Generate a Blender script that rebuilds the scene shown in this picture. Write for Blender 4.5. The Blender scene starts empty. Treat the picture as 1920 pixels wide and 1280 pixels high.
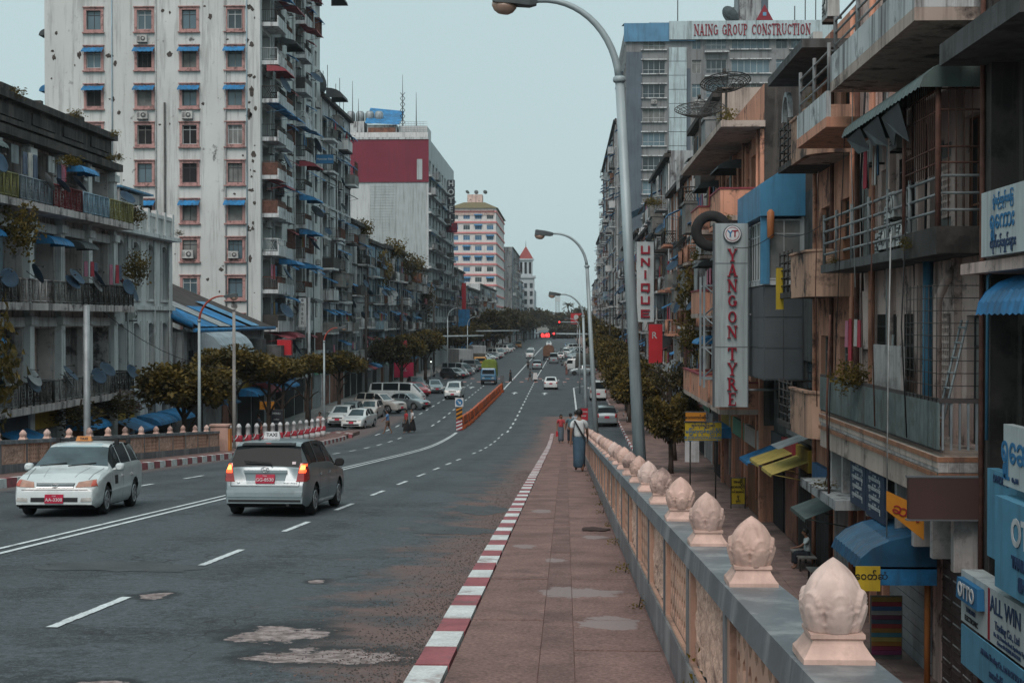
import bpy, bmesh, math, random
from mathutils import Vector, Matrix
from mathutils.bvhtree import BVHTree

SC = bpy.context.scene
COL = SC.collection
R = random.Random(11)
rad = math.radians

# ---------------------------------------------------------------- camera
cam_d = bpy.data.cameras.new('camera')
cam = bpy.data.objects.new('camera', cam_d)
COL.objects.link(cam)
cam_d.sensor_width = 36.0
cam_d.lens = 50.0
cam_d.clip_end = 6000
cam.location = (0, 0, 8.2)
cam.rotation_euler = (rad(90 - 0.86), 0, rad(2.15))
SC.camera = cam

# ---------------------------------------------------------------- sky, sun, exposure
SUN_EL, SUN_AZ = rad(52), rad(188)          # overcast, soft light from behind the camera
world = bpy.data.worlds.new('World')
SC.world = world
world.use_nodes = True
wn, wl = world.node_tree.nodes, world.node_tree.links
wn.clear()
wo = wn.new('ShaderNodeOutputWorld')
sky = wn.new('ShaderNodeTexSky')
sky.sky_type = 'NISHITA'
sky.sun_disc = False
sky.sun_elevation = SUN_EL
sky.sun_rotation = SUN_AZ
sky.air_density = 1.0
sky.dust_density = 6.0
b1 = wn.new('ShaderNodeBackground')
b1.inputs['Strength'].default_value = 0.06
wl.new(sky.outputs[0], b1.inputs['Color'])
b2 = wn.new('ShaderNodeBackground')          # the even cloud deck
cn = wn.new('ShaderNodeTexNoise'); cn.inputs['Scale'].default_value = 1.6; cn.inputs['Detail'].default_value = 3
cr = wn.new('ShaderNodeValToRGB')
cr.color_ramp.elements[0].position = .3; cr.color_ramp.elements[0].color = (.425, .555, .575, 1)
cr.color_ramp.elements[1].position = .75; cr.color_ramp.elements[1].color = (.475, .60, .617, 1)
wl.new(cn.outputs['Fac'], cr.inputs[0]); wl.new(cr.outputs[0], b2.inputs['Color'])
b2.inputs['Strength'].default_value = 1.0
wm = wn.new('ShaderNodeMixShader'); wm.inputs[0].default_value = 0.88
wl.new(b1.outputs[0], wm.inputs[1]); wl.new(b2.outputs[0], wm.inputs[2]); wl.new(wm.outputs[0], wo.inputs[0])

sun_d = bpy.data.lights.new('sun', 'SUN')
sun_d.energy = 1.5
sun_d.angle = rad(36)
sun_d.color = (1.0, .86, .80)
sun = bpy.data.objects.new('sun', sun_d)
COL.objects.link(sun)
_d = Vector((math.sin(SUN_AZ) * math.cos(SUN_EL), math.cos(SUN_AZ) * math.cos(SUN_EL), math.sin(SUN_EL)))
sun.rotation_euler = _d.to_track_quat('Z', 'Y').to_euler()
sun.location = (0, -20, 60)

SC.view_settings.view_transform = 'Standard'
SC.view_settings.look = 'None'
SC.view_settings.exposure = 0.33
SC.view_settings.gamma = 1.0
SC.view_settings.use_curve_mapping = False
SC.render.engine = 'CYCLES'
SC.cycles.max_bounces = 4
SC.cycles.diffuse_bounces = 1
SC.cycles.glossy_bounces = 2
SC.cycles.transmission_bounces = 3
SC.cycles.transparent_max_bounces = 6
SC.cycles.volume_bounces = 1
SC.cycles.use_denoising = True

# ---------------------------------------------------------------- materials
MATS = {}
def mat(name, col, rough=.85, var=.22, scale=1.3, streak=0., mold=0., metal=0., bump=0., spec=.35,
        dirt=(.036, .028, .029), emit=None, moldscale=.55, fine=0., coat=0., edge=.05, mold_lo=.52, mold2=0., spots=(), spotcol=(.27, .23, .225)):
    """procedural surface: colour, cloudy variation, rain streaks and mould patches, all in world space"""
    if name in MATS: return MATS[name]
    m = bpy.data.materials.new(name); m.use_nodes = True
    N, L = m.node_tree.nodes, m.node_tree.links
    bs = N['Principled BSDF']
    bs.inputs['Roughness'].default_value = rough
    bs.inputs['Metallic'].default_value = metal
    bs.inputs['Specular IOR Level'].default_value = spec
    if coat: bs.inputs['Coat Weight'].default_value = coat; bs.inputs['Coat Roughness'].default_value = .08
    MATS[name] = m
    c = (col[0], col[1], col[2], 1)
    if emit:
        bs.inputs['Emission Color'].default_value = c; bs.inputs['Emission Strength'].default_value = emit
    if not (var or streak or mold or bump or fine):
        bs.inputs['Base Color'].default_value = c
        return m
    g = N.new('ShaderNodeNewGeometry')
    pos = g.outputs['Position']
    def noise(sc, det=4, rough_=.55, vec=None):
        n = N.new('ShaderNodeTexNoise'); n.inputs['Scale'].default_value = sc
        n.inputs['Detail'].default_value = det; n.inputs['Roughness'].default_value = rough_
        L.new(vec or pos, n.inputs['Vector']); return n.outputs['Fac']
    def ramp(src, lo, hi, a=0., b=1.):
        n = N.new('ShaderNodeMapRange'); n.inputs['From Min'].default_value = lo; n.inputs['From Max'].default_value = hi
        n.inputs['To Min'].default_value = a; n.inputs['To Max'].default_value = b
        L.new(src, n.inputs['Value']); return n.outputs[0]
    def mix(fac, a, b, mode='MIX'):
        n = N.new('ShaderNodeMix'); n.data_type = 'RGBA'; n.blend_type = mode
        if isinstance(fac, float): n.inputs[0].default_value = fac
        else: L.new(fac, n.inputs[0])
        for v, i in ((a, 6), (b, 7)):
            if isinstance(v, tuple): n.inputs[i].default_value = v
            else: L.new(v, n.inputs[i])
        return n.outputs[2]
    cur = c
    if var:
        f = ramp(noise(scale, 5), .3, .7, 0., 1.)
        lo = tuple(max(0, x * (1 - var)) for x in col) + (1,)
        hi = tuple(x * (1 + var) for x in col) + (1,)
        cur = mix(f, lo, hi)
    if fine:
        f = ramp(noise(38., 3, .7), .3, .7, 1 - fine, 1 + fine)
        n = N.new('ShaderNodeVectorMath'); n.operation = 'SCALE'
        if isinstance(cur, tuple): n.inputs[0].default_value = cur[:3]
        else: L.new(cur, n.inputs[0])
        L.new(f, n.inputs['Scale']); cur = n.outputs[0]
    if streak:
        mp = N.new('ShaderNodeMapping'); mp.inputs['Scale'].default_value = (2.6, 2.6, .16)
        L.new(pos, mp.inputs['Vector'])
        f = ramp(noise(1., 7, .7, mp.outputs[0]), .49, .63, 0., streak)
        cur = mix(f, cur, (dirt[0] * 1.5, dirt[1] * 1.5, dirt[2] * 1.5, 1))
    if mold:
        f = ramp(noise(moldscale, 9, .68), mold_lo, mold_lo + edge + .03, 0., mold)
        cur = mix(f, cur, dirt + (1,))
    if mold2:
        f = ramp(noise(moldscale * 3.1, 7, .7), .6, .68, 0., mold2)
        cur = mix(f, cur, tuple(x * 1.6 for x in dirt) + (1,))
    if spots:
        dmin = None
        for (cx, cy, rx, ry) in spots:
            a = N.new('ShaderNodeVectorMath'); a.operation = 'SUBTRACT'; L.new(pos, a.inputs[0]); a.inputs[1].default_value = (cx, cy, 0)
            q = N.new('ShaderNodeVectorMath'); q.operation = 'MULTIPLY'; L.new(a.outputs[0], q.inputs[0]); q.inputs[1].default_value = (1 / rx, 1 / ry, 0)
            l = N.new('ShaderNodeVectorMath'); l.operation = 'LENGTH'; L.new(q.outputs[0], l.inputs[0])
            if dmin is None: dmin = l.outputs['Value']
            else:
                mn = N.new('ShaderNodeMath'); mn.operation = 'MINIMUM'; L.new(dmin, mn.inputs[0]); L.new(l.outputs['Value'], mn.inputs[1]); dmin = mn.outputs[0]
        ad = N.new('ShaderNodeMath'); ad.operation = 'ADD'; L.new(dmin, ad.inputs[0]); L.new(ramp(noise(4., 7, .65), .25, .75, -.5, .5), ad.inputs[1])
        cur = mix(ramp(ad.outputs[0], .82, .92, .8, 0.), cur, spotcol + (1,))
    if isinstance(cur, tuple): bs.inputs['Base Color'].default_value = cur
    else: L.new(cur, bs.inputs['Base Color'])
    if bump:
        b = N.new('ShaderNodeBump'); b.inputs['Strength'].default_value = bump; b.inputs['Distance'].default_value = .02
        L.new(noise(22., 4, .6), b.inputs['Height']); L.new(b.outputs[0], bs.inputs['Normal'])
    return m

def leafmat(name, a, b):
    if name in MATS: return MATS[name]
    m = bpy.data.materials.new(name); m.use_nodes = True
    N, L = m.node_tree.nodes, m.node_tree.links
    bs = N['Principled BSDF']; bs.inputs['Roughness'].default_value = .6; bs.inputs['Specular IOR Level'].default_value = .25
    g = N.new('ShaderNodeNewGeometry'); n = N.new('ShaderNodeTexNoise'); n.inputs['Scale'].default_value = 1.1; n.inputs['Detail'].default_value = 5
    L.new(g.outputs['Position'], n.inputs['Vector'])
    r = N.new('ShaderNodeValToRGB'); r.color_ramp.elements[0].position = .36; r.color_ramp.elements[1].position = .66
    r.color_ramp.elements[0].color = a + (1,); r.color_ramp.elements[1].color = b + (1,)
    L.new(n.outputs['Fac'], r.inputs[0]); L.new(r.outputs[0], bs.inputs['Base Color'])
    t = N.new('ShaderNodeBsdfTranslucent'); L.new(r.outputs[0], t.inputs['Color'])
    mx = N.new('ShaderNodeMixShader'); mx.inputs[0].default_value = .25
    L.new(bs.outputs[0], mx.inputs[1]); L.new(t.outputs[0], mx.inputs[2]); L.new(mx.outputs[0], N['Material Output'].inputs[0])
    MATS[name] = m
    return m

# ---------------------------------------------------------------- object helpers
WM = {}
def _props(o, label=None, cat=None, group=None, kind=None):
    if label: o['label'] = label
    if cat: o['category'] = cat
    if group: o['group'] = group
    if kind: o['kind'] = kind
    return o

def put(name, data, parent=None, mx=None, **kw):
    """link an object whose world matrix is mx, whatever its parent"""
    o = bpy.data.objects.new(name, data)
    COL.objects.link(o)
    mx = mx or Matrix.Identity(4)
    WM[o] = mx
    if parent is not None:
        o.parent = parent
        o.matrix_parent_inverse = WM[parent].inverted()
    o.matrix_basis = mx
    return _props(o, **kw)

def thing(name, label, cat, loc=(0, 0, 0), group=None, rz=0., kind=None):
    o = put(name, None, None, Matrix.Translation(loc) @ Matrix.Rotation(rz, 4, 'Z'), label=label, cat=cat, group=group, kind=kind)
    o.empty_display_size = .3
    return o

def kids(o): return [c for c in CH.get(o, ())]
CH = {}
def copy_tree(root, mx, label=None, group=None):
    r = root.copy(); COL.objects.link(r); r.matrix_basis = mx
    if label: r['label'] = label
    if group: r['group'] = group
    for c in root.children:
        k = c.copy(); COL.objects.link(k); k.parent = r
        for d in c.children:
            q = d.copy(); COL.objects.link(q); q.parent = k
    return r

def T(x, y, z): return Matrix.Translation((x, y, z))
def RZ(a): return Matrix.Rotation(a, 4, 'Z')
def RX(a): return Matrix.Rotation(a, 4, 'X')
def RY(a): return Matrix.Rotation(a, 4, 'Y')
def S3(x, y, z): return Matrix.Diagonal((x, y, z, 1))

class MB:
    def __init__(s): s.v = []; s.f = []; s.m = []; s.s = []
    def add(s, vs, fs, mi=0, sm=False):
        k = len(s.v); s.v.extend([tuple(p) for p in vs])
        for f in fs:
            s.f.append(tuple(i + k for i in f)); s.m.append(mi); s.s.append(sm)
        return s
    def quad(s, a, b, c, d, mi=0): return s.add([a, b, c, d], [(0, 1, 2, 3)], mi)
    def box(s, x0, x1, y0, y1, z0, z1, mi=0, mx=None, top=None):
        t = top or (0, 0)          # top inset
        vs = [(x0, y0, z0), (x1, y0, z0), (x1, y1, z0), (x0, y1, z0),
              (x0 + t[0], y0 + t[1], z1), (x1 - t[0], y0 + t[1], z1), (x1 - t[0], y1 - t[1], z1), (x0 + t[0], y1 - t[1], z1)]
        if mx is not None: vs = [mx @ Vector(p) for p in vs]
        return s.add(vs, [(3, 2, 1, 0), (4, 5, 6, 7), (0, 1, 5, 4), (1, 2, 6, 5), (2, 3, 7, 6), (3, 0, 4, 7)], mi)
    def rings(s, rings, mi=0, sm=True, cap=True, closed=False):
        n = len(rings[0]); k = len(s.v)
        for r in rings: s.v.extend([tuple(p) for p in r])
        m = len(rings)
        for i in range(m if closed else m - 1):
            for j in range(n):
                a = k + i * n + j; b = k + i * n + (j + 1) % n
                i2 = (i + 1) % m
                s.f.append((a, b, k + i2 * n + (j + 1) % n, k + i2 * n + j)); s.m.append(mi); s.s.append(sm)
        if cap and not closed:
            s.f.append(tuple(k + j for j in reversed(range(n)))); s.m.append(mi); s.s.append(False)
            s.f.append(tuple(k + (m - 1) * n + j for j in range(n))); s.m.append(mi); s.s.append(False)
        return s
    def tube(s, pts, r, n=6, mi=0, cap=True):
        pts = [Vector(p) for p in pts]; rr = r if isinstance(r, (list, tuple)) else [r] * len(pts)
        rings = []; up = Vector((0, 0, 1)); u = None
        for i, p in enumerate(pts):
            d = (pts[min(i + 1, len(pts) - 1)] - pts[max(i - 1, 0)])
            d = d.normalized() if d.length > 1e-9 else up
            if u is None:
                u = d.cross(up) if abs(d.z) < .95 else d.cross(Vector((1, 0, 0)))
            u = (u - d * u.dot(d)).normalized(); w = d.cross(u)
            rings.append([p + (u * math.cos(a) + w * math.sin(a)) * rr[i] for a in [2 * math.pi * j / n for j in range(n)]])
        return s.rings(rings, mi, True, cap)
    def lathe(s, prof, n=16, mx=None, mi=0, cap=True):
        rings = []
        for r, z in prof:
            ring = [Vector((r * math.cos(2 * math.pi * j / n), r * math.sin(2 * math.pi * j / n), z)) for j in range(n)]
            rings.append([mx @ p for p in ring] if mx is not None else ring)
        return s.rings(rings, mi, True, cap)
    def prism(s, pts, y0, y1, mi=0, mx=None):
        """polygon in x,z pushed from y0 to y1"""
        n = len(pts); vs = [(x, y0, z) for x, z in pts] + [(x, y1, z) for x, z in pts]
        if mx is not None: vs = [mx @ Vector(p) for p in vs]
        fs = [tuple(range(n)), tuple(reversed(range(n, 2 * n)))]
        fs += [(i + n, (i + 1) % n + n, (i + 1) % n, i) for i in range(n)]
        return s.add(vs, fs, mi)
    def mesh(s, name, mats):
        me = bpy.data.meshes.new(name)
        me.from_pydata(s.v, [], s.f)
        for m in (mats if isinstance(mats, (list, tuple)) else [mats]): me.materials.append(m)
        me.polygons.foreach_set('material_index', s.m)
        me.polygons.foreach_set('use_smooth', s.s)
        me.update()
        return me
    def build(s, name, mats, parent=None, mx=None, **kw):
        return put(name, s.mesh(name, mats), parent, mx, **kw)

CACHE = {}
def cached(key, fn):
    if key not in CACHE: CACHE[key] = fn()
    return CACHE[key]

def text(name, s, m, parent, mx, size=1., extrude=.01, align='CENTER', sx=1., bold=0., spacing=1., line=1.):
    cu = bpy.data.curves.new(name, 'FONT')
    cu.body = s; cu.size = size; cu.extrude = extrude; cu.align_x = align; cu.align_y = 'CENTER'
    cu.offset = bold; cu.space_character = spacing; cu.space_line = line; cu.resolution_u = 3
    cu.materials.append(m)
    tmp = bpy.data.objects.new('tmp', cu)
    me = bpy.data.meshes.new_from_object(tmp)
    bpy.data.objects.remove(tmp)
    me.name = name
    return put(name, me, parent, mx @ S3(sx, 1, 1))

# mesh lettering with slab serifs: strokes in a unit-high box
def _st(x0, y0, x1, y1, t): return ('l', x0, y0, x1, y1, t)
SERIF = {
 'Y': (.86, [_st(.13, .97, .43, .45, .16), _st(.74, .97, .45, .45, .09), _st(.43, 0, .43, .48, .17), ('b', 0, .3, .93, 1), ('b', .6, .88, .93, 1), ('b', .23, .63, 0, .07)]),
 'A': (.9, [_st(.14, .02, .45, 1, .09), _st(.45, 1, .74, .02, .17), ('b', .25, .64, .29, .38), ('b', 0, .28, 0, .07), ('b', .56, .92, 0, .07)]),
 'N': (.9, [_st(.16, 0, .16, 1, .09), _st(.74, 0, .74, 1, .09), _st(.16, .95, .74, .05, .17), ('b', 0, .24, .93, 1), ('b', .02, .32, 0, .07), ('b', .58, .9, .93, 1)]),
 'G': (.88, [('a', .44, .5, .36, .44, 40, 330, .16), ('b', .52, .86, .42, .5), _st(.73, .1, .73, .46, .15)]),
 'O': (.9, [('a', .45, .5, .37, .44, 0, 360, .16)]),
 'C': (.84, [('a', .44, .5, .36, .44, 42, 318, .16), _st(.74, .7, .74, .92, .07)]),
 'T': (.8, [_st(.4, 0, .4, 1, .17), ('b', .02, .78, .91, 1), _st(.05, .72, .05, .97, .07), _st(.75, .72, .75, .97, .07), ('b', .22, .58, 0, .07)]),
 'R': (.88, [_st(.2, 0, .2, 1, .17), ('a', .4, .74, .28, .22, -90, 90, .13), ('b', .2, .42, .91, 1), ('b', .2, .42, .48, .57), _st(.44, .5, .74, .04, .16), ('b', 0, .38, 0, .07), ('b', .62, .92, 0, .07), ('b', 0, .2, .93, 1)]),
 'E': (.78, [_st(.2, 0, .2, 1, .17), ('b', .05, .7, .92, 1), ('b', .05, .72, 0, .08), ('b', .2, .5, .46, .54), _st(.68, .72, .68, .98, .06), _st(.7, .02, .7, .28, .06)]),
 'I': (.5, [_st(.24, 0, .24, 1, .17), ('b', .06, .42, .93, 1), ('b', .06, .42, 0, .07)]),
 'U': (.9, [('a', .45, .36, .3, .32, 180, 360, .14), _st(.16, .34, .16, 1, .16), _st(.74, .34, .74, 1, .09), ('b', .02, .32, .93, 1), ('b', .6, .88, .93, 1)]),
 'P': (.8, [_st(.2, 0, .2, 1, .17), ('a', .4, .73, .29, .23, -90, 90, .14), ('b', .2, .42, .91, 1), ('b', .2, .42, .46, .55), ('b', .02, .4, 0, .07), ('b', .02, .2, .93, 1)]),
 'S': (.68, [('a', .33, .73, .24, .22, 20, 270, .13), ('a', .33, .27, .26, .22, -160, 90, .14), _st(.57, .72, .57, .95, .06), _st(.08, .05, .08, .3, .06)]),
}
def serif_glyph(ch, d):
    mb = MB(); w, els = SERIF[ch]; k = 0
    for e in els:
        k += 1; y0, y1 = 0, d + k * .0012
        if e[0] == 'b': mb.box(e[1], e[2], -y1, y0, e[3], e[4])
        elif e[0] == 'l':
            a, b = Vector((e[1], e[2])), Vector((e[3], e[4])); dd = (b - a).normalized()
            t = e[5] / 2
            nx = Vector((t / max(.35, abs(dd.y)), 0)) if abs(dd.y) > .3 else Vector((0, t))
            p = [a - nx, a + nx, b + nx, b - nx]
            if (p[1] - p[0]).cross(p[2] - p[1]) < 0: p.reverse()
            mb.prism([(q.x, q.y) for q in p], -y1, y0)
        else:
            _, cx, cy, rx, ry, a0, a1, t = e; n = 16
            for i in range(n):
                A, B = rad(a0 + (a1 - a0) * i / n), rad(a0 + (a1 - a0) * (i + 1) / n)
                def pt(an, o):
                    tt = t * (.5 + .5 * abs(math.cos(an)))
                    return (cx + (rx - (tt if o else 0)) * math.cos(an) , cy + (ry - (tt * .9 if o else 0)) * math.sin(an))
                mb.prism([pt(A, 0), pt(B, 0), pt(B, 1), pt(A, 1)], -y1, y0)
    return mb

def dz(y):
    """height of the bridge road surface above the street"""
    s = -.067; y1, L = 70., 51.
    if y <= y1: return 6.4 + s * y
    if y >= y1 + L: return 0.
    t = y - y1
    return 6.4 + s * y1 + s * t * (1 - t / (2 * L))
def ds(y): return (dz(y + .5) - dz(y - .5))
# ================================================================ ground, street and bridge ramp
ONES = ['first', 'second', 'third', 'fourth', 'fifth', 'sixth', 'seventh', 'eighth', 'ninth', 'tenth', 'eleventh', 'twelfth', 'thirteenth',
        'fourteenth', 'fifteenth', 'sixteenth', 'seventeenth', 'eighteenth', 'nineteenth', 'twentieth']
def nth(i):
    if i < 20: return ONES[i]
    t = ['twenty', 'thirty', 'forty', 'fifty'][(i + 1) // 10 - 2]
    k = (i + 1) % 10
    return (t[:-1] + 'ieth') if k == 0 else t + '-' + ONES[k - 1]

def asphalt_mat(name, base, dust_x=None, spots=()):
    m = bpy.data.materials.new(name); m.use_nodes = True
    N, L = m.node_tree.nodes, m.node_tree.links
    bs = N['Principled BSDF']; bs.inputs['Specular IOR Level'].default_value = .4
    g = N.new('ShaderNodeNewGeometry'); pos = g.outputs['Position']
    def noise(sc, det, vec=None, r=.6):
        n = N.new('ShaderNodeTexNoise'); n.inputs['Scale'].default_value = sc; n.inputs['Detail'].default_value = det
        n.inputs['Roughness'].default_value = r; L.new(vec or pos, n.inputs['Vector']); return n.outputs['Fac']
    def mr(s, a, b, c=0., d=1.):
        n = N.new('ShaderNodeMapRange'); n.inputs[1].default_value = a; n.inputs[2].default_value = b; n.inputs[3].default_value = c; n.inputs[4].default_value = d
        L.new(s, n.inputs[0]); return n.outputs[0]
    def mix(f, a, b):
        n = N.new('ShaderNodeMix'); n.data_type = 'RGBA'
        L.new(f, n.inputs[0]) if not isinstance(f, float) else setattr(n.inputs[0], 'default_value', f)
        for v, i in ((a, 6), (b, 7)):
            if isinstance(v, tuple): n.inputs[i].default_value = v
            else: L.new(v, n.inputs[i])
        return n.outputs[2]
    def math_(op, a, b):
        n = N.new('ShaderNodeMath'); n.operation = op
        for v, i in ((a, 0), (b, 1)):
            if isinstance(v, (int, float)): n.inputs[i].default_value = v
            else: L.new(v, n.inputs[i])
        return n.outputs[0]
    mp = N.new('ShaderNodeMapping'); mp.inputs['Scale'].default_value = (.5, .12, .5); L.new(pos, mp.inputs['Vector'])
    big = noise(1., 5, mp.outputs[0])
    lo = tuple(c * .5 for c in base) + (1,); hi = tuple(c * 1.45 for c in base) + (1,)
    cur = mix(mr(big, .35, .65), lo, hi)
    patch = noise(.45, 6, None, .5)
    cur = mix(mr(patch, .52, .545, 0., .72), cur, (base[0] * .45, base[1] * .43, base[2] * .42, 1))
    gr = noise(7., 9, None, .82)
    cur = mix(mr(gr, .38, .5, .9, 0.), cur, tuple(c * .42 for c in base) + (1,))
    cur = mix(mr(gr, .51, .64, 0., .75), cur, tuple(c * 1.75 for c in base) + (1,))
    g2 = noise(17., 6, None, .85)
    cur = mix(mr(g2, .40, .5, .8, 0.), cur, tuple(c * .35 for c in base) + (1,))
    cur = mix(mr(g2, .54, .64, 0., .8), cur, tuple(c * 2.2 for c in base) + (1,))
    sp = noise(42., 2, None, .8)
    cur = mix(mr(sp, .56, .68, 0., .8), cur, tuple(c * 2.3 for c in base) + (1,))
    sp2 = noise(26., 2, None, .8)
    cur = mix(mr(sp2, .56, .68, 0., .6), cur, tuple(c * .4 for c in base) + (1,))
    cr1 = N.new('ShaderNodeTexVoronoi'); cr1.feature = 'DISTANCE_TO_EDGE'; cr1.inputs['Scale'].default_value = .5
    wob = N.new('ShaderNodeVectorMath'); wob.operation = 'ADD'
    nn = N.new('ShaderNodeTexNoise'); nn.inputs['Scale'].default_value = 1.5; L.new(pos, nn.inputs['Vector'])
    L.new(pos, wob.inputs[0]); L.new(nn.outputs['Color'], wob.inputs[1]); L.new(wob.outputs[0], cr1.inputs['Vector'])
    if dust_x is not None:
        sx0 = N.new('ShaderNodeSeparateXYZ'); L.new(pos, sx0.inputs[0])
        ph = math_('MULTIPLY', math_('ADD', sx0.outputs[0], mr(noise(.35, 2), 0., 1., -.25, .25)), 3.927)
        tr = math_('MULTIPLY', mr(math_('SINE', ph, 0.), -1., 1., 0., 1.), mr(noise(.25, 4), .35, .65, .1, .55))
        cur = mix(tr, cur, (base[0] * 1.35, base[1] * 1.33, base[2] * 1.3, 1))
        oil = math_('MULTIPLY', mr(math_('SINE', ph, 0.), -1., -.75, .5, 0.), mr(noise(2.2, 5), .5, .66, 0., 1.))
        cur = mix(oil, cur, (base[0] * .35, base[1] * .35, base[2] * .36, 1))
    crk = math_('MULTIPLY', mr(cr1.outputs['Distance'], .004, .012, 1., 0.), mr(noise(.3, 2), .5, .6, 0., .8))
    cur = mix(crk, cur, (.015, .014, .014, 1))
    if dust_x is not None:
        sx = N.new('ShaderNodeSeparateXYZ'); L.new(pos, sx.inputs[0])
        d = math_('SUBTRACT', dust_x, sx.outputs[0])                         # metres from the kerb
        d = math_('ADD', d, mr(noise(1.3, 6), .3, .7, -.9, .9))
        cur = mix(mr(d, .25, 1.35, .92, 0.), cur, (.165, .105, .092, 1))
        d2 = math_('SUBTRACT', sx.outputs[0], -14.)
        cur = mix(mr(d2, .2, .9, .6, 0.), cur, (.17, .12, .11, 1))
    if spots:
        wob2 = mr(noise(3.2, 7, None, .65), .25, .75, -.62, .62); dmin = None
        for (cx, cy, rx, ry) in spots:
            a = N.new('ShaderNodeVectorMath'); a.operation = 'SUBTRACT'; L.new(pos, a.inputs[0]); a.inputs[1].default_value = (cx, cy, 0)
            c = N.new('ShaderNodeVectorMath'); c.operation = 'MULTIPLY'; L.new(a.outputs[0], c.inputs[0]); c.inputs[1].default_value = (1 / rx, 1 / ry, 0)
            l = N.new('ShaderNodeVectorMath'); l.operation = 'LENGTH'; L.new(c.outputs[0], l.inputs[0])
            dmin = l.outputs['Value'] if dmin is None else math_('MINIMUM', dmin, l.outputs['Value'])
        dd = math_('ADD', dmin, wob2)
        cur = mix(mr(dd, 1.05, 1.7, .85, 0.), cur, tuple(c * .22 for c in base) + (1,))
        bed = mix(mr(noise(9., 6, None, .7), .42, .62), (.15, .115, .11, 1), (.40, .335, .33, 1))
        cur = mix(mr(dd, .78, .86, 1., 0.), cur, bed)
    L.new(cur, bs.inputs['Base Color'])
    L.new(mr(big, .3, .7, .62, .8), bs.inputs['Roughness'])
    b = N.new('ShaderNodeBump'); b.inputs['Strength'].default_value = .8; b.inputs['Distance'].default_value = .02
    L.new(noise(34., 3, None, .7), b.inputs['Height']); L.new(b.outputs[0], bs.inputs['Normal'])
    return m

ASPH = asphalt_mat('asphalt_bridge', (.06, .073, .083), -.98, [(-2.35, 11.7, .40, .5), (-1.75, 10.7, .62, .34), (-4.1, 13.95, .16, .3), (-2.7, 15.4, .12, .2), (-3.1, 9.4, .2, .2)])
ASPH2 = asphalt_mat('asphalt_street', (.06, .075, .087))
M_EARTH = mat('earth', (.13, .11, .09), .95, .3, .2)
M_PAVE = mat('paving_concrete', (.192, .118, .106), .88, .3, 1.4, mold=.4, bump=.6, fine=.45, spots=[(.12, 13.0, .4, .42), (.32, 11.1, .25, .4), (-.12, 15.9, .13, .25), (-.5, 17.5, .16, .3), (.4, 19., .2, .3), (-.4, 24, .2, .5)], moldscale=.9, mold_lo=.58)
M_PAVE2 = mat('paving_concrete_dark', (.168, .104, .094), .88, .32, 1.7, mold=.4, bump=.6, fine=.45, spots=[(.12, 13.0, .4, .42), (.32, 11.1, .25, .4), (-.12, 15.9, .13, .25), (-.5, 17.5, .16, .3), (.4, 19., .2, .3), (-.4, 24, .2, .5)], moldscale=1.1, mold_lo=.56)
M_PAVEL = mat('paving_mortar', (.255, .21, .205), .85, .25, 3., fine=.3, mold=.5, moldscale=3., dirt=(.17, .13, .12))
M_JOINT = mat('paving_joint', (.16, .098, .088), .95, .3, 3.)
M_BRICKP = mat('brick_paving', (.22, .15, .135), .9, .3, 1.2, mold=.4, bump=.4, fine=.2)
M_KW = mat('kerb_white', (.58, .61, .61), .75, .2, 3.5, mold=.75, fine=.2, moldscale=1.6, dirt=(.22, .15, .14), mold_lo=.55)
M_KR = mat('kerb_red', (.29, .092, .105), .75, .25, 3.5, mold=.75, fine=.18, moldscale=1.6, dirt=(.16, .1, .1), mold_lo=.55)
M_LINE = mat('road_paint', (.60, .66, .68), .7, .16, 3., mold=.7, fine=.28, moldscale=2.2, dirt=(.13, .14, .15), mold_lo=.56)
M_PINK = mat('road_paint_pink', (.50, .27, .25), .75, .2, 3.)
M_CONC = mat('concrete', (.30, .30, .29), .9, .25, .8, streak=.6, mold=.4)
M_RAILG = mat('railing_grey_paint', (.105, .122, .137), .45, .2, 2.2, streak=.4, mold=.5, moldscale=2.6, spec=.7, fine=.12, mold_lo=.6, dirt=(.3, .31, .31), edge=.02)
M_PEACH = mat('railing_peach', (.56, .335, .25), .85, .16, 2.2, streak=.45, mold=.5, bump=.3, moldscale=1.7, mold_lo=.57)
M_STUC = mat('railing_stucco', (.52, .34, .27), .95, .24, 5., mold=.5, bump=1.0, moldscale=4.5, mold_lo=.56, fine=.3)
M_LOTUS2 = mat('lotus_plaster_dirty', (.50, .35, .305), .75, .25, 7., streak=.7, mold=.75, mold2=.5, bump=.25, moldscale=2.6, dirt=(.16, .11, .1), mold_lo=.51)
M_LOTUS3 = mat('lotus_plaster_pale', (.62, .47, .42), .7, .18, 8., streak=.4, mold=.5, mold2=.3, bump=.2, moldscale=3., dirt=(.22, .15, .13), mold_lo=.56)
M_LOTUS = mat('lotus_plaster', (.58, .395, .335), .7, .2, 9., streak=.5, mold=.65, mold2=.35, bump=.15, moldscale=2.3, dirt=(.2, .13, .11), mold_lo=.54)

# ground reaching the horizon
MB().quad((-3000, -400, -.03), (3000, -400, -.03), (3000, 5000, -.03), (-3000, 5000, -.03)).build('ground', M_EARTH, kind='structure')
mb = MB()
ys = [-40 + 20 * i for i in range(60)]
for a, b in zip(ys, ys[1:]): mb.quad((-19.5, a, 0), (4.3, a, 0), (4.3, b, 0), (-19.5, b, 0))
mb.build('street_road', ASPH2, kind='structure')

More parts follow.
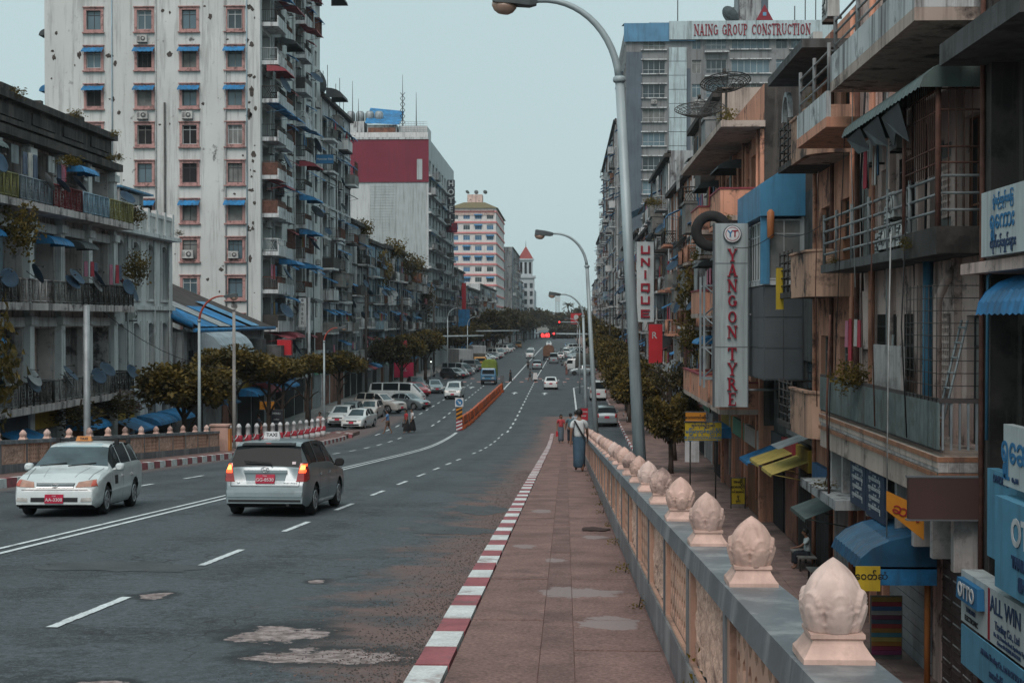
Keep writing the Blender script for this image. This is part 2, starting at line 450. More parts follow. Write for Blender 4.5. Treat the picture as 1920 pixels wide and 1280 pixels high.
# ramp: road surface with sides down to the street
ymax = 121.
ys = [-14 + i for i in range(int(ymax + 14) + 1)]
mb = MB()
for a, b in zip(ys, ys[1:]):
    za, zb = dz(a) + .004, dz(b) + .004
    xs = [-15.9, -12, -9.5, -7.3, -5, -2.8, -.9, 1.2]
    for x0, x1 in zip(xs, xs[1:]):
        c = lambda x: -.012 * abs(x + 7.3) + .03
        f = 1. if a < 100 else 0.
        g = 1. if b < 100 else 0.
        mb.quad((x0, a, za + c(x0) * f), (x1, a, za + c(x1) * f), (x1, b, zb + c(x1) * g), (x0, b, zb + c(x0) * g))
mb.build('bridge_road', ASPH, kind='structure')
mb = MB()
for a, b in zip(ys, ys[1:]):
    if b > 119: break
    mb.quad((-15.92, b, 0), (-15.92, a, 0), (-15.92, a, dz(a) - .02), (-15.92, b, dz(b) - .02))
    mb.quad((1.22, a, 0), (1.22, b, 0), (1.22, b, dz(b) - .02), (1.22, a, dz(a) - .02))
mb.build('bridge_side_wall', M_CONC, kind='structure')

# sidewalks on the ramp
WZ = .18
def strip(mb, x0, x1, y0, y1, zo, step=2., side=True, mi=0):
    n = max(1, int((y1 - y0) / step))
    for i in range(n):
        a, b = y0 + (y1 - y0) * i / n, y0 + (y1 - y0) * (i + 1) / n
        za, zb = dz(a) + zo, dz(b) + zo
        mb.quad((x0, a, za), (x1, a, za), (x1, b, zb), (x0, b, zb), mi)
        if side:
            mb.quad((x0, b, zb), (x0, b, zb - .25), (x0, a, za - .25), (x0, a, za), mi)
            mb.quad((x1, a, za), (x1, a, za - .25), (x1, b, zb - .25), (x1, b, zb), mi)
mb = MB(); strip(mb, -.74, 1.15, -12, 96, WZ - .007); PAVE_R = mb.build('bridge_sidewalk', M_JOINT, kind='structure')
mb = MB(); strip(mb, -15.85, -14.24, -12, 98, WZ - .004); mb.build('bridge_sidewalk', M_PAVE2, kind='structure')

SLOPE = -.067
def sheared(mb, s=SLOPE):
    mb.v = [(x, y, z + s * y) for x, y, z in mb.v]; return mb
# slabs of the near sidewalk, each one of its own
Y = 1.5; k = 0
rs = random.Random(5)
while Y < 60:
    L = 1.40 + rs.uniform(-.06, .06)
    for (x0, x1, mm) in ((-.735, -.17, M_PAVE), (-.17, .06, M_PAVE2), (.06, .66, M_PAVE)):
        def mk(x0=x0, x1=x1, mm=mm):
            b = MB(); g = .002; e = .003
            b.box(x0 + g, x1 - g, g, 1.4 - g, -.05, 0, top=(e * .4, e * .4)); return sheared(b).mesh('paving_slab', mm)
        me = cached(('slab', x0, rs.random() < .2), mk)
        q = rs.random()
        o = put('paving_slab', me, PAVE_R, T(0, Y + rs.uniform(-.02, .02), dz(Y) + WZ + rs.uniform(-.002, .002)) @ RX(rs.uniform(-.002, .002)) @ S3(1, L / 1.4, 1))
    Y += L
mb = MB(); strip(mb, -.735, .66, 60.2, 96, WZ, side=False); mb.build('paving_slab', M_PAVE, PAVE_R)
# mortar patches poured over the slabs
def blob(mb, cx, cy, rx, ry, zf, n=26, seed=1, jag=.25):
    r = random.Random(seed); ph = [r.uniform(0, 6.28) for _ in range(5)]
    pts = []
    for i in range(n):
        a = 2 * math.pi * i / n
        k = 1 + jag * (math.sin(2 * a + ph[0]) * .4 + math.sin(3 * a + ph[1]) * .4 + math.sin(5 * a + ph[2]) * .3 + math.sin(9 * a + ph[3]) * .25) + r.uniform(-.11, .11)
        x, y = cx + rx * k * math.cos(a), cy + ry * k * math.sin(a)
        pts.append((x, y, zf(x, y)))
    c = (cx, cy, zf(cx, cy))
    mb.add(pts + [c], [(i, (i + 1) % n, n) for i in range(n)])
b = MB(); blob(b, .42, 20.2, .2, .35, lambda x, y: dz(y) + WZ + .012, seed=9); b.build('broken_hole', mat('broken_earth', (.05, .03, .027), .95, .4, 6.), PAVE_R)

# painted kerb blocks
KERB = put('kerb', None, kind='structure', label='red and white painted kerb along the near sidewalk')
def kerb_mesh(m, x0, x1):
    b = MB(); b.box(x0, x1, .006, .706, -.27, 0, top=(.012, .004)); return sheared(b).mesh('kerb_block', m)
kw, kr = kerb_mesh(M_KW, -.985, -.742), kerb_mesh(M_KR, -.985, -.742)
i = -6
while 9.145 + .712 * i < 95:
    y = 9.145 + .712 * i
    fl = ds(y + .35) - SLOPE
    put('kerb_block', kr if i % 2 == 0 else kw, KERB, T(rs.uniform(-.006, .006), y, dz(y) + WZ + .006 + rs.uniform(-.004, .004)) @ RX(math.atan(fl) + rs.uniform(-.003, .003)))
    i += 1
KERBL = put('kerb', None, kind='structure', label='red and white painted kerb along the far sidewalk')
kwl, krl = kerb_mesh(M_KW, -14.24, -14.0), kerb_mesh(M_KR, -14.24, -14.0)
i = 0
while 28 + .712 * i < 90:
    y = 28 + .712 * i
    put('kerb_block', krl if i % 2 == 0 else kwl, KERBL, T(rs.uniform(-.01, .01), y, dz(y) + WZ + .006) @ RX(math.atan(ds(y) - SLOPE)))
    i += 1
# rounded nose of the island where the ramp meets the side lane
cx, cy, r0 = -15.7, 92.5, 1.75
n = 11; segs = []
for j in range(n):
    a0, a1 = rad(0 + 150 * j / n), rad(0 + 150 * (j + 1) / n - .6)
    b = MB()
    def pp(a, r, z):
        x, y = cx + r * math.cos(a), cy + 3.2 * (r / r0) * math.sin(a); return (x, y, dz(y) + z)
    b.add([pp(a0, r0, -.1), pp(a1, r0, -.1), pp(a1, r0 - .24, -.1), pp(a0, r0 - .24, -.1), pp(a0, r0, WZ + .02), pp(a1, r0, WZ + .02), pp(a1, r0 - .24, WZ + .02), pp(a0, r0 - .24, WZ + .02)],
          [(4, 5, 6, 7), (0, 1, 5, 4), (1, 2, 6, 5), (2, 3, 7, 6), (3, 0, 4, 7)])
    b.build('kerb_block', M_KW if j % 2 else M_KR, KERBL)

# ---- painted lines, 4 mm above the surface they lie on
def zr(x, y):
    c = (-.012 * abs(x + 7.3) + .03) if y < 100 else 0.
    return dz(y) + .009 + (c if y < 99.4 else 0)
LINES = put('road_marking', None, kind='structure', label='white painted lane lines')
def dash(x0, y0, x1, y1, w=.13, m=None, name='painted_line', seg=2.):
    b = MB(); n = max(1, int(abs(y1 - y0) / seg))
    d = Vector((x1 - x0, y1 - y0)); nx = Vector((d.y, -d.x)).normalized() * w / 2
    for i in range(n):
        a, e = i / n, (i + 1) / n
        jj = random.Random(int(y0 * 31) + i); P = [(x0 + d.x * t + s * nx.x * (1 + (jj.uniform(-.14, .14) if seg < .3 else 0)), y0 + d.y * t + s * nx.y) for t, s in ((a, -1), (a, 1), (e, 1), (e, -1))]
        b.quad(*[(x, y, zr(x, y) + .003) for x, y in P])
    b.build(name, m or M_LINE, LINES)
for o in (-.13, .13): dash(-7.28 + o, 6, -7.28 + o, 64, .09, seg=1.)
for o in (-.13, .13): dash(-7.28 + o, 64, -7.6 + o * .4, 99, .09, seg=1.)
y = 1.9
while y < 96:
    if not 58 < y < 62: dash(-4.33, y, -4.31, y + 2.0, .095, seg=.12)
    y += 4.95
y = 14.
while y < 92:
    dash(-10.7, y, -10.7, y + 2.1, .12); y += 5.1
y = 100.
while y < 186:
    dash(-4.1, y, -4.1, y + 2.4, .14); y += 5.2
y = 96.
while y < 186:
    dash(-12.9 + (y - 96) * .008, y, -12.9 + (y - 94) * .008, y + 2.4, .14); y += 5.4
y = 108.
while y < 180:
    dash(-10.2, y, -10.2, y + 2.2, .13); y += 5.2
y = 90.
while y < 128:
    dash(-15.2 - (y - 90) * .05, y, -15.3 - (y - 88) * .05, y + 2.2, .13); y += 4.6
dash(-7.3, 163, -7.0, 430, .18, seg=20); dash(-4.1, 196, -3.6, 330, .14, seg=20)
dash(1.0, 130, 1.0, 172, .16); dash(1.0, 172, 2.6, 178, .16)
for k in range(22):
    x = -17.2 + k * .95
    if k % 2 == 0:
        dash(x, 187.5, x, 189.4, .5, M_PINK, 'crosswalk_mark'); dash(x + .4, 198, x + .4, 200, .5, M_PINK, 'crosswalk_mark')
for ax, ay in ((-5.7, 157), (-2.3, 156), (-11.4, 170)):
    b = MB(); z = .012
    b.add([(ax - .09, ay, z), (ax + .09, ay, z), (ax + .09, ay + 2.6, z), (ax - .09, ay + 2.6, z)], [(0, 1, 2, 3)])
    b.add([(ax - .42, ay + 2.6, z), (ax + .42, ay + 2.6, z), (ax, ay + 4.8, z)], [(0, 1, 2)])
    b.build('painted_arrow', M_LINE, LINES)

# ---- broken asphalt showing the pale bedding
M_POT = mat('pothole_bedding', (.36, .29, .28), .9, .35, 5., mold=.6, fine=.3, moldscale=3., mold_lo=.54, dirt=(.14, .1, .1))
M_POTR = mat('pothole_rim', (.03, .03, .032), .95, .3, 6.)
POT = put('road_repair', None, kind='structure', label='tar repairs on the near road surface')
# repaired strips of darker tar
M_TAR = mat('tar_patch', (.06, .068, .074), .7, .25, 2., bump=.4, fine=.3)
for (cx, cy, rx, ry, sd) in ((-1.75, 22.5, .75, .8, 41), (-1.6, 27.5, .6, 1.2, 42), (-5.6, 30, .9, 2.8, 43), (-2.4, 34, .5, 1., 44), (-5.2, 16.5, .9, .6, 45)):
    b = MB(); blob(b, cx, cy, rx, ry, lambda x, y: zr(x, y) - .001, seed=sd, jag=.3); b.build('tar_patch', M_TAR, POT)

# loose gravel swept against the kerb
mb = MB(); rg = random.Random(77)
for k in range(20000):
    y = 5.5 + rg.random() ** 2.1 * 42
    x = -1.0 - abs(rg.gauss(0, .42)) * (.7 + .6 * rg.random())
    if x < -2.7: continue
    s = rg.uniform(.003, .0105) * (1 if rg.random() < .95 else 1.9)
    z = zr(x, y) - .004
    a = rg.random() * 6.28; c, q = math.cos(a) * s, math.sin(a) * s
    mb.add([(x + c, y + q, z), (x - q, y + c, z), (x - c, y - q, z), (x + q, y - c, z), (x + rg.uniform(-.3, .3) * s, y + rg.uniform(-.3, .3) * s, z + s * .9)],
           [(0, 1, 4), (1, 2, 4), (2, 3, 4), (3, 0, 4)], 0 if rg.random() < .6 else 1)
mb.build('gravel', [mat('gravel_dark', (.06, .052, .05), .9, 0), mat('gravel_brown', (.16, .11, .1), .9, 0)], kind='stuff', label='loose gravel and grit along the kerb', cat='gravel')

# ---- street-level pavements
for (x0, x1, nm) in ((4.3, 8.28, 'pavement'), (-22.85, -19.5, 'pavement')):
    b = MB(); b.box(x0, x1, -40, 800, -.02, .14); PV = b.build(nm, M_BRICKP if x0 > 0 else M_CONC, kind='structure')
    if x0 > 0:
        def mk():
            b = MB(); b.box(.008, .762, .008, .772, -.03, .012, top=(.006, .006)); return b.mesh('paving_slab', M_BRICKP)
        me = cached('pv', mk)
        for i in range(5):
            for j in range(46):
                if 28 + j * .78 < 64: put('paving_slab', me, PV, T(4.5 + i * .757, 28 + j * .78, .142 + rs.uniform(-.008, .008)) @ RX(rs.uniform(-.006, .006)))
    kb = put('kerb', None, kind='structure', label='street-level kerb of painted blocks')
    kx = 4.14 if x0 > 0 else -19.5
    for i in range(80):
        y = 52 + i * 1.2
        if x0 < 0: y += 30
        b = cached(('skb', i % 2), lambda i=i: MB().box(0, .16, .01, 1.19, 0, .155, top=(.012, 0)).mesh('kerb_block', M_KR if i % 2 else M_KW))
        put('kerb_block', b, kb, T(kx, y, .002))

# ================================================================ bridge railings with lotus finials
def lotus_mesh(m_=None):
    n, m = 84, 44; H, W = .215, .0885
    def prof(t):
        if t < .42: return .74 + .26 * math.sin(t / .42 * math.pi / 2)
        u = min(1., (t - .42) / .58)
        return max(.02, (1 - u ** 2.1) ** .85 * (1 - .12 * u))
    rings = []
    for i in range(m + 1):
        t = i / m; ring = []
        for j in range(n):
            th = 2 * math.pi * j / n
            r = prof(t) * W
            cl = lambda q: max(0., min(1., q))
            fu = abs(((th / (2 * math.pi) * 6 + .5) % 1.) - .5) * 2          # upper, pointed petals
            eu = .99 - .42 * fu ** 1.6
            r += .0045 * cl((eu - t) / .03) * (1 - cl((t - .8) / .2)) - .003 * cl((fu - .93) / .05) * (1 - t)
            fl = abs(((th / (2 * math.pi) * 6) % 1.) - .5) * 2               # lower, shield-shaped petals
            e1 = .60 * math.sqrt(max(0., 1 - (fl / 1.04) ** 2)) if fl < 1.04 else 0
            if t < e1:
                r += .009 * cl((e1 - t) / .025) + .0045 * cl(1 - abs(e1 - t - .05) / .04)
                e2 = .40 * math.sqrt(max(0., 1 - (fl / .66) ** 2)) if fl < .66 else 0
                if t < e2: r += .006 * cl((e2 - t) / .022)
            r -= .006 * cl((fl - .93) / .07) * cl((.35 - t) / .1)
            ring.append((r * math.cos(th), r * math.sin(th), .088 + t * H))
        rings.append(ring)
    return MB().rings(rings).mesh('finial', m_ or M_LOTUS)
def lotus_base():
    b = MB(); rings = []
    for h, z in ((.104, 0), (.104, .022), (.094, .034), (.076, .062), (.073, .072), (.08, .078), (.08, .09)):
        pts = []
        for j in range(16):
            q = j % 4; s = j // 4; c = [(-1, -1), (1, -1), (1, 1), (-1, 1)]
            a, e = c[s], c[(s + 1) % 4]; t = q / 4
            pts.append(((a[0] + (e[0] - a[0]) * t) * h, (a[1] + (e[1] - a[1]) * t) * h, z))
        rings.append(pts)
    b.rings(rings, sm=False); return b.mesh('finial_base', M_LOTUS)
BAY = 1.88
def railing(name, label, XC, y0, nb, inner):
    """inner = -1 when the road is on the -X side"""
    root = thing(name, label, 'railing', (XC, y0, dz(y0)))
    fb = cached('lotusb', lotus_base)
    A = lambda a, b: (min(a * inner, b * inner) , max(a * inner, b * inner))
    def part(fn, name, m, key):
        def mk():
            b = MB(); fn(b); return sheared(b).mesh(name, m)
        return cached((key, inner), mk)
    def bx(b, xi, xo, *r, **k):
        a, c = A(xi, xo); b.box(a, c, *r, **k)
    cap = part(lambda b: bx(b, .132, -.132, 0.002, BAY - .002, .755, .86, top=(.012, 0)), 'cap_rail', M_RAILG, 'cap')
    pl = part(lambda b: bx(b, .122, -.122, 0, BAY, -.07, .2), 'plinth', M_RAILG, 'pl')
    post = part(lambda b: bx(b, .116, -.116, -.045, .045, .2, .755), 'post', M_RAILG, 'post')
    pcore = part(lambda b: (bx(b, .106, -.106, .045, .135, .2, .755), bx(b, .106, -.106, BAY - .135, BAY - .045, .2, .755), bx(b, .106, .08, .135, BAY - .135, .2, .222)), 'reveal', M_PEACH, 'core')
    def lattice(b):
        nx, nz = 9, 4; w, h = (BAY - .27) / nx, .53 / nz; x0, x1 = .078 * inner, .025 * inner
        for i in range(nx):
            for j in range(nz):
                ya, za = .135 + i * w, .225 + j * h
                hole = [(.5, .12), (.76, .32), (.80, .55), (.62, .84), (.5, .92), (.38, .84), (.20, .55), (.24, .32)]
                if (i + j) % 2: hole = [(p, 1 - q) for p, q in hole][::-1]; hole = hole[-1:] + hole[:-1]; hole = sorted(hole, key=lambda p: math.atan2(p[1] - .5, p[0] - .5))
                else: hole = sorted(hole, key=lambda p: math.atan2(p[1] - .5, p[0] - .5))
                outer = []
                for p, q in hole:
                    a = math.atan2(q - .5, p - .5); c, s = math.cos(a), math.sin(a); k = .5 / max(abs(c), abs(s)); outer.append((.5 + c * k, .5 + s * k))
                # fill the cell corners
                n = len(hole)
                V = [(x0, ya + p * w, za + q * h) for p, q in hole] + [(x0, ya + p * w, za + q * h) for p, q in outer]
                V += [(x1, y, z) for _, y, z in V]
                F = []
                for k in range(n):
                    k2 = (k + 1) % n
                    F += [(k, k2, n + k2, n + k), (2 * n + k2, 2 * n + k, 3 * n + k, 3 * n + k2), (k2, k, 2 * n + k, 2 * n + k2)]
                b.add(V, F)
                for cyc, czc in ((0, 0), (1, 0), (0, 1), (1, 1)):
                    near = sorted(outer, key=lambda p: (p[0] - cyc) ** 2 + (p[1] - czc) ** 2)[:2]
                    for x in (x0, x1): b.add([(x, ya + cyc * w, za + czc * h)] + [(x, ya + p * w, za + q * h) for p, q in near], [(0, 1, 2)])
    def stucco(b):
        r = random.Random(3); n, m = 30, 12; a, c = .07 * inner, .02 * inner
        g = [[(a + inner * r.uniform(-.012, .014), .135 + (BAY - .27) * i / n, .225 + .53 * j / m) for j in range(m + 1)] for i in range(n + 1)]
        for i in range(n):
            for j in range(m): b.quad(g[i][j], g[i + 1][j], g[i + 1][j + 1], g[i][j + 1])
        b.quad((c, .135, .225), (c, .135, .755), (c, BAY - .135, .755), (c, BAY - .135, .225))
    lat = part(lattice, 'lattice_panel', M_PEACH, 'lat'); stu = part(stucco, 'stucco_panel', M_STUC, 'stu')
    for k in range(nb):
        y = y0 + k * BAY
        M = T(XC, y, dz(y) + WZ + .034)
        put('cap_rail', cap, root, M); put('plinth', pl, root, M); put('post', post, root, M)
        pn = put('lattice_panel' if k % 2 == 0 else 'stucco_panel', lat if k % 2 == 0 else stu, root, M)
        put('reveal', pcore, pn, M)
        fin = cached(('lotus', k % 5 % 3), lambda: lotus_mesh((M_LOTUS, M_LOTUS2, M_LOTUS3)[k % 5 % 3]))
        f = put('finial', fin, root, M @ T(0, 0, .86) @ RZ(.26 + R.choice([0, .52, 1.05]) + R.uniform(-.25, .25)) @ RX(R.uniform(-.03, .03)) @ S3(*[R.uniform(.95, 1.03)] * 2, R.uniform(.94, 1.02)))
        put('finial_base', fb, f, M @ T(0, 0, .86))
    return root
railing('bridge_railing', 'peach bridge railing with grey cap and lotus bud finials beside the near sidewalk', .80, 4.27 - 2 * BAY, 33, -1)
railing('bridge_railing', 'peach bridge railing with lotus bud finials behind the white taxi', -15.42, 28.6, 18, 1)
# end pillar of the far railing
b = MB(); y0 = 62.9
t = thing('end_pillar', 'peach square pillar with orange side at the end of the far railing', 'pillar', (-15.42, y0, dz(y0)))
MB().box(-15.85, -15.05, y0, y0 + .5, dz(y0), dz(y0) + 1.28, top=(.01, .01)).build('shaft', mat('pillar_pink', (.55, .36, .30), .8, .15, 2., streak=.4), t)
MB().box(-15.04, -14.98, y0 + .02, y0 + .48, dz(y0) + .1, dz(y0) + 1.15).build('side_panel', mat('pillar_orange', (.55, .22, .06), .7, .2), t)
MB().box(-15.9, -15.0, y0 - .05, y0 + .55, dz(y0) + 1.283, dz(y0) + 1.36).build('cap', MATS['pillar_pink'], t)

# red and white bollards with chains
M_BW = mat('bollard_white', (.58, .6, .62), .6, .15, 3., streak=.3)
M_BR = mat('bollard_red', (.36, .03, .05), .6, .2, 3.)
def bollard(i, x, y, last):
    z = dz(y) + WZ - .02
    t = thing('bollard', 'red and white concrete bollard, %s from the end pillar' % nth(i), 'bollard', (x, y, z), 'bollards along the ramp edge')
    put('post', cached('bpost', lambda: MB().lathe([(.16, 0), (.16, .38)], 14, cap=True).mesh('post', M_BW)), t, T(x, y, z))
    put('red_band', cached('bband', lambda: MB().lathe([(.172, .38), (.172, .66), (.12, .665)], 14, cap=False).mesh('red_band', M_BR)), t, T(x, y, z))
    put('top', cached('btop', lambda: MB().lathe([(.12, .66), (.12, 1.02), (.135, 1.03), (.12, 1.1), (.06, 1.2), (.0, 1.22)], 14, cap=False).mesh('top', M_BW)), t, T(x, y, z))
    if not last:
        y2 = y + 1.95; z2 = dz(y2) + WZ - .02
        pts = [(x, y + (y2 - y) * q, z + (z2 - z) * q + .78 - .32 * (1 - (2 * q - 1) ** 2)) for q in [k / 8 for k in range(9)]]
        MB().tube(pts, .022, 5).build('chain', M_BW, t)
for i in range(14): bollard(i, -15.45, 64.8 + 1.95 * i, i == 13)

# ================================================================ building kit
M_GLASS = mat('glass_dark', (.035, .05, .06), .12, .4, .35, spec=.6)
M_GLASS2 = mat('glass_blue', (.10, .155, .185), .15, .35, .3, spec=.6)
M_CURT = mat('curtain_grey', (.17, .18, .175), .8, .35, 1.2)
M_CURT2 = mat('curtain_beige', (.26, .22, .17), .8, .3, 1.2)
M_DARK = mat('dark_interior', (.018, .018, .02), .9, .3, 1.)  # near-black colour standing in for the shade inside unlit rooms
M_ROOM = mat('room_wall', (.12, .10, .09), .9, .4, .8)
PANES = [M_GLASS, M_GLASS, M_GLASS2, M_GLASS2, M_CURT, M_DARK]
M_FRDK = mat('frame_dark', (.05, .05, .055), .6, .2)
M_FRWH = mat('frame_white', (.5, .53, .54), .6, .2, streak=.3)
M_FRPK = mat('surround_pink', (.46, .27, .255), .85, .2, 2., streak=.5, mold=.6, moldscale=2.)
M_WOODB = mat('wood_brown', (.17, .075, .04), .75, .3, 2., streak=.4)
M_WOODG = mat('wood_grey', (.2, .2, .19), .85, .3, 2., streak=.5)
M_BLUE = mat('awning_blue', (.025, .19, .42), .55, .3, 1.5, streak=.5, mold=.35, dirt=(.03, .05, .07))
M_BLUEL = mat('awning_light_blue', (.10, .27, .44), .55, .3, 1.5, streak=.5)
M_REDAW = mat('awning_red', (.26, .045, .06), .6, .25, 1.5, streak=.4)
M_DKAW = mat('awning_dark', (.06, .07, .075), .6, .3, 1.5, streak=.4)
M_GRAW = mat('awning_green', (.075, .11, .105), .5, .3, 1.5, streak=.5)
M_ACW = mat('ac_white', (.45, .46, .45), .5, .15, 2., streak=.5)
M_ACG = mat('ac_grille', (.03, .03, .032), .7, 0)
M_IRON = mat('iron_dark', (.04, .037, .035), .6, .3, 3.)
M_RUST = mat('iron_rust', (.115, .055, .042), .85, .4, 4.)
M_STEEL = mat('steel_grey', (.30, .34, .36), .5, .25, 2., metal=.3, streak=.4)
M_DISH = mat('dish_blue', (.025, .055, .095), .55, .3, 2.)
M_DISHR = mat('dish_red', (.34, .05, .04), .55, .2, 2.)
M_DISHG = mat('dish_grey', (.18, .2, .21), .55, .3, 2.)
M_PIPEW = mat('pipe_white', (.42, .44, .44), .6, .25, 3., streak=.6)
M_PIPEB = mat('pipe_blue', (.06, .19, .30), .55, .2, 2., streak=.4)
M_BLACKW = mat('wall_black_mould', (.038, .035, .034), .95, .55, .9, streak=.5, bump=.6, mold=.5, dirt=(.105, .092, .083))
M_ROOF = mat('roof_concrete', (.12, .12, .115), .95, .35, .6, mold=.6)
WALLS = dict(
 tower=mat('wall_tower_white', (.56, .59, .585), .9, .09, .25, streak=.36, mold=.85, moldscale=.7, mold_lo=.635, edge=.03, bump=.2, dirt=(.05, .048, .046), mold2=.3),
 white=mat('wall_white', (.53, .56, .57), .9, .16, .5, streak=.8, mold=.75, moldscale=.5, mold_lo=.57, bump=.2, mold2=.5),
 grey=mat('wall_grey', (.33, .35, .36), .9, .2, .5, streak=.85, mold=.8, moldscale=.45, mold_lo=.55, bump=.3, mold2=.5),
 dark=mat('wall_dark_grey', (.105, .11, .112), .95, .4, .5, streak=.7, mold=.7, moldscale=.5, bump=.4, dirt=(.028, .026, .024)),
 peach=mat('wall_peach', (.60, .295, .20), .9, .14, .6, streak=.4, mold=.85, moldscale=.8, mold_lo=.555, bump=.2, mold2=.5),
 pink=mat('wall_pale_pink', (.66, .50, .45), .9, .16, .6, streak=.42, mold=.85, moldscale=.8, mold_lo=.555, bump=.2, mold2=.55),
 cream=mat('wall_cream', (.46, .375, .325), .9, .16, .6, streak=.5, mold=.85, moldscale=.7, mold_lo=.57, bump=.2, mold2=.5),
 blue=mat('wall_pale_blue', (.26, .36, .42), .9, .2, .6, streak=.6, mold=.6, mold_lo=.58),
 plaster=mat('wall_white_plaster', (.62, .635, .635), .9, .14, .5, streak=.4, mold=.55, moldscale=.5, mold_lo=.61, bump=.2, mold2=.3),
 brick=mat('wall_red_brown', (.25, .12, .085), .9, .3, .8, streak=.5, mold=.6),
)
FX, FY, FN = -90, 180, 90     # facade turned to +X, to the camera (-Y), to -X
def frame(face, x, y, z=0.): return T(x, y, z) @ RZ(rad(face))

def holed(mb, F, w, h, holes, depth, z0=0., mi=0):
    """wall w by h in the frame F (x along, y out, z up), with real openings"""
    us = sorted({0., w} | {round(q, 4) for a in holes for q in (a[0], a[1])})
    vs = sorted({z0, h} | {round(q, 4) for a in holes for q in (a[2], a[3])})
    us = [u for u in us if -1e-6 <= u <= w + 1e-6]; vs = [v for v in vs if z0 - 1e-6 <= v <= h + 1e-6]
    for u0, u1 in zip(us, us[1:]):
        run = None
        for v0, v1 in zip(vs, vs[1:]):
            cu, cv = (u0 + u1) / 2, (v0 + v1) / 2
            solid = not any(a[0] < cu < a[1] and a[2] < cv < a[3] for a in holes)
            if solid:
                mb.add([F @ Vector(p) for p in ((u0, 0, v0), (u0, 0, v1), (u1, 0, v1), (u1, 0, v0))], [(0, 1, 2, 3)], mi)
    for a in holes:
        u0, u1, v0, v1 = a[:4]; d = -depth
        for q in (((u0, 0, v0), (u0, d, v0), (u0, d, v1), (u0, 0, v1)), ((u1, 0, v1), (u1, d, v1), (u1, d, v0), (u1, 0, v0)),
                  ((u0, 0, v1), (u0, d, v1), (u1, d, v1), (u1, 0, v1)), ((u1, 0, v0), (u1, d, v0), (u0, d, v0), (u0, 0, v0))):
            mb.add([F @ Vector(p) for p in q], [(0, 1, 2, 3)], mi)

def m_window(w, h, style, fm):
    """frame bars centred on x, z from 0 to h"""
    b = MB(); t = .055 if w > .7 else .045; d = .05
    x0, x1 = -w / 2, w / 2
    b.box(x0, x1, 0, d, 0, t); b.box(x0, x1, 0, d, h - t, h); b.box(x0, x0 + t, 0, d, t, h - t); b.box(x1 - t, x1, 0, d, t, h - t)
    ver = {'two': [.5], 'three': [.333, .667], 'four': [.25, .5, .75], 'one': [], 'slide': [.5], 'six': [i / 6 for i in range(1, 6)]}[style]
    for q in ver: b.box(x0 + w * q - t * .4, x0 + w * q + t * .4, .005, d - .005, t, h - t)
    if style in ('two', 'three', 'four', 'slide') and h > 1.0:
        q = .76 if style != 'four' else .3
        b.box(x0 + t, x1 - t, .008, d - .008, h * q - t * .4, h * q + t * .4)
    return b.mesh('window', fm)
def m_pane(w, h, m): return MB().quad((w / 2, .02, .03), (-w / 2, .02, .03), (-w / 2, .02, h - .03), (w / 2, .02, h - .03)).mesh('pane', m)
def window(par, M, w, h, style='two', fm=None, pm=None, depth=.18, name='window'):
    fm = fm or M_FRDK; pm = pm or R.choice(PANES); w = round(w, 2); h = round(h, 2)
    me = cached(('win', w, h, style, fm.name), lambda: m_window(w, h, style, fm))
    pa = cached(('pane', w, h, pm.name), lambda: m_pane(w, h, pm))
    Mx = M @ T(0, -depth, 0)
    o = put(name, me, par, Mx); put('pane', pa, o, Mx)
    return o

def m_awning(w, d, drop, m, curved=False, ribs=True):
    b = MB(); n = max(4, int(w / .16)); prof = []
    if curved:
        for i in range(6):
            a = rad(90 * i / 5); prof.append((d * math.sin(a), -drop * (1 - math.cos(a))))
    else: prof = [(0, 0), (d, -drop), (d + .01, -drop - .1)]
    def pt(i, p):
        x = -w / 2 + w * i / n; o = .018 * (1 if i % 2 else -1) if ribs else 0
        return (x, p[0], p[1] + o)
    for i in range(n):
        for p, q in zip(prof, prof[1:]): b.add([pt(i, p), pt(i, q), pt(i + 1, q), pt(i + 1, p)], [(0, 1, 2, 3)])
    if curved:
        for sx in (-1, 1):
            b.add([(sx * w / 2, p[0], p[1]) for p in prof] + [(sx * w / 2, 0, -drop)], [tuple(range(len(prof) + 1))])
    else:
        for sx in (-1, 1): b.tube([(sx * (w / 2 - .05), 0, -drop - .25), (sx * (w / 2 - .05), d, -drop)], .015, 4)
    return b.mesh('awning', m)
def awning(par, M, w, d=.6, drop=.3, m=None, curved=False):
    m = m or M_BLUE; w = round(w, 1)
    return put('awning', cached(('aw', w, d, drop, m.name, curved), lambda: m_awning(w, d, drop, m, curved)), par, M)

def m_ac():
    b = MB(); b.box(-.4, .4, 0.06, .36, 0, .56, 0, top=(.008, .008))
    b.lathe([(.2, 0), (.2, .012)], 16, T(-.1, .36, .28) @ RX(rad(-90)), 1)
    b.lathe([(.07, 0), (.07, .03)], 8, T(-.1, .36, .28) @ RX(rad(-90)), 0)
    for i in range(3): b.lathe([(.2 - .055 * i, .012), (.185 - .055 * i, .022)], 16, T(-.1, .36, .28) @ RX(rad(-90)), 0, cap=False)
    for i in range(4): b.box(.16, .36, .36, .366, .12 + i * .09, .15 + i * .09, 1)
    b.box(-.36, -.32, 0, .36, -.06, -.002, 2); b.box(.32, .36, 0, .36, -.06, -.002, 2)
    return b.mesh('air_conditioner', [M_ACW, M_ACG, M_IRON])
def ac(par, M): return put('air_conditioner', cached('ac', m_ac), par, M @ S3(*[R.uniform(.9, 1.1)] * 3))

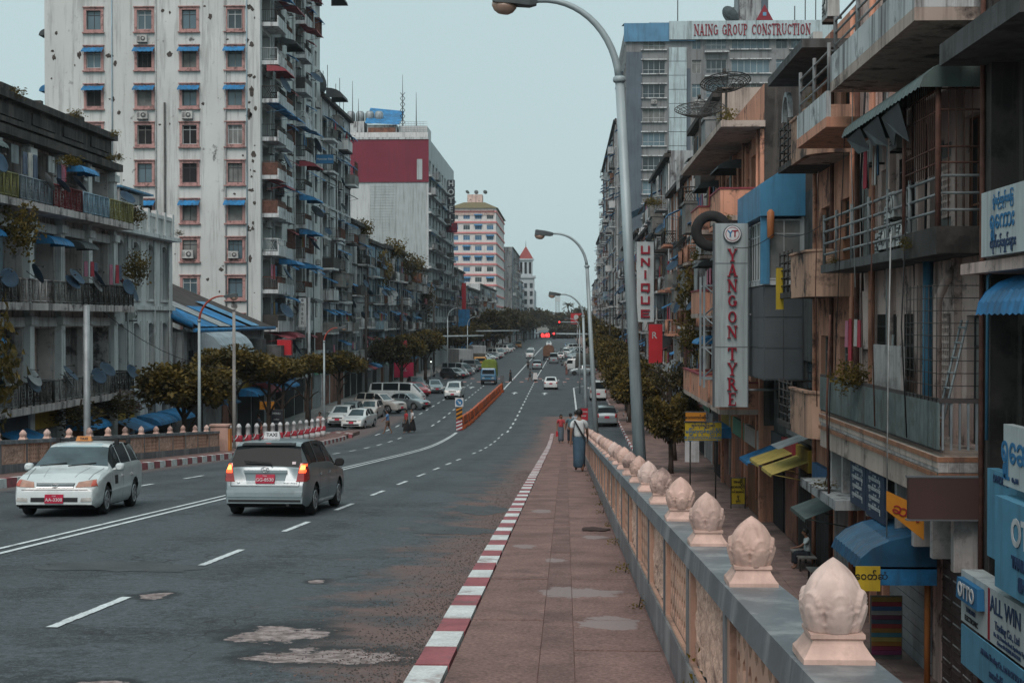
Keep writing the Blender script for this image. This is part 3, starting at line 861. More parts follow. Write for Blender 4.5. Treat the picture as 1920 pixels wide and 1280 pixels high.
def m_dish(m):
    b = MB(); rings = []
    for r, z in ((.02, .0), (.16, .015), (.3, .05), (.42, .1), (.43, .105), (.42, .112), (.3, .062), (.16, .027), (.0, .012)):
        rings.append([(r * math.cos(2 * math.pi * j / 18), r * 1.08 * math.sin(2 * math.pi * j / 18), z) for j in range(18)])
    b.rings(rings, 0)
    b.tube([(0, -.4, .1), (0, -.15, .42)], .012, 5, 1); b.lathe([(.035, 0), (.045, .08)], 8, T(0, -.15, .40), 1)
    b.tube([(0, 0, 0), (0, .05, -.12), (0, -.3, -.3)], .02, 5, 1)
    return b.mesh('satellite_dish', [m, M_IRON])
def dish(par, M, m=None, s=1.):
    m = m or R.choice([M_DISH, M_DISH, M_DISHG])
    tilt = RZ(rad(R.uniform(-50, 50))) @ RX(rad(-R.uniform(45, 70)))
    return put('satellite_dish', cached(('dish', m.name), lambda: m_dish(m)), par, M @ tilt @ S3(s, s, s))

def m_rail(w, d, h, style, m):
    """three-sided railing, centred on x, from the wall (y=0) to y=d"""
    b = MB(); x0, x1 = -w / 2, w / 2
    runs = [((x0, d), (x1, d)), ((x0, 0), (x0, d)), ((x1, 0), (x1, d))]
    for (a, e) in runs:
        L = math.hypot(e[0] - a[0], e[1] - a[1]); P = lambda q, z: (a[0] + (e[0] - a[0]) * q, a[1] + (e[1] - a[1]) * q, z)
        if style == 'bars':
            b.tube([P(0, h), P(1, h)], .028, 4); b.tube([P(0, .1), P(1, .1)], .02, 4)
            n = max(2, int(L / .14))
            for i in range(n + 1): b.tube([P(i / n, .1), P(i / n, h)], .012, 4, cap=False)
        elif style == 'horiz':
            for z in (.25, .5, .75, 1.): b.tube([P(0, h * z), P(1, h * z)], .024, 5)
            n = max(1, int(L / 1.1))
            for i in range(n + 1): b.tube([P(i / n, 0), P(i / n, h * 1.05)], .035, 5)
        elif style == 'cross':
            b.tube([P(0, h), P(1, h)], .04, 4); b.tube([P(0, .08), P(1, .08)], .03, 4)
            n = max(1, int(L / .7))
            for i in range(n + 1): b.tube([P(i / n, 0), P(i / n, h)], .045, 4)
            for i in range(n):
                u0, u1 = i / n + .12 / n, (i + 1) / n - .12 / n
                for q in (0, .3, .6):
                    b.tube([P(u0 + (u1 - u0) * q * .66, .1), P(u0 + (u1 - u0) * min(1, q * .66 + .6), h - .04)], .014, 4, cap=False)
                    b.tube([P(u1 - (u1 - u0) * q * .66, .1), P(u1 - (u1 - u0) * min(1, q * .66 + .6), h - .04)], .014, 4, cap=False)
        elif style == 'solid':
            t = .05
            if a[0] == e[0]: b.box(a[0] - t, a[0] + t, 0, d - t, 0, h)
            else: b.box(x0 - t, x1 + t, d - t + .003, d + t, 0, h + .003)
            b.tube([P(0, h + .08), P(1, h + .08)], .025, 5)
    return b.mesh('railing', m)
def balcony(par, M, w, d=1.1, h=.95, style='bars', slab_m=None, rail_m=None, t=.18):
    """slab top at the local origin"""
    w = round(w, 1); slab_m = slab_m or WALLS['grey']; rail_m = rail_m or M_IRON
    sl = cached(('slab', w, d, slab_m.name, t), lambda: MB().box(-w / 2, w / 2, -.05, d, -t, 0).mesh('balcony', slab_m))
    o = put('balcony', sl, par, M)
    put('railing', cached(('rail', w, d, h, style, rail_m.name), lambda: m_rail(w - .1, d - .06, h, style, rail_m)), o, M)
    return o

def pipe(par, pts, r=.05, m=None): return MB().tube(pts, r, 6).build('pipe', m or M_PIPEW, par)

def leaf_mesh(key, n, size, shape, m, flat=0.):
    """cloud of leaf-sized faces; shape(rng) gives a point"""
    def mk():
        r = random.Random(key); b = MB()
        for k in range(n):
            p = Vector(shape(r)); s = size * r.uniform(.6, 1.4)
            d = Vector((r.gauss(0, 1), r.gauss(0, 1), r.gauss(0, .6) - flat)).normalized(); e = d.cross(Vector((r.gauss(0, 1), r.gauss(0, 1), r.gauss(0, 1)))).normalized()
            q = d.cross(e) * .25 * s
            b.add([p, p + d * s * .5 + e * s * .32 + q, p + d * s * 1.1, p + d * s * .5 - e * s * .32 + q], [(0, 1, 2, 3)])
        return b.mesh('foliage', m)
    return cached(('leaf', key), mk)
LEAF_A = leafmat('leaf_olive', (.042, .036, .012), (.185, .132, .03))
LEAF_B = leafmat('leaf_dark', (.028, .027, .014), (.085, .062, .018))
LEAF_C = leafmat('leaf_yellow', (.085, .07, .012), (.20, .145, .018))
M_TRUNK = mat('bark', (.06, .045, .037), .95, .35, 4., bump=.8)
def bush_shape(r):
    while True:
        p = Vector((r.uniform(-1, 1), r.uniform(-1, 1), r.uniform(-1, 1)))
        if .25 < p.length < 1: break
    q = math.sin(p.x * 5 + 1) * math.sin(p.y * 4.3) * math.sin(p.z * 4.7 + 2)
    return p * (.72 + .5 * q)
def plant(loc, s, label, m=None, droop=1., group='weeds rooted in old walls', n=260):
    m = m or R.choice([LEAF_A, LEAF_A, LEAF_B])
    t = thing('wall_plant', label, 'plant', loc, group)
    v = R.randrange(3)
    me = leaf_mesh('wp%s%d%d' % (m.name, v, n), n, .14 if n > 500 else .17, bush_shape, m)
    put('foliage', me, t, T(*loc) @ RZ(R.uniform(0, 6)) @ S3(s, s, s * droop))
    MB().tube([loc, (loc[0] + .1 * s, loc[1], loc[2] + .5 * s)], .03 * s, 4).build('stem', M_TRUNK, t)
    return t
# ================================================================ buildings
def grid(W, n, floors, ww, wh, sill=.9, m0=.0, skip=()):
    out = []; step = (W - 2 * m0) / n
    for j, z in enumerate(floors):
        for i in range(n):
            if (i, j) in skip: continue
            c = m0 + step * (i + .5)
            out.append((c - ww / 2, c + ww / 2, z + sill, z + sill + wh, i, j, z))
    return out

def pick(v): return R.choice(v) if isinstance(v, (list, tuple)) else v
def dress(b, F, holes, style='two', fm=None, panes=None, depth=.2, aw=0., awm=None, awd=.7, awdrop=.35, acp=0., dishp=0., balp=0., bal=None,
          sur=None, curved=False, laundry=0.):
    for (u0, u1, v0, v1, i, j, z) in holes:
        w, h, c = u1 - u0, v1 - v0, (u0 + u1) / 2
        o = window(b, F @ T(c, 0, v0), w, h, pick(style), pick(fm or M_FRDK), pick(panes or PANES), depth)
        if sur:
            def mk():
                q = MB(); t = .2
                q.box(-w / 2 - t, -w / 2, 0, .07, -t, h + t); q.box(w / 2, w / 2 + t, 0, .07, -t, h + t)
                q.box(-w / 2, w / 2, 0, .068, h, h + t); q.box(-w / 2, w / 2, 0, .068, -t, 0)
                q.box(-w / 2 - t - .08, w / 2 + t + .08, 0, .2, -t - .09, -t - .002); q.box(-w / 2 - t - .06, w / 2 + t + .06, 0, .17, h + t + .002, h + t + .07)
                return q.mesh('surround', sur)
            put('surround', cached(('sur', round(w, 2), round(h, 2), sur.name), mk), o, F @ T(c, 0, v0))
        if R.random() < aw:
            k = .12 if sur else .05
            put('awning', awning_mesh(w + .5, awd, awdrop, pick(awm or M_BLUE), curved), o, F @ T(c, k, v1 + (.12 if not sur else .08)))
        if R.random() < balp:
            bb = bal or {}
            balcony(b, F @ T(c, 0, z), bb.get('w', w + .9), bb.get('d', 1.1), bb.get('h', .95), pick(bb.get('style', 'bars')), pick(bb.get('slab', WALLS['grey'])), pick(bb.get('rail', M_IRON)))
            if R.random() < dishp: dish(b, F @ T(c + R.uniform(-.5, .5) * w, bb.get('d', 1.1) + .15, z + 1.2))
            if R.random() < acp: ac(b, F @ T(c + R.uniform(-.3, .3) * w, .35, z + .1))
            if R.random() < laundry: wash(b, F @ T(c, bb.get('d', 1.1) - .2, z + 1.9), w)
        else:
            if R.random() < acp: ac(b, F @ T(c + R.uniform(-.3, .3) * w, .02, v0 - .95))
            if R.random() < dishp: dish(b, F @ T(c + R.uniform(-.8, .8) * w, .5, v0 + R.uniform(-.6, .6)))
def awning_mesh(w, d, drop, m, curved):
    w = round(w, 1)
    return cached(('aw', w, d, drop, m.name, curved), lambda: m_awning(w, d, drop, m, curved))
CLOTH = [mat('cloth_%d' % i, c, .9, .2, 3.) for i, c in enumerate([(.35, .05, .07), (.09, .12, .17), (.42, .42, .4), (.24, .17, .06), (.1, .2, .33), (.13, .12, .13), (.38, .16, .22)])]
def wash(par, M, w):
    n = max(2, int(w / .45))
    for k in range(n):
        m = R.choice(CLOTH); h = R.choice([.7, .9, 1.1])
        def mk():
            q = MB()
            xs = [-.2 + .05 * i for i in range(9)]
            for a, c in zip(xs, xs[1:]):
                ya, yc = .03 * math.sin(a * 30), .03 * math.sin(c * 30)
                q.quad((a, ya, 0), (c, yc, 0), (c, yc * 1.6, -h), (a, ya * 1.6, -h)); q.quad((c, yc + .01, 0), (a, ya + .01, 0), (a, ya * 1.6 + .01, -h), (c, yc * 1.6 + .01, -h))
            return q.mesh('laundry', m)
        put('laundry', cached(('wash', m.name, h), mk), par, M @ T(-w / 2 + w * (k + .5) / n, R.uniform(-.1, .1), R.uniform(-.05, .05)))

def building(name, label, x0, x1, y0, y1, h, wallm, faces, roof=True, parapet=.7, base=0.):
    """faces: list of (side, holes, dress kwargs, depth); side in 'cam', 'E' (street face of the left row), 'W' (street face of the right row)"""
    b = thing(name, label, 'building', ((x0 + x1) / 2, (y0 + y1) / 2, base))
    fr = {'cam': (frame(FY, x1, y0), x1 - x0), 'E': (frame(FX, x1, y1), y1 - y0), 'W': (frame(FN, x0, y0), y1 - y0), 'far': (frame(0, x0, y1), x1 - x0)}
    mbw = MB(); given = {}
    for side, holes, kw, depth in faces: given[side] = (holes, kw, depth)
    for side in ('cam', 'E', 'W', 'far'):
        F, W = fr[side]
        hs, kw, depth = given.get(side, ([], None, .2))
        holed(mbw, F, W, h, hs, depth)
        # dark sheet behind the openings, painted as the shade of unlit rooms
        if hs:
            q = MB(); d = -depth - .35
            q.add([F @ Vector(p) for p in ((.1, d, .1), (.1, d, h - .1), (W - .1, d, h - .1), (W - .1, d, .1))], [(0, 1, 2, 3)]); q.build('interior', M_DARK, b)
    mbw.build('wall', wallm, b)
    if roof: MB().box(x0 + .15, x1 - .15, y0 + .15, y1 - .15, h - parapet - .1, h - parapet).build('roof', M_ROOF, b)
    for side, (hs, kw, depth) in given.items():
        if kw is not None: dress(b, fr[side][0], hs, **kw)
    return b, fr
def ledge(b, F, W, z, m, d=.25, t=.14, name='cornice', u0=0.):
    q = MB(); q.box(u0, W, .004, d, z, z + t); q.v = [tuple(F @ Vector(p)) for p in q.v]; q.build(name, m, b)
JOINED = {'window_cage', 'shutter', 'attic_slot', 'cladding_slat', 'roof_trellis'}
def boxes(b, F, L, m, name):
    if len(L) > 1 and name not in JOINED:
        first = None
        for a in L:
            o = boxes(b if first is None or name in ('pilaster', 'cladding_panel', 'tile_panel', 'partition', 'shutter_board') else b, F, [a], m, name)
            first = first or o
        return first
    q = MB()
    for a in L: q.box(*a)
    q.v = [tuple(F @ Vector(p)) for p in q.v]
    return q.build(name, m, b)
def shops(b, F, W, n, z1=3.6, seed=1):
    """open shop bays at street level: shutters, boards over the doors"""
    r = random.Random(seed); s = W / n
    cols = [mat('shop_board_%d' % i, c, .6, .15, 2., streak=.3) for i, c in enumerate([(.05, .16, .32), (.32, .04, .05), (.42, .42, .4), (.36, .24, .03), (.06, .07, .08), (.1, .3, .2)])]
    for i in range(n):
        u0, u1 = i * s + .25, (i + 1) * s - .25
        k = r.random()
        m = M_DARK if k < .45 else M_WOODB if k < .6 else M_STEEL if k < .85 else WALLS['brick']  # dark slabs paint the shade of an open bay, the rest are shutters
        for q in (range(6) if (F @ Vector((u0, 0, 0))).y < 70 and F[1][3] < 75 else ()):
            boxes(b, F, [(u0 + (u1 - u0) * q / 6 + .02, u0 + (u1 - u0) * (q + 1) / 6 - .02, .006, .06, .2, z1 - .5)], m, 'shutter')
        if not ((F @ Vector((u0, 0, 0))).y < 70 and F[1][3] < 75): boxes(b, F, [(u0 + .02, u1 - .02, .006, .06, .2, z1 - .5)], m, 'shutter')
        if r.random() < .75: boxes(b, F, [(u0, u1, .02, .12 + .1 * r.random(), z1 - .4, z1 + .35)], r.choice(cols), 'shop_board')
        if r.random() < .45: awning(b, F @ T((u0 + u1) / 2, .1, z1 - .2), (u1 - u0), 1.3, .5, r.choice([M_BLUE, M_BLUE, M_REDAW, M_DKAW, M_GRAW]), r.random() < .5)

# ---------------------------------------------------------------- left: old colonial block with galleries
XL = -22.85
M_OLD = mat('wall_old_colonial', (.50, .45, .435), .92, .3, .6, streak=.75, mold=.85, moldscale=.7, mold_lo=.54, bump=.4, mold2=.5)
y0, y1 = 37., 70.6
nb = 9; bw = (y1 - y0) / nb
hs = []
for j, z in enumerate((4.7, 8.9, 13.0)):
    for i in range(nb): hs.append((i * bw + .35, (i + 1) * bw - .35, z + .02, z + (3.15 if j < 2 else 2.5), i, j, z))
b, fr = building('colonial_building', 'blackened colonial block with balconies on the left edge', -36, XL, y0, y1, 17.4, M_OLD, [('E', hs, None, .9)])
F, W = fr['E']
for (u0, u1, v0, v1, i, j, z) in hs:
    c = (u0 + u1) / 2; w = u1 - u0
    pm = R.choice([WALLS['pink'], WALLS['white'], WALLS['grey'], WALLS['blue']])
    boxes(b, F, [(u0, c - w * .12, -.88, -.8, v0, v1), (c + w * .12, u1, -.88, -.8, v0, v1)], pm, 'partition')
    window(b, F @ T(c, 0, v0), w * .24, 2.1, 'two', M_WOODG, M_DARK, .85, 'door')
    if R.random() < .6: window(b, F @ T(c + w * .31, 0, v0 + .9), w * .22, 1.2, 'two', M_FRWH, None, .78)
    rm = [M_WOODG, mat('rail_stone', (.22, .22, .215), .9, .3, 2., streak=.6), M_WOODG, M_OLD, M_OLD, M_IRON][R.randrange(6)]
    if j == 2: rm = [mat('rail_maroon', (.16, .03, .035), .7, .3), mat('rail_slate', (.16, .2, .23), .7, .3), mat('rail_olive', (.2, .19, .07), .7, .3), mat('rail_bluegrey', (.2, .3, .38), .7, .3)][(i + 2) % 4]
    balcony(b, F @ T(c, 0, z), bw, 1.25, .95, 'cross', M_OLD, rm, t=.3)
    if R.random() < .55: awning(b, F @ T(c + R.uniform(-.5, .5), .02, v1 - .15), w * R.uniform(.5, .9), 1.1, .45, R.choice([M_BLUE, M_BLUE, M_DKAW, M_GRAW]), True)
    if R.random() < .7: dish(b, F @ T(c + R.uniform(-1.2, 1.2), 1.4, z + 1.15), s=.95)
    if R.random() < .5: dish(b, F @ T(c + R.uniform(-1.2, 1.2), 1.35, z + .9), s=.9)
    if R.random() < .6: ac(b, F @ T(c + R.choice([-1, 1]) * w * .3, -.6, z + .05))
    if R.random() < .25: wash(b, F @ T(c, .9, z + 2.0), w * .5)
boxes(b, F, [(i * bw - .25, i * bw + .25, .004, .3, 0, 15.6) for i in range(nb + 1)], WALLS['plaster'], 'pilaster')
for z in (8.0, 12.1, 15.1): boxes(b, F, [(i * bw - .38, i * bw + .38, .01, .42, z, z + .35) for i in range(nb + 1)], WALLS['plaster'], 'capital')
for z in (7.9, 12.0): boxes(b, F, [(i * bw + .27, (i + 1) * bw - .27, .004, .14, z + .02, z + .42) for i in range(nb)], WALLS['plaster'], 'lintel')
ledge(b, F, W, 15.6, M_BLACKW, .7, .35); ledge(b, F, W, 16.2, M_BLACKW, .3, .2); ledge(b, F, W, 17.15, M_BLACKW, .45, .3)
boxes(b, F, [(0, W, .004, .12, 15.95, 17.2)], M_BLACKW, 'parapet')
boxes(b, F, [(i * bw + .5, (i + 1) * bw - .5, .12, .2, 16.5, 17.0) for i in range(nb)], M_BLACKW, 'parapet_panel')
shops(b, F, W, nb, 3.9, 3)
rz_ = random.Random(6)
for k in range(14):
    u = rz_.uniform(1, W - 1); w_ = rz_.uniform(.3, 1.6); boxes(b, F, [(u, u + w_, -.3, .1, 17.4, 17.4 + rz_.uniform(.08, .45))], M_BLACKW, 'broken_coping')
for k in range(10):
    u = rz_.uniform(.5, W - 1.2); boxes(b, F, [(u, u + rz_.uniform(.4, 1.1), .2, .24, 13.3 + rz_.uniform(1.2, 1.7), 15.4)], rz_.choice([WALLS['plaster'], WALLS['blue'], WALLS['pink'], M_STEEL]), 'patch_panel')
MB().box(XL - 3, XL - 2.4, 69.6, 70.4, 17.3, 18.6).build('chimney', M_BLACKW, b)

# white corner wing with tall arched windows
y0, y1 = 70.6, 82.
hs = grid(y1 - y0, 4, (4.9, 9.2), 1.35, 3.0, .15, .35) + grid(y1 - y0, 4, (1.2,), 1.2, 2.0, .3, .35)
b, fr = building('white_corner_house', 'white house with tall arched windows beside the blackened colonial block', -34, XL, y0, y1, 12.9, WALLS['plaster'], [('E', hs, None, .45)])
F, W = fr['E']
def archfill(w, d):
    q = MB(); n = 10; r = w / 2
    for sx in (-1, 1):
        pts = [(sx * r, 0)] + [(sx * r * math.cos(rad(90 * i / n)), r * .55 * math.sin(rad(90 * i / n)) - r * .55) for i in range(n + 1)]
        pts = [(sx * r, 0)] + [(sx * r * math.cos(rad(90 * i / n)), -r * .55 + r * .55 * math.sin(rad(90 * i / n))) for i in range(n + 1)]
        q.prism(pts if sx < 0 else pts[::-1], -d, -.004)
    return q.mesh('arch', WALLS['plaster'])
for (u0, u1, v0, v1, i, j, z) in hs:
    c = (u0 + u1) / 2
    o = window(b, F @ T(c, 0, v0), u1 - u0, v1 - v0, 'two', R.choice([M_FRWH, M_WOODG]), R.choice([M_CURT, M_GLASS, M_DARK, M_GLASS]), .42)
    if v1 - v0 > 2.5:
        put('arch', cached(('arch', round(u1 - u0, 2)), lambda: archfill(u1 - u0, .4)), o, F @ T(c, 0, v1))
        boxes(b, F, [(u0 - .1, u0, .004, .09, v0, v1 + .1), (u1, u1 + .1, .004, .09, v0, v1 + .1), (u0 - .1, u1 + .1, .004, .12, v0 - .14, v0 - .004)], WALLS['plaster'], 'moulding')
ledge(b, F, W, 8.75, WALLS['plaster'], .18, .22); ledge(b, F, W, 12.7, WALLS['plaster'], .55, .2); ledge(b, F, W, 4.3, WALLS['plaster'], .2, .25)
n = 7
for i in range(n):
    u = W * i / n
    boxes(b, F, [(u, u + .35, -.2, .12, 12.9, 14.3)], WALLS['plaster'], 'parapet_post')
    boxes(b, F, [(u + .37 + .17 * k, u + .46 + .17 * k, -.1, .02, 13.0, 13.9) for k in range(7)], WALLS['plaster'], 'baluster')
    boxes(b, F, [(u + .36, u + W / n - .01, -.16, .08, 13.9, 14.1)], WALLS['plaster'], 'parapet_rail')
for u in (1.2, 4.1, 8.9): pipe(b, [F @ Vector((u, .14, 1)), F @ Vector((u, .14, 12.6))], .06)
ac(b, F @ T(8.5, 0, 8.2)); dish(b, F @ T(W - .6, .5, 10), M_DISHR, 1.2); dish(b, F @ T(W - 1.2, .7, 9.6), M_DISH, 1.2)
shops(b, F, W, 3, 3.3, 8)
for k, (y, z, m) in enumerate(((71.5, 15.2, M_DISHR), (72.5, 13.9, M_DISHR))): dish(b, T(XL - .6, y, z), m, 1.5)
boxes(b, T(0, 0, 0), [(-27, XL - .5, 74, 80, 15.2, 15.3)], M_BLUEL, 'roof_sheet'); boxes(b, T(0, 0, 0), [(-26.9, -26.8, 74.1, 74.2, 12.9, 15.2), (XL - .7, XL - .6, 74.1, 74.2, 12.2, 15.2), (-26.9, XL - .8, 74.15, 79, 12.2, 15.1)], WALLS['grey'], 'roof_shed')

# low shed with a dark pitched roof in front of the tower
y0, y1 = 82.4, 104.5
b, fr = building('roadside_shed', 'low shop row under a dark sloping roof with blue gutters below the white tower', -30, -22.3, y0, y1, 7.5, WALLS['grey'], [('E', grid(y1 - y0, 6, (4.0,), 1.6, 1.6, .8), dict(style='three', aw=.5, awm=[M_BLUE, M_REDAW], acp=.4), .2)], roof=False)
q = MB(); q.add([(-21.7, y0 - .4, 7.6), (-21.7, y1, 7.6), (-30.2, y1, 11.2), (-30.2, y0 - .4, 11.2), (-21.7, y0 - .4, 7.75), (-21.7, y1, 7.75), (-30.2, y1, 11.35), (-30.2, y0 - .4, 11.35)],
      [(0, 1, 2, 3), (7, 6, 5, 4), (0, 4, 5, 1), (1, 5, 6, 2), (0, 3, 7, 4)]); q.build('roof', mat('roof_black', (.05, .048, .047), .9, .4, 1., streak=.4), b)
q = MB(); q.add([(-22.3, y0, 7.5), (-30, y0, 7.5), (-30, y0, 11.)], [(0, 1, 2)]); q.build('gable', WALLS['dark'], b)
MB().tube([(-21.6, y0 - .6, 7.9), (-27.5, y0 - .6, 10.4)], .16, 8).build('gutter', M_BLUE, b)
MB().tube([(-21.5, y0 - .6, 7.6), (-21.5, y1, 7.62)], .12, 8).build('gutter', M_BLUE, b)
for i in range(5):
    q = MB(); q.add([(-21.55, y0 + i * .3 - .5, 7.8), (-24.6, y0 + i * .3 - .5, 9.9), (-24.6, y0 + i * .3 - .3, 9.85), (-21.55, y0 + i * .3 - .3, 7.75)], [(0, 1, 2, 3)]); q.build('roof_sheet', M_STEEL if i % 2 else M_BLUEL, b)
for i, (ya, yb, m) in enumerate(((83, 87.5, M_BLUE), (88, 91, M_STEEL), (91.3, 95.5, M_BLUE), (97, 99.5, M_BLUEL))):
    q = MB(); n = int((yb - ya) / .2)
    for k in range(n):
        a, c = ya + (yb - ya) * k / n, ya + (yb - ya) * (k + 1) / n; o_ = .02 if k % 2 else .06; o2 = .06 if k % 2 else .02; xe = -24.6 - .9 * (i % 2)
        zz = lambda x: 7.75 + (-21.6 - x) * .425
        q.quad((-21.55, a, zz(-21.55) + .05 + o_), (-21.55, c, zz(-21.55) + .05 + o2), (xe, c, zz(xe) + .05 + o2), (xe, a, zz(xe) + .05 + o_))
    q.build('roof_sheet', m, b)
F, W = fr['E']
put('awning', cached('bigaw', lambda: m_awning(8.5, 1.6, 1.9, mat('awning_pale_sheet', (.27, .34, .38), .5, .2, 1., streak=.4), True)), b, F @ T(W - 4.8, .7, 7.5))
shops(b, F, W, 5, 3.7, 14)
boxes(b, F, [(.1, 4.6, .4, 2.2, 5.2, 6.4)], WALLS['dark'], 'canopy'); boxes(b, F, [(4.9, 6.2, .3, 1.2, 3.8, 6.9)], M_DKAW, 'canopy')
# ---------------------------------------------------------------- left: white tower
y0, y1, H = 106., 132., 41.
rows = [13.5 - 2.87 * 3 + 2.87 * k for k in range(12)]
X1, X0 = XL, -39.2
cols = (-35.45, -31.6, -28.2, -24.76)
hg = []
for j, z in enumerate(rows):
    for i, x in enumerate(cols): hg.append((X1 - x - .55, X1 - x + .55, z - .72, z + .72, i, j, z - .72))
fl = [1.9 + 2.87 * k for k in range(1, 13)]
he = []
for j, z in enumerate(fl):
    for i in range(6):
        c = (i + .5) * (y1 - y0) / 6
        he.append((c - 1.45, c + 1.45, z + .03, z + 2.3, i, j, z) if i in (5, 4, 2) else (c - .6, c + .6, z + .8, z + 2.2, i, j, z))
TW, fr = building('white_tower', 'tall white apartment tower with pink window surrounds and peeling plaster', X0, X1, y0, y1, H, WALLS['tower'], [('cam', hg, None, .25), ('E', he, None, .7)])
F, W = fr['cam']
awn = {(0, 5), (1, 5), (2, 5), (3, 5), (0, 4 + 3), (2, 4 + 3), (3, 7), (0, 8), (1, 8), (2, 8), (3, 8), (2, 4), (3, 4), (1, 4)}
for (u0, u1, v0, v1, i, j, z) in hg:
    row = 11 - j
    dress(TW, F, [(u0, u1, v0, v1, i, j, z)], style=R.choice(['two', 'slide', 'three']), fm=R.choice([M_FRDK, M_FRDK, M_WOODG, M_FRWH]), depth=R.choice([.2, .16, .1]), sur=M_FRPK, panes=[M_GLASS, M_GLASS2, M_GLASS2, M_CURT, M_DARK],
          aw=1. if j in (4, 7, 8) and R.random() < .92 else 0., awd=.45, awdrop=.3, acp=0.)
    if (i, j) in ((1, 9), (1, 7), (2, 7), (2, 3), (3, 3)): ac(TW, F @ T((u0 + u1) / 2 + .1, .04, v0 - (1.0 if j > 3 else -.05)))
for u in (2.6, 7.9): pipe(TW, [F @ Vector((u, .08, 8)), F @ Vector((u, .08, H - 1))], .06, M_PIPEW)
for u in (1.0, 11.2): pipe(TW, [F @ Vector((u, .08, 6)), F @ Vector((u, .08, H - 1))], .045, WALLS['blue'])
pipe(TW, [F @ Vector((7.2, .12, 6)), F @ Vector((7.2, .12, 24.5))], .08, WALLS['dark'])
# spalled plaster: thin-edged pits in the render coat
M_SPALL = mat('spalled_brick', (.07, .06, .055), .95, .5, 5., bump=.8)
rr = random.Random(4)
for k in range(150):
    u, v = rr.uniform(.3, W - .3), rr.uniform(8, H - 1.5)
    if rr.random() < .3: u = rr.choice([W - .6, .4, .7]) + rr.uniform(-.3, .3)
    if any(a[0] - .45 < u < a[1] + .45 and a[2] - .5 < v < a[3] + .5 for a in hg): continue
    if u < .3 or u > W - .3: continue
    q = MB(); n = 13; s = rr.uniform(.06, .2) * (1.6 if rr.random() < .15 else 1); e = rr.uniform(.6, 2.0)
    q.add([F @ Vector((u + s * math.cos(6.283 * t / n) * rr.uniform(.5, 1.15), .012, v + s * e * math.sin(6.283 * t / n) * rr.uniform(.5, 1.15))) for t in range(n)], [tuple(range(n))])
    q.build('plaster_scar', M_SPALL, TW)
F, W = fr['E']
M_TBAL = WALLS['white']
for (u0, u1, v0, v1, i, j, z) in he:
    c = (u0 + u1) / 2
    if u1 - u0 > 2:
        window(TW, F @ T(c - .5, 0, z + .05), 1.0, 2.1, 'two', M_FRDK, None, .65, 'door'); window(TW, F @ T(c + .8, 0, z + .9), 1.1, 1.2, 'two', M_FRDK, None, .65)
        boxes(TW, F, [(u0, c - 1.02, -.69, -.62, z, z + 2.3), (c + .02, c + .24, -.69, -.62, z, z + 2.3)], WALLS['grey'], 'partition')
        o = balcony(TW, F @ T(c, 0, z), 3.2, 1.2 if i == 5 else .9, .95, R.choice(['cross', 'solid', 'bars', 'bars']), M_TBAL, R.choice([M_IRON, M_TBAL, M_RUST, M_IRON]), t=.3)
        boxes(TW, F, [(c - 1.62, c + 1.62, (1.2 if i == 5 else .9) - .02, (1.2 if i == 5 else .9) + .06, z - .32, z + .5)], M_TBAL, 'balcony_front')
        if R.random() < .68: awning(TW, F @ T(c, .4, v1 + .2), 3.5, 1.5, .45, R.choice([M_BLUE, M_BLUE, M_BLUE, M_REDAW, M_DKAW]), R.random() < .3)
        if R.random() < .6: ac(TW, F @ T(c + R.uniform(-1, 1), 0, z - 1.0))
        if R.random() < .35: dish(TW, F @ T(c + R.uniform(-1, 1), 1.4, z + 1.2), s=1.5)
        if R.random() < .3: wash(TW, F @ T(c, .6, z + 1.9), 2.2)
    else:
        window(TW, F @ T(c, 0, v0), 1.2, 1.4, 'two', M_FRDK, None, .2)
        if R.random() < .45: awning(TW, F @ T(c, .02, v1 + .1), 1.6, .7, .35, R.choice([M_BLUE, M_BLUE, M_REDAW]))
        if R.random() < .5: ac(TW, F @ T(c, .02, v0 - .9))
        if R.random() < .3: boxes(TW, F, [(u0 - .1 + .14 * k, u0 - .06 + .14 * k, .02, .45, v0 - .1, v1 + .1) for k in range(10)], R.choice([M_IRON, M_RUST]), 'window_cage')
for u in (W / 6, W * 2 / 6, W / 2, W * 5 / 6):
    pipe(TW, [F @ Vector((u, .1, 2)), F @ Vector((u, .1, H - 1))], .09, R.choice([M_PIPEW, M_STEEL])); pipe(TW, [F @ Vector((u + .35, .1, 2)), F @ Vector((u + .35, .1, H - 3))], .06)
shops(TW, F, W, 6, 3.6, 5)
for k, z in enumerate((38.5, 29.5)): awning(TW, frame(FX, XL, 131.5, z) @ T(0, .9, 0), 3., 1.6, .9, M_DKAW, True)
# the strip of side wall seen beyond the left edge carries small hoods
for k in range(4): awning(TW, frame(90, X0, 107, 26 + 4.2 * k) @ T(0, 0, 0), 1.2, .6, .5, R.choice([M_BLUE, M_DKAW]), True)

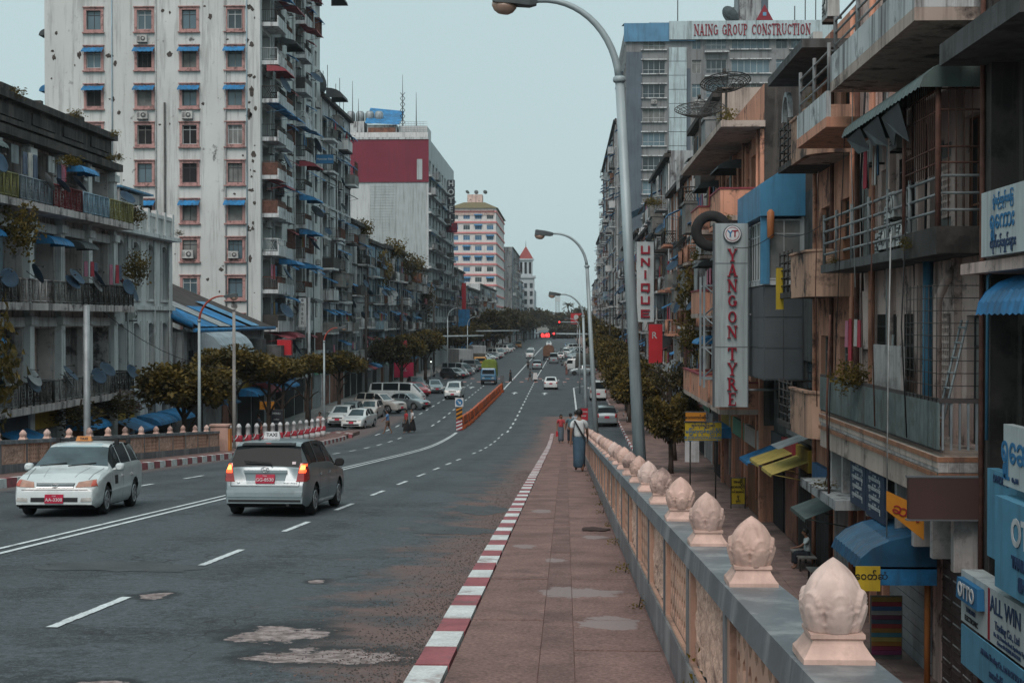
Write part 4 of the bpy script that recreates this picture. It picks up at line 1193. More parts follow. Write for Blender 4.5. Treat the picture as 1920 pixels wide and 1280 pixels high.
# ---------------------------------------------------------------- left: row behind the tower
def old_row(name, label, y0, y1, h, wm, nb, nf, side='L', fh=None, p=None, x=None, zb=.2, styles=('bars', 'cross', 'solid')):
    p = p or {}
    fh = fh or (h - 1.2 - 4.0) / nf
    fl = [4.0 + fh * k for k in range(nf)]
    W = y1 - y0
    hs = grid(W, nb, fl, min(2.2, W / nb * .6), fh * .66, .08)
    if side == 'L': b, fr = building(name, label, XL - 13, (x or XL), y0, y1, h, wm, [('E', hs, None, .5)])
    else: b, fr = building(name, label, (x or 8.28), (x or 8.28) + 13, y0, y1, h, wm, [('W', hs, None, .5)])
    F, W = fr['E' if side == 'L' else 'W']
    dress(b, F, hs, style=['two', 'three'], fm=[M_FRDK, M_FRWH, M_WOODB, M_WOODG], depth=.45, balp=p.get('bal', .75), aw=p.get('aw', .45), awm=p.get('awm', [M_BLUE, M_BLUE, M_DKAW, M_REDAW]), awd=1.0, awdrop=.45,
          acp=p.get('ac', .4), dishp=p.get('dish', .3), laundry=p.get('wash', .3), bal=dict(style=list(styles), rail=p.get('rail', [M_IRON, M_RUST, M_WOODG, wm, M_PIPEW, WALLS['plaster']]), slab=[wm, WALLS['plaster'], M_BLACKW], d=1.1), curved=False)
    for k in range(nb + 1):
        u = min(W - .1, max(.1, W * k / nb))
        boxes(b, F, [(u - .09, u + .09, .004, .1, 0, h - .5)], R.choice([wm, WALLS['plaster'], WALLS['plaster'], M_BLACKW]), 'pilaster')
        if R.random() < .7: pipe(b, [F @ Vector((u + .2, .16, 3)), F @ Vector((u + .2, .16, h - 1))], .055, R.choice([M_PIPEW, M_PIPEW, M_PIPEB, M_RUST]))
    for z in fl: ledge(b, F, W, z - .25, R.choice([wm, WALLS['plaster'], M_BLACKW]), .16, .2)
    ledge(b, F, W, h - .5, M_BLACKW, .5, .3); ledge(b, F, W, h - .12, M_BLACKW, .25, .14)
    for k in range(nb):           # cages and patched-on rooms break up the front
        for j, z in enumerate(fl):
            if R.random() < p.get('cage', .22):
                u = W * (k + .5) / nb; d = R.uniform(.7, 1.2)
                if R.random() < .5: boxes(b, F, [(u - 1.1 + .16 * q, u - 1.06 + .16 * q, d, d + .03, z + .9, z + fh * .8) for q in range(14)] + [(u - 1.1, u + 1.1, d - .01, d + .035, z + .95 + .45 * q, z + .98 + .45 * q) for q in range(4)], R.choice([M_IRON, M_RUST, M_PIPEW]), 'window_cage')
                else: boxes(b, F, [(u - 1.2, u + 1.2, .25, d, z + fh * .45, z + fh * .9), (u - 1.25, u + 1.25, .2, d + .1, z + fh * .9, z + fh * .94)], R.choice([M_WOODG, M_STEEL, WALLS['blue'], WALLS['grey'], M_DKAW, M_WOODB]), 'boxed_veranda')
    shops(b, F, W, nb, 3.4, int(y0))
    return b, F, W

b, F, W = old_row('white_walk_up', 'narrow white apartment block with rooftop dishes next to the white tower', 132.3, 150, 29.5, WALLS['white'], 4, 8, p=dict(bal=.5, aw=.6, dish=.35), styles=('bars', 'solid'))
for k in range(3):
    dish(b, T(XL - 1 - k, 134 + 4 * k, 30.6), M_DISHG, 3.0)
MB().box(XL - 5, XL - .6, 133.5, 136, 29, 31.5).build('roof_room', WALLS['white'], b)
q = MB()
for k in range(7): q.tube([(XL - .3, 133 + k * 2.5, 29), (XL - .3, 133 + k * 2.5, 31 + (k % 3))], .03, 4)
q.build('roof_pole', M_IRON, b)
old_row('mouldy_walk_up', 'mouldy grey four-storey house past the narrow white block', 150.2, 163, 19., WALLS['grey'], 3, 4, p=dict(dish=.4))
old_row('pale_blue_walk_up', 'old four-storey house with a pale blue front behind the white tower', 163.2, 178, 17.6, WALLS['blue'], 4, 4, p=dict(dish=.4))
old_row('blackened_walk_up', 'sooty grey house with overgrown roof left of the blue and green truck', 178.2, 202, 17.8, WALLS['grey'], 5, 4, p=dict(aw=.3))
old_row('stained_walk_up', 'stained white walk-up house below the maroon billboard block', 202.2, 236, 16.6, WALLS['white'], 7, 4)

# ---------------------------------------------------------------- left: block with the maroon end wall
y0, y1, H = 237., 291., 38.6
fl = [5 + 3.05 * k for k in range(10)]
he = grid(y1 - y0, 9, fl, 3.4, 1.9, .7)
MR, fr = building('hotel_block', 'grey slab block with a huge maroon panel on its end wall', XL - 15, XL, y0, y1, H, mat('wall_slab_block', (.52, .56, .57), .85, .07, .3, streak=.3), [('E', he, dict(style=['three', 'four'], fm=M_FRWH, balp=.3, acp=.3, dishp=.12, aw=.1, awm=[M_BLUE], bal=dict(style=['bars', 'solid'], rail=[M_IRON, WALLS['grey']])), .3)])
F, W = fr['cam']
M_MAROON = mat('maroon_sheet', (.19, .028, .05), .8, .1, .3, streak=.2, bump=.1)
boxes(MR, F, [(-.05, W + .05, .02, .22, 31.2, 38.3)], M_MAROON, 'billboard_panel')
M_SHEET = mat('end_wall_cladding', (.40, .45, .46), .7, .08, .6, streak=.35)
boxes(MR, F, [(.4, 5.4, .02, .1, 11, 31)], M_SHEET, 'cladding_panel')
boxes(MR, F, [(5.45, 9.8, .02, .12, 13 + .46 * k, 13.42 + .46 * k) for k in range(39)], M_SHEET, 'cladding_slat')
boxes(MR, F, [(1.0, 1.9, .23, .3, 31.6, 35)], M_SHEET, 'access_ladder_cover')
ledge(MR, F, W, 38.3, WALLS['white'], .35, .35)
boxes(MR, T(0, 0, 0), [(XL - 14.5, XL - 11, 238.5, 246, H, H + 3.), (XL - 10.5, XL - 5.5, 238.6, 246, H, H + 2.4)], WALLS['white'], 'penthouse')
boxes(MR, T(0, 0, 0), [(XL - 14.9, XL - .1, 237.3, 237.6, H + .01, H + .95), (XL - 5.2, XL - .4, 239, 246, H, H + 2.2)], WALLS['plaster'], 'penthouse')
boxes(MR, T(0, 0, 0), [(XL - 10.3, XL - 5.7, 238.4, 238.58, H + .2, H + 1.9)], WALLS['brick'], 'penthouse_wall')
q = MB(); q.add([(XL - 10.8, 238, H + 2.6), (XL - 4.9, 238, H + 2.3), (XL - 4.9, 245, H + 5.6), (XL - 10.8, 245, H + 6.2)], [(0, 1, 2, 3)]); q.build('roof_sheet', M_BLUE, MR)
for k in range(4): MB().lathe([(.75, 0), (.75, 1.6), (.5, 2.), (.0, 2.05)], 14, T(XL - 13.6 + 1.6 * k, 241, H + 3.0)).build('water_tank', M_STEEL, MR)
q = MB()
for k in range(9): q.box(XL - 5 + .5 * k, XL - 4.96 + .5 * k, 238, 238.05, H, H + 2.8)
for k in range(6): q.box(XL - 5, XL - .3, 238.06, 238.1, H + 1.1 + .34 * k, H + 1.15 + .34 * k)
q.build('roof_trellis', M_STEEL, MR)
q = MB()
for (x, y, h) in ((-36, 240, 10), (-35, 240, 7), (-27.5, 240, 11), (-25.2, 240, 8)):
    MB().tube([(x, y, H), (x, y, H + h)], [.12, .03], 5).build('antenna_mast', M_IRON, MR)
for k in range(6): q.tube([(-27.9, 240, H + 2 + k), (-27.1, 240, H + 3 + k)], .05, 4); q.tube([(-27.1, 240, H + 2 + k), (-27.9, 240, H + 3 + k)], .05, 4)
q.build('mast_lattice', M_IRON, MR)
F, W = fr['E']
for z in fl: ledge(MR, F, W, z - .3, WALLS['white'], .5, .3)
# further left row
old_row('low_white_house', 'white low house with a blue side panel past the hotel block', 291.5, 318, 19., WALLS['white'], 5, 4)
b, F, W = old_row('stained_house', 'stained house with a red strip sign in the far left row', 318.5, 380, 16., WALLS['grey'], 8, 4)
b, F, W = old_row('far_white_walk_up', 'far white walk-up in front of the pink banded block', 380.5, 467, 18, WALLS['white'], 10, 4)
y0, y1, H = 468., 530., 45.
M_PKB = mat('band_pink', (.60, .23, .23), .85, .12, 1.)
hs = grid(15.5, 4, [6 + 3.45 * k for k in range(11)], 2.2, 1.6, .9)
M_WINB = mat('window_blue', (.06, .16, .29), .4, .3, .5)
PK, fr = building('pink_banded_block', 'distant cream block with pink floor bands and an olive hipped roof', XL - 15.5, XL, y0, y1, H, mat('wall_banded_cream', (.64, .63, .62), .9, .1, .3, streak=.25), [('cam', hs, dict(style='three', fm=M_FRWH, panes=[M_WINB, M_WINB, M_GLASS], aw=.3, awm=[M_BLUE]), .25), ('E', grid(y1 - y0, 6, [6 + 3.45 * k for k in range(11)], 2.4, 1.6, .9), dict(style='three', fm=M_FRWH), .25)])
for sd in ('cam', 'E'):
    for k in range(12): ledge(PK, *fr[sd], 5.6 + 3.45 * k, M_PKB, .3, .55, 'floor_band')
boxes(PK, fr['cam'][0], [(.6 + .5 * k, .9 + .5 * k, .01, .3, H - 2.3, H - .6) for k in range(30)], WALLS['pink'], 'attic_slot')
q = MB(); a, c = XL - 16.2, XL + .7
q.add([(a, y0 - .7, H), (c, y0 - .7, H), (c, y1, H), (a, y1, H), (XL - 11, y0 + 6, H + 2.4), (XL - 4, y0 + 6, H + 2.4), (XL - 4, y1 - 6, H + 2.4), (XL - 11, y1 - 6, H + 2.4)], [(0, 1, 5, 4), (1, 2, 6, 5), (2, 3, 7, 6), (3, 0, 4, 7), (4, 5, 6, 7), (3, 2, 1, 0)]); q.build('hip_roof', mat('roof_olive', (.15, .125, .065), .8, .2), PK)
MB().box(XL - 10, XL - 5, y0 + 8, y0 + 14, H + 2.2, H + 5.2).build('roof_room', WALLS['pink'], PK)
for k in range(3): dish(PK, T(XL - 10 + 3 * k, y0 + 8, H + 5.9), M_DISHG, 1.7)
old_row('far_grey_block', 'distant grey block right of the pink banded one', 531, 610, 35.5, WALLS['grey'], 8, 9, x=-19.8, p=dict(bal=.3, dish=.1, wash=0, cage=.1))
old_row('far_pale_block', 'distant pale block beyond the grey one', 611, 634, 25, WALLS['white'], 4, 6, x=-19.2, p=dict(bal=.3, dish=0, wash=0, cage=.05))
# clock tower with red pyramid roof
t = thing('clock_tower', 'white stepped tower with a red pyramid roof far down the street', 'tower', (-17.8, 640, 0))
M_CT = mat('wall_pale_stone', (.42, .47, .5), .85, .1, .4, streak=.2)
hs = grid(7.6, 3, [4 + 3.6 * k for k in range(6)], 1.3, 2.2, .5)
q = MB()
for (sd, ox, oy) in ((FY, -14, 636), (FX, -14, 643.6)):
    F = frame(sd, ox, oy); holed(q, F, 7.6, 27, hs, .4)
    for h_ in hs: window(t, F @ T((h_[0] + h_[1]) / 2, 0, h_[2]), 1.3, 2.2, 'two', M_FRDK, M_GLASS, .35)
q.build('shaft', M_CT, t)
MB().box(-22.2, -13.4, 635.4, 644.2, 27.01, 28).build('cornice', M_CT, t)
q = MB(); hs = grid(6, 3, (28.4,), 1.1, 5.2, .5)
for (sd, ox, oy) in ((FY, -14.8, 637), (FX, -14.8, 643)):
    holed(q, frame(sd, ox, oy), 6, 35, hs, .4, 28)
q.build('belfry', M_CT, t)
MB().box(-20.4, -15.2, 637.5, 642.5, 28.2, 34.8).build('belfry_core', M_DARK, t)  # dark box inside, painted as the shade behind the belfry openings
MB().box(-21.4, -14.2, 636.4, 643.6, 35.01, 35.7).build('cornice', M_CT, t)
q = MB(); q.add([(-21.2, 636.6, 35.7), (-14.4, 636.6, 35.7), (-14.4, 643.4, 35.7), (-21.2, 643.4, 35.7), (-17.8, 640, 41.5)], [(0, 1, 4), (1, 2, 4), (2, 3, 4), (3, 0, 4)]); q.build('pyramid_roof', mat('roof_red', (.25, .055, .05), .8, .2), t)
MB().tube([(-17.8, 640, 41.2), (-17.8, 640, 44)], [.15, .04], 5).build('finial', M_IRON, t)
MB().box(-22.8, -14.1, 643.7, 690, 0, 22).build('hall', M_CT, t)
# ---------------------------------------------------------------- right: nearest dark house behind the shop signs
XR = 8.28
M_TRIMC = mat('cable_black', (.018, .018, .02), .7, 0)
b, fr = building('dark_sign_house', 'dark soot-stained house behind the blue shop signs at the right edge', 8.35, 20, 6, 27.1, 21, M_BLACKW, [('W', grid(21.1, 7, (5.6, 9.8, 14), 1.5, 2.2, .3), dict(style='two', fm=M_WOODG, panes=[M_DARK, M_GLASS]), .3)])
F, W = fr['W']
boxes(b, F, [(W - 4.8, W - .1, .004, 1.35, 12.95, 13.15), (W - 4.8, W - .1, .9, 1.35, 13.152, 13.35)], WALLS['dark'], 'canopy')
boxes(b, F, [(W - 5, W + .05, .004, .9, 9.05, 9.25)], WALLS['pink'], 'ledge')
boxes(b, F, [(W - .5, W - .05, .004, .5, .2, 21)], M_BLACKW, 'party_wall')
put('awning', cached('bdome', lambda: m_awning(2.6, .9, .7, M_BLUE, True)), b, F @ T(W - 2.6, .1, 9.0))
pipe(b, [F @ Vector((W - .7, .62, 6)), F @ Vector((W - .75, .62, 9.)), F @ Vector((W - .8, .55, 9.1))], .03, M_PIPEB)
pipe(b, [F @ Vector((W - .15, .56, 0)), F @ Vector((W - .15, .56, 18))], .05, M_RUST)
boxes(b, F, [(W - 6, W - 1.5, .02, .35, 5.1, 5.5)], WALLS['grey'], 'ledge')

# ---------------------------------------------------------------- right: pale pink house with the green slatted balcony
y0, y1 = 27.3, 40.6
hs = [(.6, 2.4, 5.65, 8.3, 0, 0, 5.6), (3.2, 4.3, 5.65, 7.9, 1, 0, 5.6), (5.2, 7.6, 6.9, 8.3, 2, 0, 5.6), (8.6, 10.6, 6.9, 8.3, 3, 0, 5.6), (11.3, 12.6, 5.7, 7.4, 4, 0, 5.6),
      (.4, 2.8, 9.8, 12.4, 0, 1, 9.75), (4.2, 5.4, 9.8, 12.2, 1, 1, 9.75), (6.2, 8.2, 10.6, 12.1, 2, 1, 9.75), (9.2, 10.4, 9.8, 12.1, 3, 1, 9.75), (11.2, 12.6, 10.6, 12.1, 4, 1, 9.75),
      (1, 3, 13.9, 16.3, 0, 2, 13.9), (5, 7, 14.6, 16.2, 1, 2, 13.9), (9, 11, 13.9, 16.3, 2, 2, 13.9),
      (.5, 3.6, 3.75, 4.75, 0, 3, 0), (4.2, 6.2, 3.75, 4.75, 1, 3, 0), (6.8, 8.4, 3.75, 4.75, 2, 3, 0), (9.2, 10.6, 3.5, 4.4, 3, 3, 0), (11.2, 12.4, 3.5, 4.4, 4, 3, 0)]
M_PK2 = WALLS['pink']
b, fr = building('balcony_house', 'pale pink shophouse with a long grey-green slatted balcony on the right', XR, 20, y0, y1, 18.2, M_PK2, [('W', hs, dict(style=['two', 'four', 'three'], fm=[M_WOODG, M_WOODB, M_FRDK, M_WOODG], panes=[M_DARK, M_GLASS, M_CURT, M_WOODG]), .35)])
PHB = b
F, W = fr['W']; D = 1.2
# first balcony
o = boxes(b, F, [(.0, 12.7, .004, D, 5.38, 5.6)], WALLS['cream'], 'balcony')
M_TILEO = mat('tile_orange', (.36, .17, .10), .5, .25, 4., streak=.5, mold=.4, moldscale=2., spec=.5)
M_TILEW = mat('tile_white', (.46, .44, .43), .4, .16, 3., streak=.5, mold=.4, moldscale=2., spec=.5)
def fascia(zz, hh, d, m, w=.2):
    me = cached(('ft', hh, m.name, w), lambda: MB().box(.004, w - .004, 0, .02, .004, hh - .004).mesh('tile', m))
    n = int(12.7 / w)
    for k in range(n): put('tile', me, o, F @ T(k * w, d, zz))
    me2 = cached(('ft2', hh, m.name), lambda: MB().box(0, .02, .004, .196, .004, hh - .004).mesh('tile', m))
    for k in range(6): put('tile', me2, o, F @ T(-.021, k * .2, zz))
fascia(5.5, .1, D, M_TILEO); fascia(5.3, .19, D - .03, M_TILEW, .4); fascia(5.19, .1, D + .012, M_TILEO)
boxes(b, F, [(0, 12.7, D - .3, D - .04, 4.7, 5.37)], WALLS['cream'], 'balcony_beam')
for k in range(9): boxes(b, F, [(k * 1.55, k * 1.55 + .22, .02, D - .31, 3.4, 5.36)], M_TILEW, 'tiled_pier')
M_SLAT = mat('slat_grey_green', (.13, .165, .165), .6, .25, 2., streak=.6, mold=.4, moldscale=1.5, dirt=(.05, .045, .04))
rl = boxes(b, F, [(0, 12.7, D - .1, D - .03, 6.62, 6.7), (0, 12.7, D - .1, D - .05, 5.68, 5.73), (0, .06, .05, D - .1, 6.62, 6.7)], mat('rail_top_dark', (.07, .06, .06), .7, .3, 2.), 'balcony_rail')
me = cached('slat', lambda: MB().box(0, .082, 0, .035, 0, .89, top=(.004, 0)).mesh('slat', M_SLAT))
for k in range(112):
    if k * .113 < 12.6: put('slat', me, rl, F @ T(.02 + k * .113, D - .045 + R.uniform(-.003, .003), 5.735))
for k in range(7): put('rail_bar', cached('rb', lambda: MB().box(0, .04, 0, .04, 0, .9).mesh('rail_bar', M_STEEL)), rl, F @ T(.02, .12 + .16 * k, 5.72))
# second balcony
o = boxes(b, F, [(0, 12.5, .004, D, 9.5, 9.72)], WALLS['dark'], 'balcony')
M_TUBE = mat('rail_tube', (.2, .215, .22), .5, .3, 3., streak=.5)
q = MB()
for z in (10.0, 10.3, 10.62, 10.95): q.tube([(2.6, D - .08, z), (12.4, D - .08, z)], .035, 6)
for u in (2.6, 4.6, 6.6, 8.6, 10.6, 12.4): q.tube([(u, D - .08, 9.7), (u, D - .08, 11.1)], .045, 6)
for z in (10.3, 10.62, 10.95): q.tube([(.1, D - .08, z), (2.6, D - .08, z)], .03, 6); q.tube([(.1, .1, z), (.1, D - .08, z)], .03, 6)
q.v = [tuple(F @ Vector(p)) for p in q.v]; q.build('railing', M_TUBE, o)
boxes(b, F, [(-.02, 2.7, D - .4, D + .05, 9.45, 9.98), (-.04, .02, .02, D + .03, 9.47, 9.98)], M_BLACKW, 'planter_box')
# iron cage over the second-floor bay
q = MB()
for k in range(17): q.tube([(.15 + k * .16, D - .02, 11.0), (.15 + k * .16, D - .02, 12.9)], .011, 4)
for k in range(8): q.tube([(.1, .1 + .15 * k, 9.9), (.1, .1 + .15 * k, 12.9)], .011, 4)
for z in (11.2, 11.5, 12.2, 12.6): q.tube([(.1, D - .02, z), (2.8, D - .02, z)], .02, 4); q.tube([(.1, .05, z), (.1, D - .02, z)], .02, 4)
q.tube([(.1, D, 9.7), (.1, D, 13)], .05, 6); q.tube([(2.8, D, 9.7), (2.8, D, 13)], .04, 6)
q.v = [tuple(F @ Vector(p)) for p in q.v]; q.build('window_cage', M_RUST, b)
# green hood over it and torn blind
put('awning', cached('gaw', lambda: m_awning(7.6, 1.5, .65, M_GRAW, True)), b, F @ T(3.7, .1, 13.25))
q = MB()
for k in range(3):
    u = 1.8 + k * 1.9; q.add([F @ Vector(p) for p in ((u, 1.55, 12.6), (u + 1.8, 1.5, 12.55), (u + 1.75, 1.25, 11.9 + .2 * k), (u + .9, 1.4, 12.1), (u + .1, 1.3, 11.8 + .15 * k))], [(0, 1, 2, 3, 4)])
q.build('torn_blind', M_DKAW, b)
# third balcony and roof slab
o = boxes(b, F, [(-.1, 8.4, .004, D + .5, 13.85, 14.1)], WALLS['cream'], 'balcony')
boxes(b, F, [(-.1, 8.4, D + .38, D + .5, 14.102, 14.75), (-.1, 0, .02, D + .37, 14.102, 14.75)], WALLS['white'], 'balcony_front')
q = MB()
for z in (15.0, 15.3, 15.6): q.tube([(8.3, D + .4, z), (-.05, D + .4, z)], .03, 6)
for u in (0, 2.8, 5.6, 8.3): q.tube([(u, D + .4, 14.7), (u, D + .4, 15.7)], .05, 6)
q.v = [tuple(F @ Vector(p)) for p in q.v]; q.build('railing', M_TUBE, o)
o = boxes(b, F, [(8.4, 12.9, .004, D + .6, 13.0, 13.25)], WALLS['peach'], 'balcony')
boxes(b, F, [(8.45, 12.9, D + .48, D + .6, 13.252, 13.9)], WALLS['white'], 'balcony_front')
q = MB()
for z in (14.2, 14.55, 14.9): q.tube([(12.8, D + .52, z), (8.5, D + .52, z), (8.5, .1, z)], .03, 6)
for u in (8.5, 10.6, 12.8): q.tube([(u, D + .52, 13.8), (u, D + .52, 15.1)], .05, 6)
q.v = [tuple(F @ Vector(p)) for p in q.v]; q.build('railing', M_TUBE, o)
for (u, v, z) in ((6.6, .35, 9.75), (7.5, .35, 9.75), (6.6, .35, 10.35), (7.2, .2, 6.0), (7.2, .2, 6.75)): ac(b, F @ T(u, v, z))
ac(b, F @ T(9.5, .2, 12.2)); ac(b, F @ T(6.9, .15, 12.25)); ac(b, F @ T(11, 1., 16.2))
boxes(b, F, [(5.6, 8.6, .5, .6, 5.7, 7.6)], M_TILEW, 'tiled_screen')
pipe(b, [F @ Vector((4.75, .2, 5.6)), F @ Vector((4.75, .2, 9.5))], .12, M_PIPEB)
pipe(b, [F @ Vector((3.0, .45, 5.6)), F @ Vector((3.0, .45, 8.6)), F @ Vector((2.9, .3, 9.0)), F @ Vector((2.9, .1, 9.3))], .1, M_PK2)
pipe(b, [F @ Vector((9., .12, 5.6)), F @ Vector((9., .12, 17))], .07, M_PIPEW); pipe(b, [F @ Vector((12.9, .12, 1)), F @ Vector((12.9, .12, 17))], .08, M_RUST); pipe(b, [F @ Vector((10.9, .14, 1)), F @ Vector((10.9, .14, 17))], .09, WALLS['peach'])
# breeze-block screens
for (u, z, nz) in ((3.3, 6.9, 9), (3.2, 10.4, 8)):
    q = MB()
    for i in range(5):
        for j in range(nz):
            q.box(u + .16 * i, u + .16 * i + .12, .02, .12, z + .16 * j, z + .16 * j + .06); q.box(u + .16 * i + .04, u + .16 * i + .08, .03, .11, z + .16 * j + .06, z + .16 * j + .16)
    q.v = [tuple(F @ Vector(p)) for p in q.v]; q.build('breeze_block_screen', M_PK2, b)
for u in (.1, 2.9, 6., 8.9, 11.): boxes(b, F, [(u - .14, u + .14, .004, .16, 5.6, 18)], M_PK2, 'pilaster')
# ladder left on the balcony
q = MB()
for s in (0, .42): q.tube([(1.2 + s, .9, 5.7), (1.25 + s, .3, 8.2)], .025, 5)
for k in range(8): q.tube([(1.2, .87 - .07 * k, 5.95 + .3 * k), (1.63, .87 - .07 * k, 5.95 + .3 * k)], .02, 4)
q.v = [tuple(F @ Vector(p)) for p in q.v]; q.build('ladder', M_STEEL, thing('ladder', 'aluminium ladder leaning on the slatted balcony of the pale pink house', 'ladder', tuple(F @ Vector((1.4, .6, 5.7)))))
# ground floor: canopy, shutters, navy boards, arched awning, grille gate
o = boxes(b, F, [(9.2, 14.6, .004, 1.4, 3.35, 3.6)], WALLS['grey'], 'canopy')
me = cached('shut', lambda: MB().box(0, .16, 0, .04, 0, 3.0, top=(.006, 0)).mesh('shutter_board', M_WOODB)); me2 = cached('shut2', lambda: MB().box(0, .16, 0, .04, 0, 3.0, top=(.006, 0)).mesh('shutter_board', M_PK2))
for k in range(22): put('shutter_board', me if (k // 4) % 2 else me2, b, F @ T(9.2 + .17 * k, .01, .2))
for u in (9.1, 10.6, 12.2): boxes(b, F, [(u, u + .18, .02, .2, .15, 3.34)], WALLS['peach'], 'pilaster')
boxes(b, F, [(5.0, 9.0, .01, .06, .2 + .28 * k, .2 + .28 * k + .26) for k in range(10)], M_STEEL, 'roller_shutter')
boxes(b, F, [(7.2, 9.0, 1.0, 1.06, 3.6, 4.95)], mat('board_navy', (.03, .05, .09), .6, .2, 3.), 'notice_board')
boxes(b, F, [(5.2, 7.1, 1.0, 1.06, 3.55, 4.9)], MATS['board_navy'], 'notice_board')
M_GATE = mat('gate_brown', (.085, .06, .058), .7, .3, 3., streak=.4)
for k in range(5):
    q = MB(); u0 = .1 + k * .78
    q.box(u0, u0 + .74, .03, .06, .2, 3.9)
    for z in range(8): q.box(u0 + .05, u0 + .69, .061, .09, .3 + z * .45, .34 + z * .45); q.box(u0 + .05, u0 + .69, .061, .08, .58 + z * .45, .6 + z * .45)
    q.v = [tuple(F @ Vector(p)) for p in q.v]; g = q.build('gate_leaf', M_GATE, b)
    q = MB()
    for z in range(8):
        for i in range(8): q.box(u0 + .08 + i * .075, u0 + .105 + i * .075, .0605, .075, .42 + z * .45, .45 + z * .45)
    q.v = [tuple(F @ Vector(p)) for p in q.v]; q.build('gate_stud', WALLS['white'], g, kind='stuff')
put('awning', cached('arched', lambda: m_awning(3.0, 1.7, .75, mat('awning_navy_sheet', (.02, .085, .165), .4, .25, 2., streak=.4), True)), b, F @ T(5.0, .3, 3.6))
boxes(b, F, [(3.5, 3.55, .3, 1.9, 2.5, 2.9)], M_BLUE, 'awning_side')
pipe(b, [F @ Vector((3.9, .4, .15)), F @ Vector((3.9, .4, 3.6))], .07, mat('pipe_orange', (.42, .16, .05), .6, .2))
rr = random.Random(15)
for k in range(16):
    u = rr.uniform(.3, 12.6); v = rr.choice([.1, .14, D + .03, D + .1]); z0 = rr.choice([3.5, 5.8, 9.0]); z1 = z0 + rr.uniform(3, 7)
    pipe(b, [F @ Vector((u, v, z0)), F @ Vector((u + rr.uniform(-.15, .15), v + rr.uniform(0, .1), (z0 + z1) / 2)), F @ Vector((u + rr.uniform(-.3, .3), v, z1))], rr.choice([.012, .016, .03]), rr.choice([M_TRIMC, M_TRIMC, M_PIPEW, M_RUST]))
for (u, z) in ((4.4, 9.8), (5.25, 9.8), (4.4, 10.45), (3.5, 9.8)): ac(b, F @ T(u, D - .42, z))
for (u, w, z, h) in ((6.2, 2., 10.6, 1.5), (11.2, 1.4, 10.6, 1.5), (5.2, 2.4, 6.9, 1.4), (8.6, 2.0, 6.9, 1.4)):
    n = int(w / .14)
    boxes(b, F, [(u + .14 * q, u + .14 * q + .025, .02, .05, z - .05, z + h + .05) for q in range(n + 1)] + [(u, u + w, .015, .055, z + h * q, z + h * q + .03) for q in (.2, .5, .8)], rr.choice([M_IRON, M_RUST]), 'window_cage')
boxes(b, F, [(10.9, 12.6, .02, .08, 9.78, 12.2), (3.0, 4.1, .02, .07, 9.78, 12.0)], M_WOODG, 'louvre_door')
wash(b, F @ T(7.2, D - .25, 12.3), 2.2); wash(b, F @ T(10.2, .7, 8.2), 1.8)
boxes(b, F, [(9.6, 10.4, D - .3, D - .05, 9.75, 10.3), (11.5, 12.0, .3, .8, 5.62, 6.2), (2.2, 2.7, .5, .9, 5.62, 6.1)], M_WOODB, 'crate')
q = MB()
for k in range(9): q.tube([(.2 + .3 * k, D - .02, 5.72), (.2 + .3 * k, D - .02, 8.9)], .01, 4)
for k in range(10): q.tube([(.15, D - .02, 6.7 + .24 * k), (2.7, D - .02, 6.7 + .24 * k)], .008, 4); q.tube([(.15, .1, 6.7 + .24 * k), (.15, D - .02, 6.7 + .24 * k)], .008, 4)
q.v = [tuple(F @ Vector(p)) for p in q.v]; q.build('window_cage', M_IRON, b)

# ---------------------------------------------------------------- right: peach house with rounded balconies
y0, y1 = 40.8, 47.2
hs = grid(6.4, 2, (5.2, 9.3, 13.4), 1.7, 2.2, .3)
b, fr = building('rounded_balcony_house', 'narrow peach house with rounded blackened balcony walls on the right', XR, 20, y0, y1, 17.2, WALLS['peach'], [('W', hs, dict(style=['two', 'three'], fm=[M_WOODB, M_WOODG], panes=[M_DARK, M_GLASS, M_CURT2]), .4)])
F, W = fr['W']
M_CURV = mat('balcony_peach_black', (.46, .28, .2), .9, .2, .6, streak=.6, mold=.95, moldscale=.75, mold_lo=.5, bump=.4, edge=.08)
for z in (5.0, 9.1, 13.2):
    q = MB(); rings = []
    pts = [(.1, .0)] + [(.1 + .9 * (1 - math.cos(rad(90 * i / 8))), .5 + .8 * math.sin(rad(90 * i / 8))) for i in range(9)] + [(3.6, 1.3)]
    for zz, o_ in ((z - .22, 0), (z + 1.05, 0), (z + 1.08, .06), (z + 1.14, .06)):
        rings.append([F @ Vector((u, v + (o_ if v > .1 else 0), zz)) for u, v in pts] + [F @ Vector((3.6, 1.18, zz)), F @ Vector((1.1, 1.12, zz)), F @ Vector((.3, .5, zz)), F @ Vector((.22, 0, zz))])
    q.rings(rings, 0, False); o = q.build('balcony', M_CURV, b)
    q = MB(); q.add([F @ Vector((u, v, z - .2)) for u, v in pts + [(3.6, .004)]], [tuple(range(len(pts) + 1))]); q.build('balcony_floor', WALLS['cream'], o)
    q = MB()
    for k in range(5): q.tube([(3.6, 1.25, z + .2 + .25 * k), (6.2, 1.25, z + .2 + .25 * k), (6.2, .05, z + .2 + .25 * k)], .025, 5)
    for u in (3.7, 4.5, 5.3, 6.2): q.tube([(u, 1.25, z - .1), (u, 1.25, z + 1.3)], .03, 5)
    q.v = [tuple(F @ Vector(p)) for p in q.v]; q.build('railing', M_IRON, o)
    boxes(b, F, [(3.5, 6.3, .004, 1.3, z - .2, z - .02)], M_BLACKW, 'balcony_slab')
boxes(b, F, [(-.2, 6.6, .004, 1.6, 15.9, 16.15)], WALLS['dark'], 'roof_slab')
for u in (.15, 3.2, 6.2): pipe(b, [F @ Vector((u, .12, .2)), F @ Vector((u, .12, 17))], .07, R.choice([WALLS['peach'], M_RUST]))
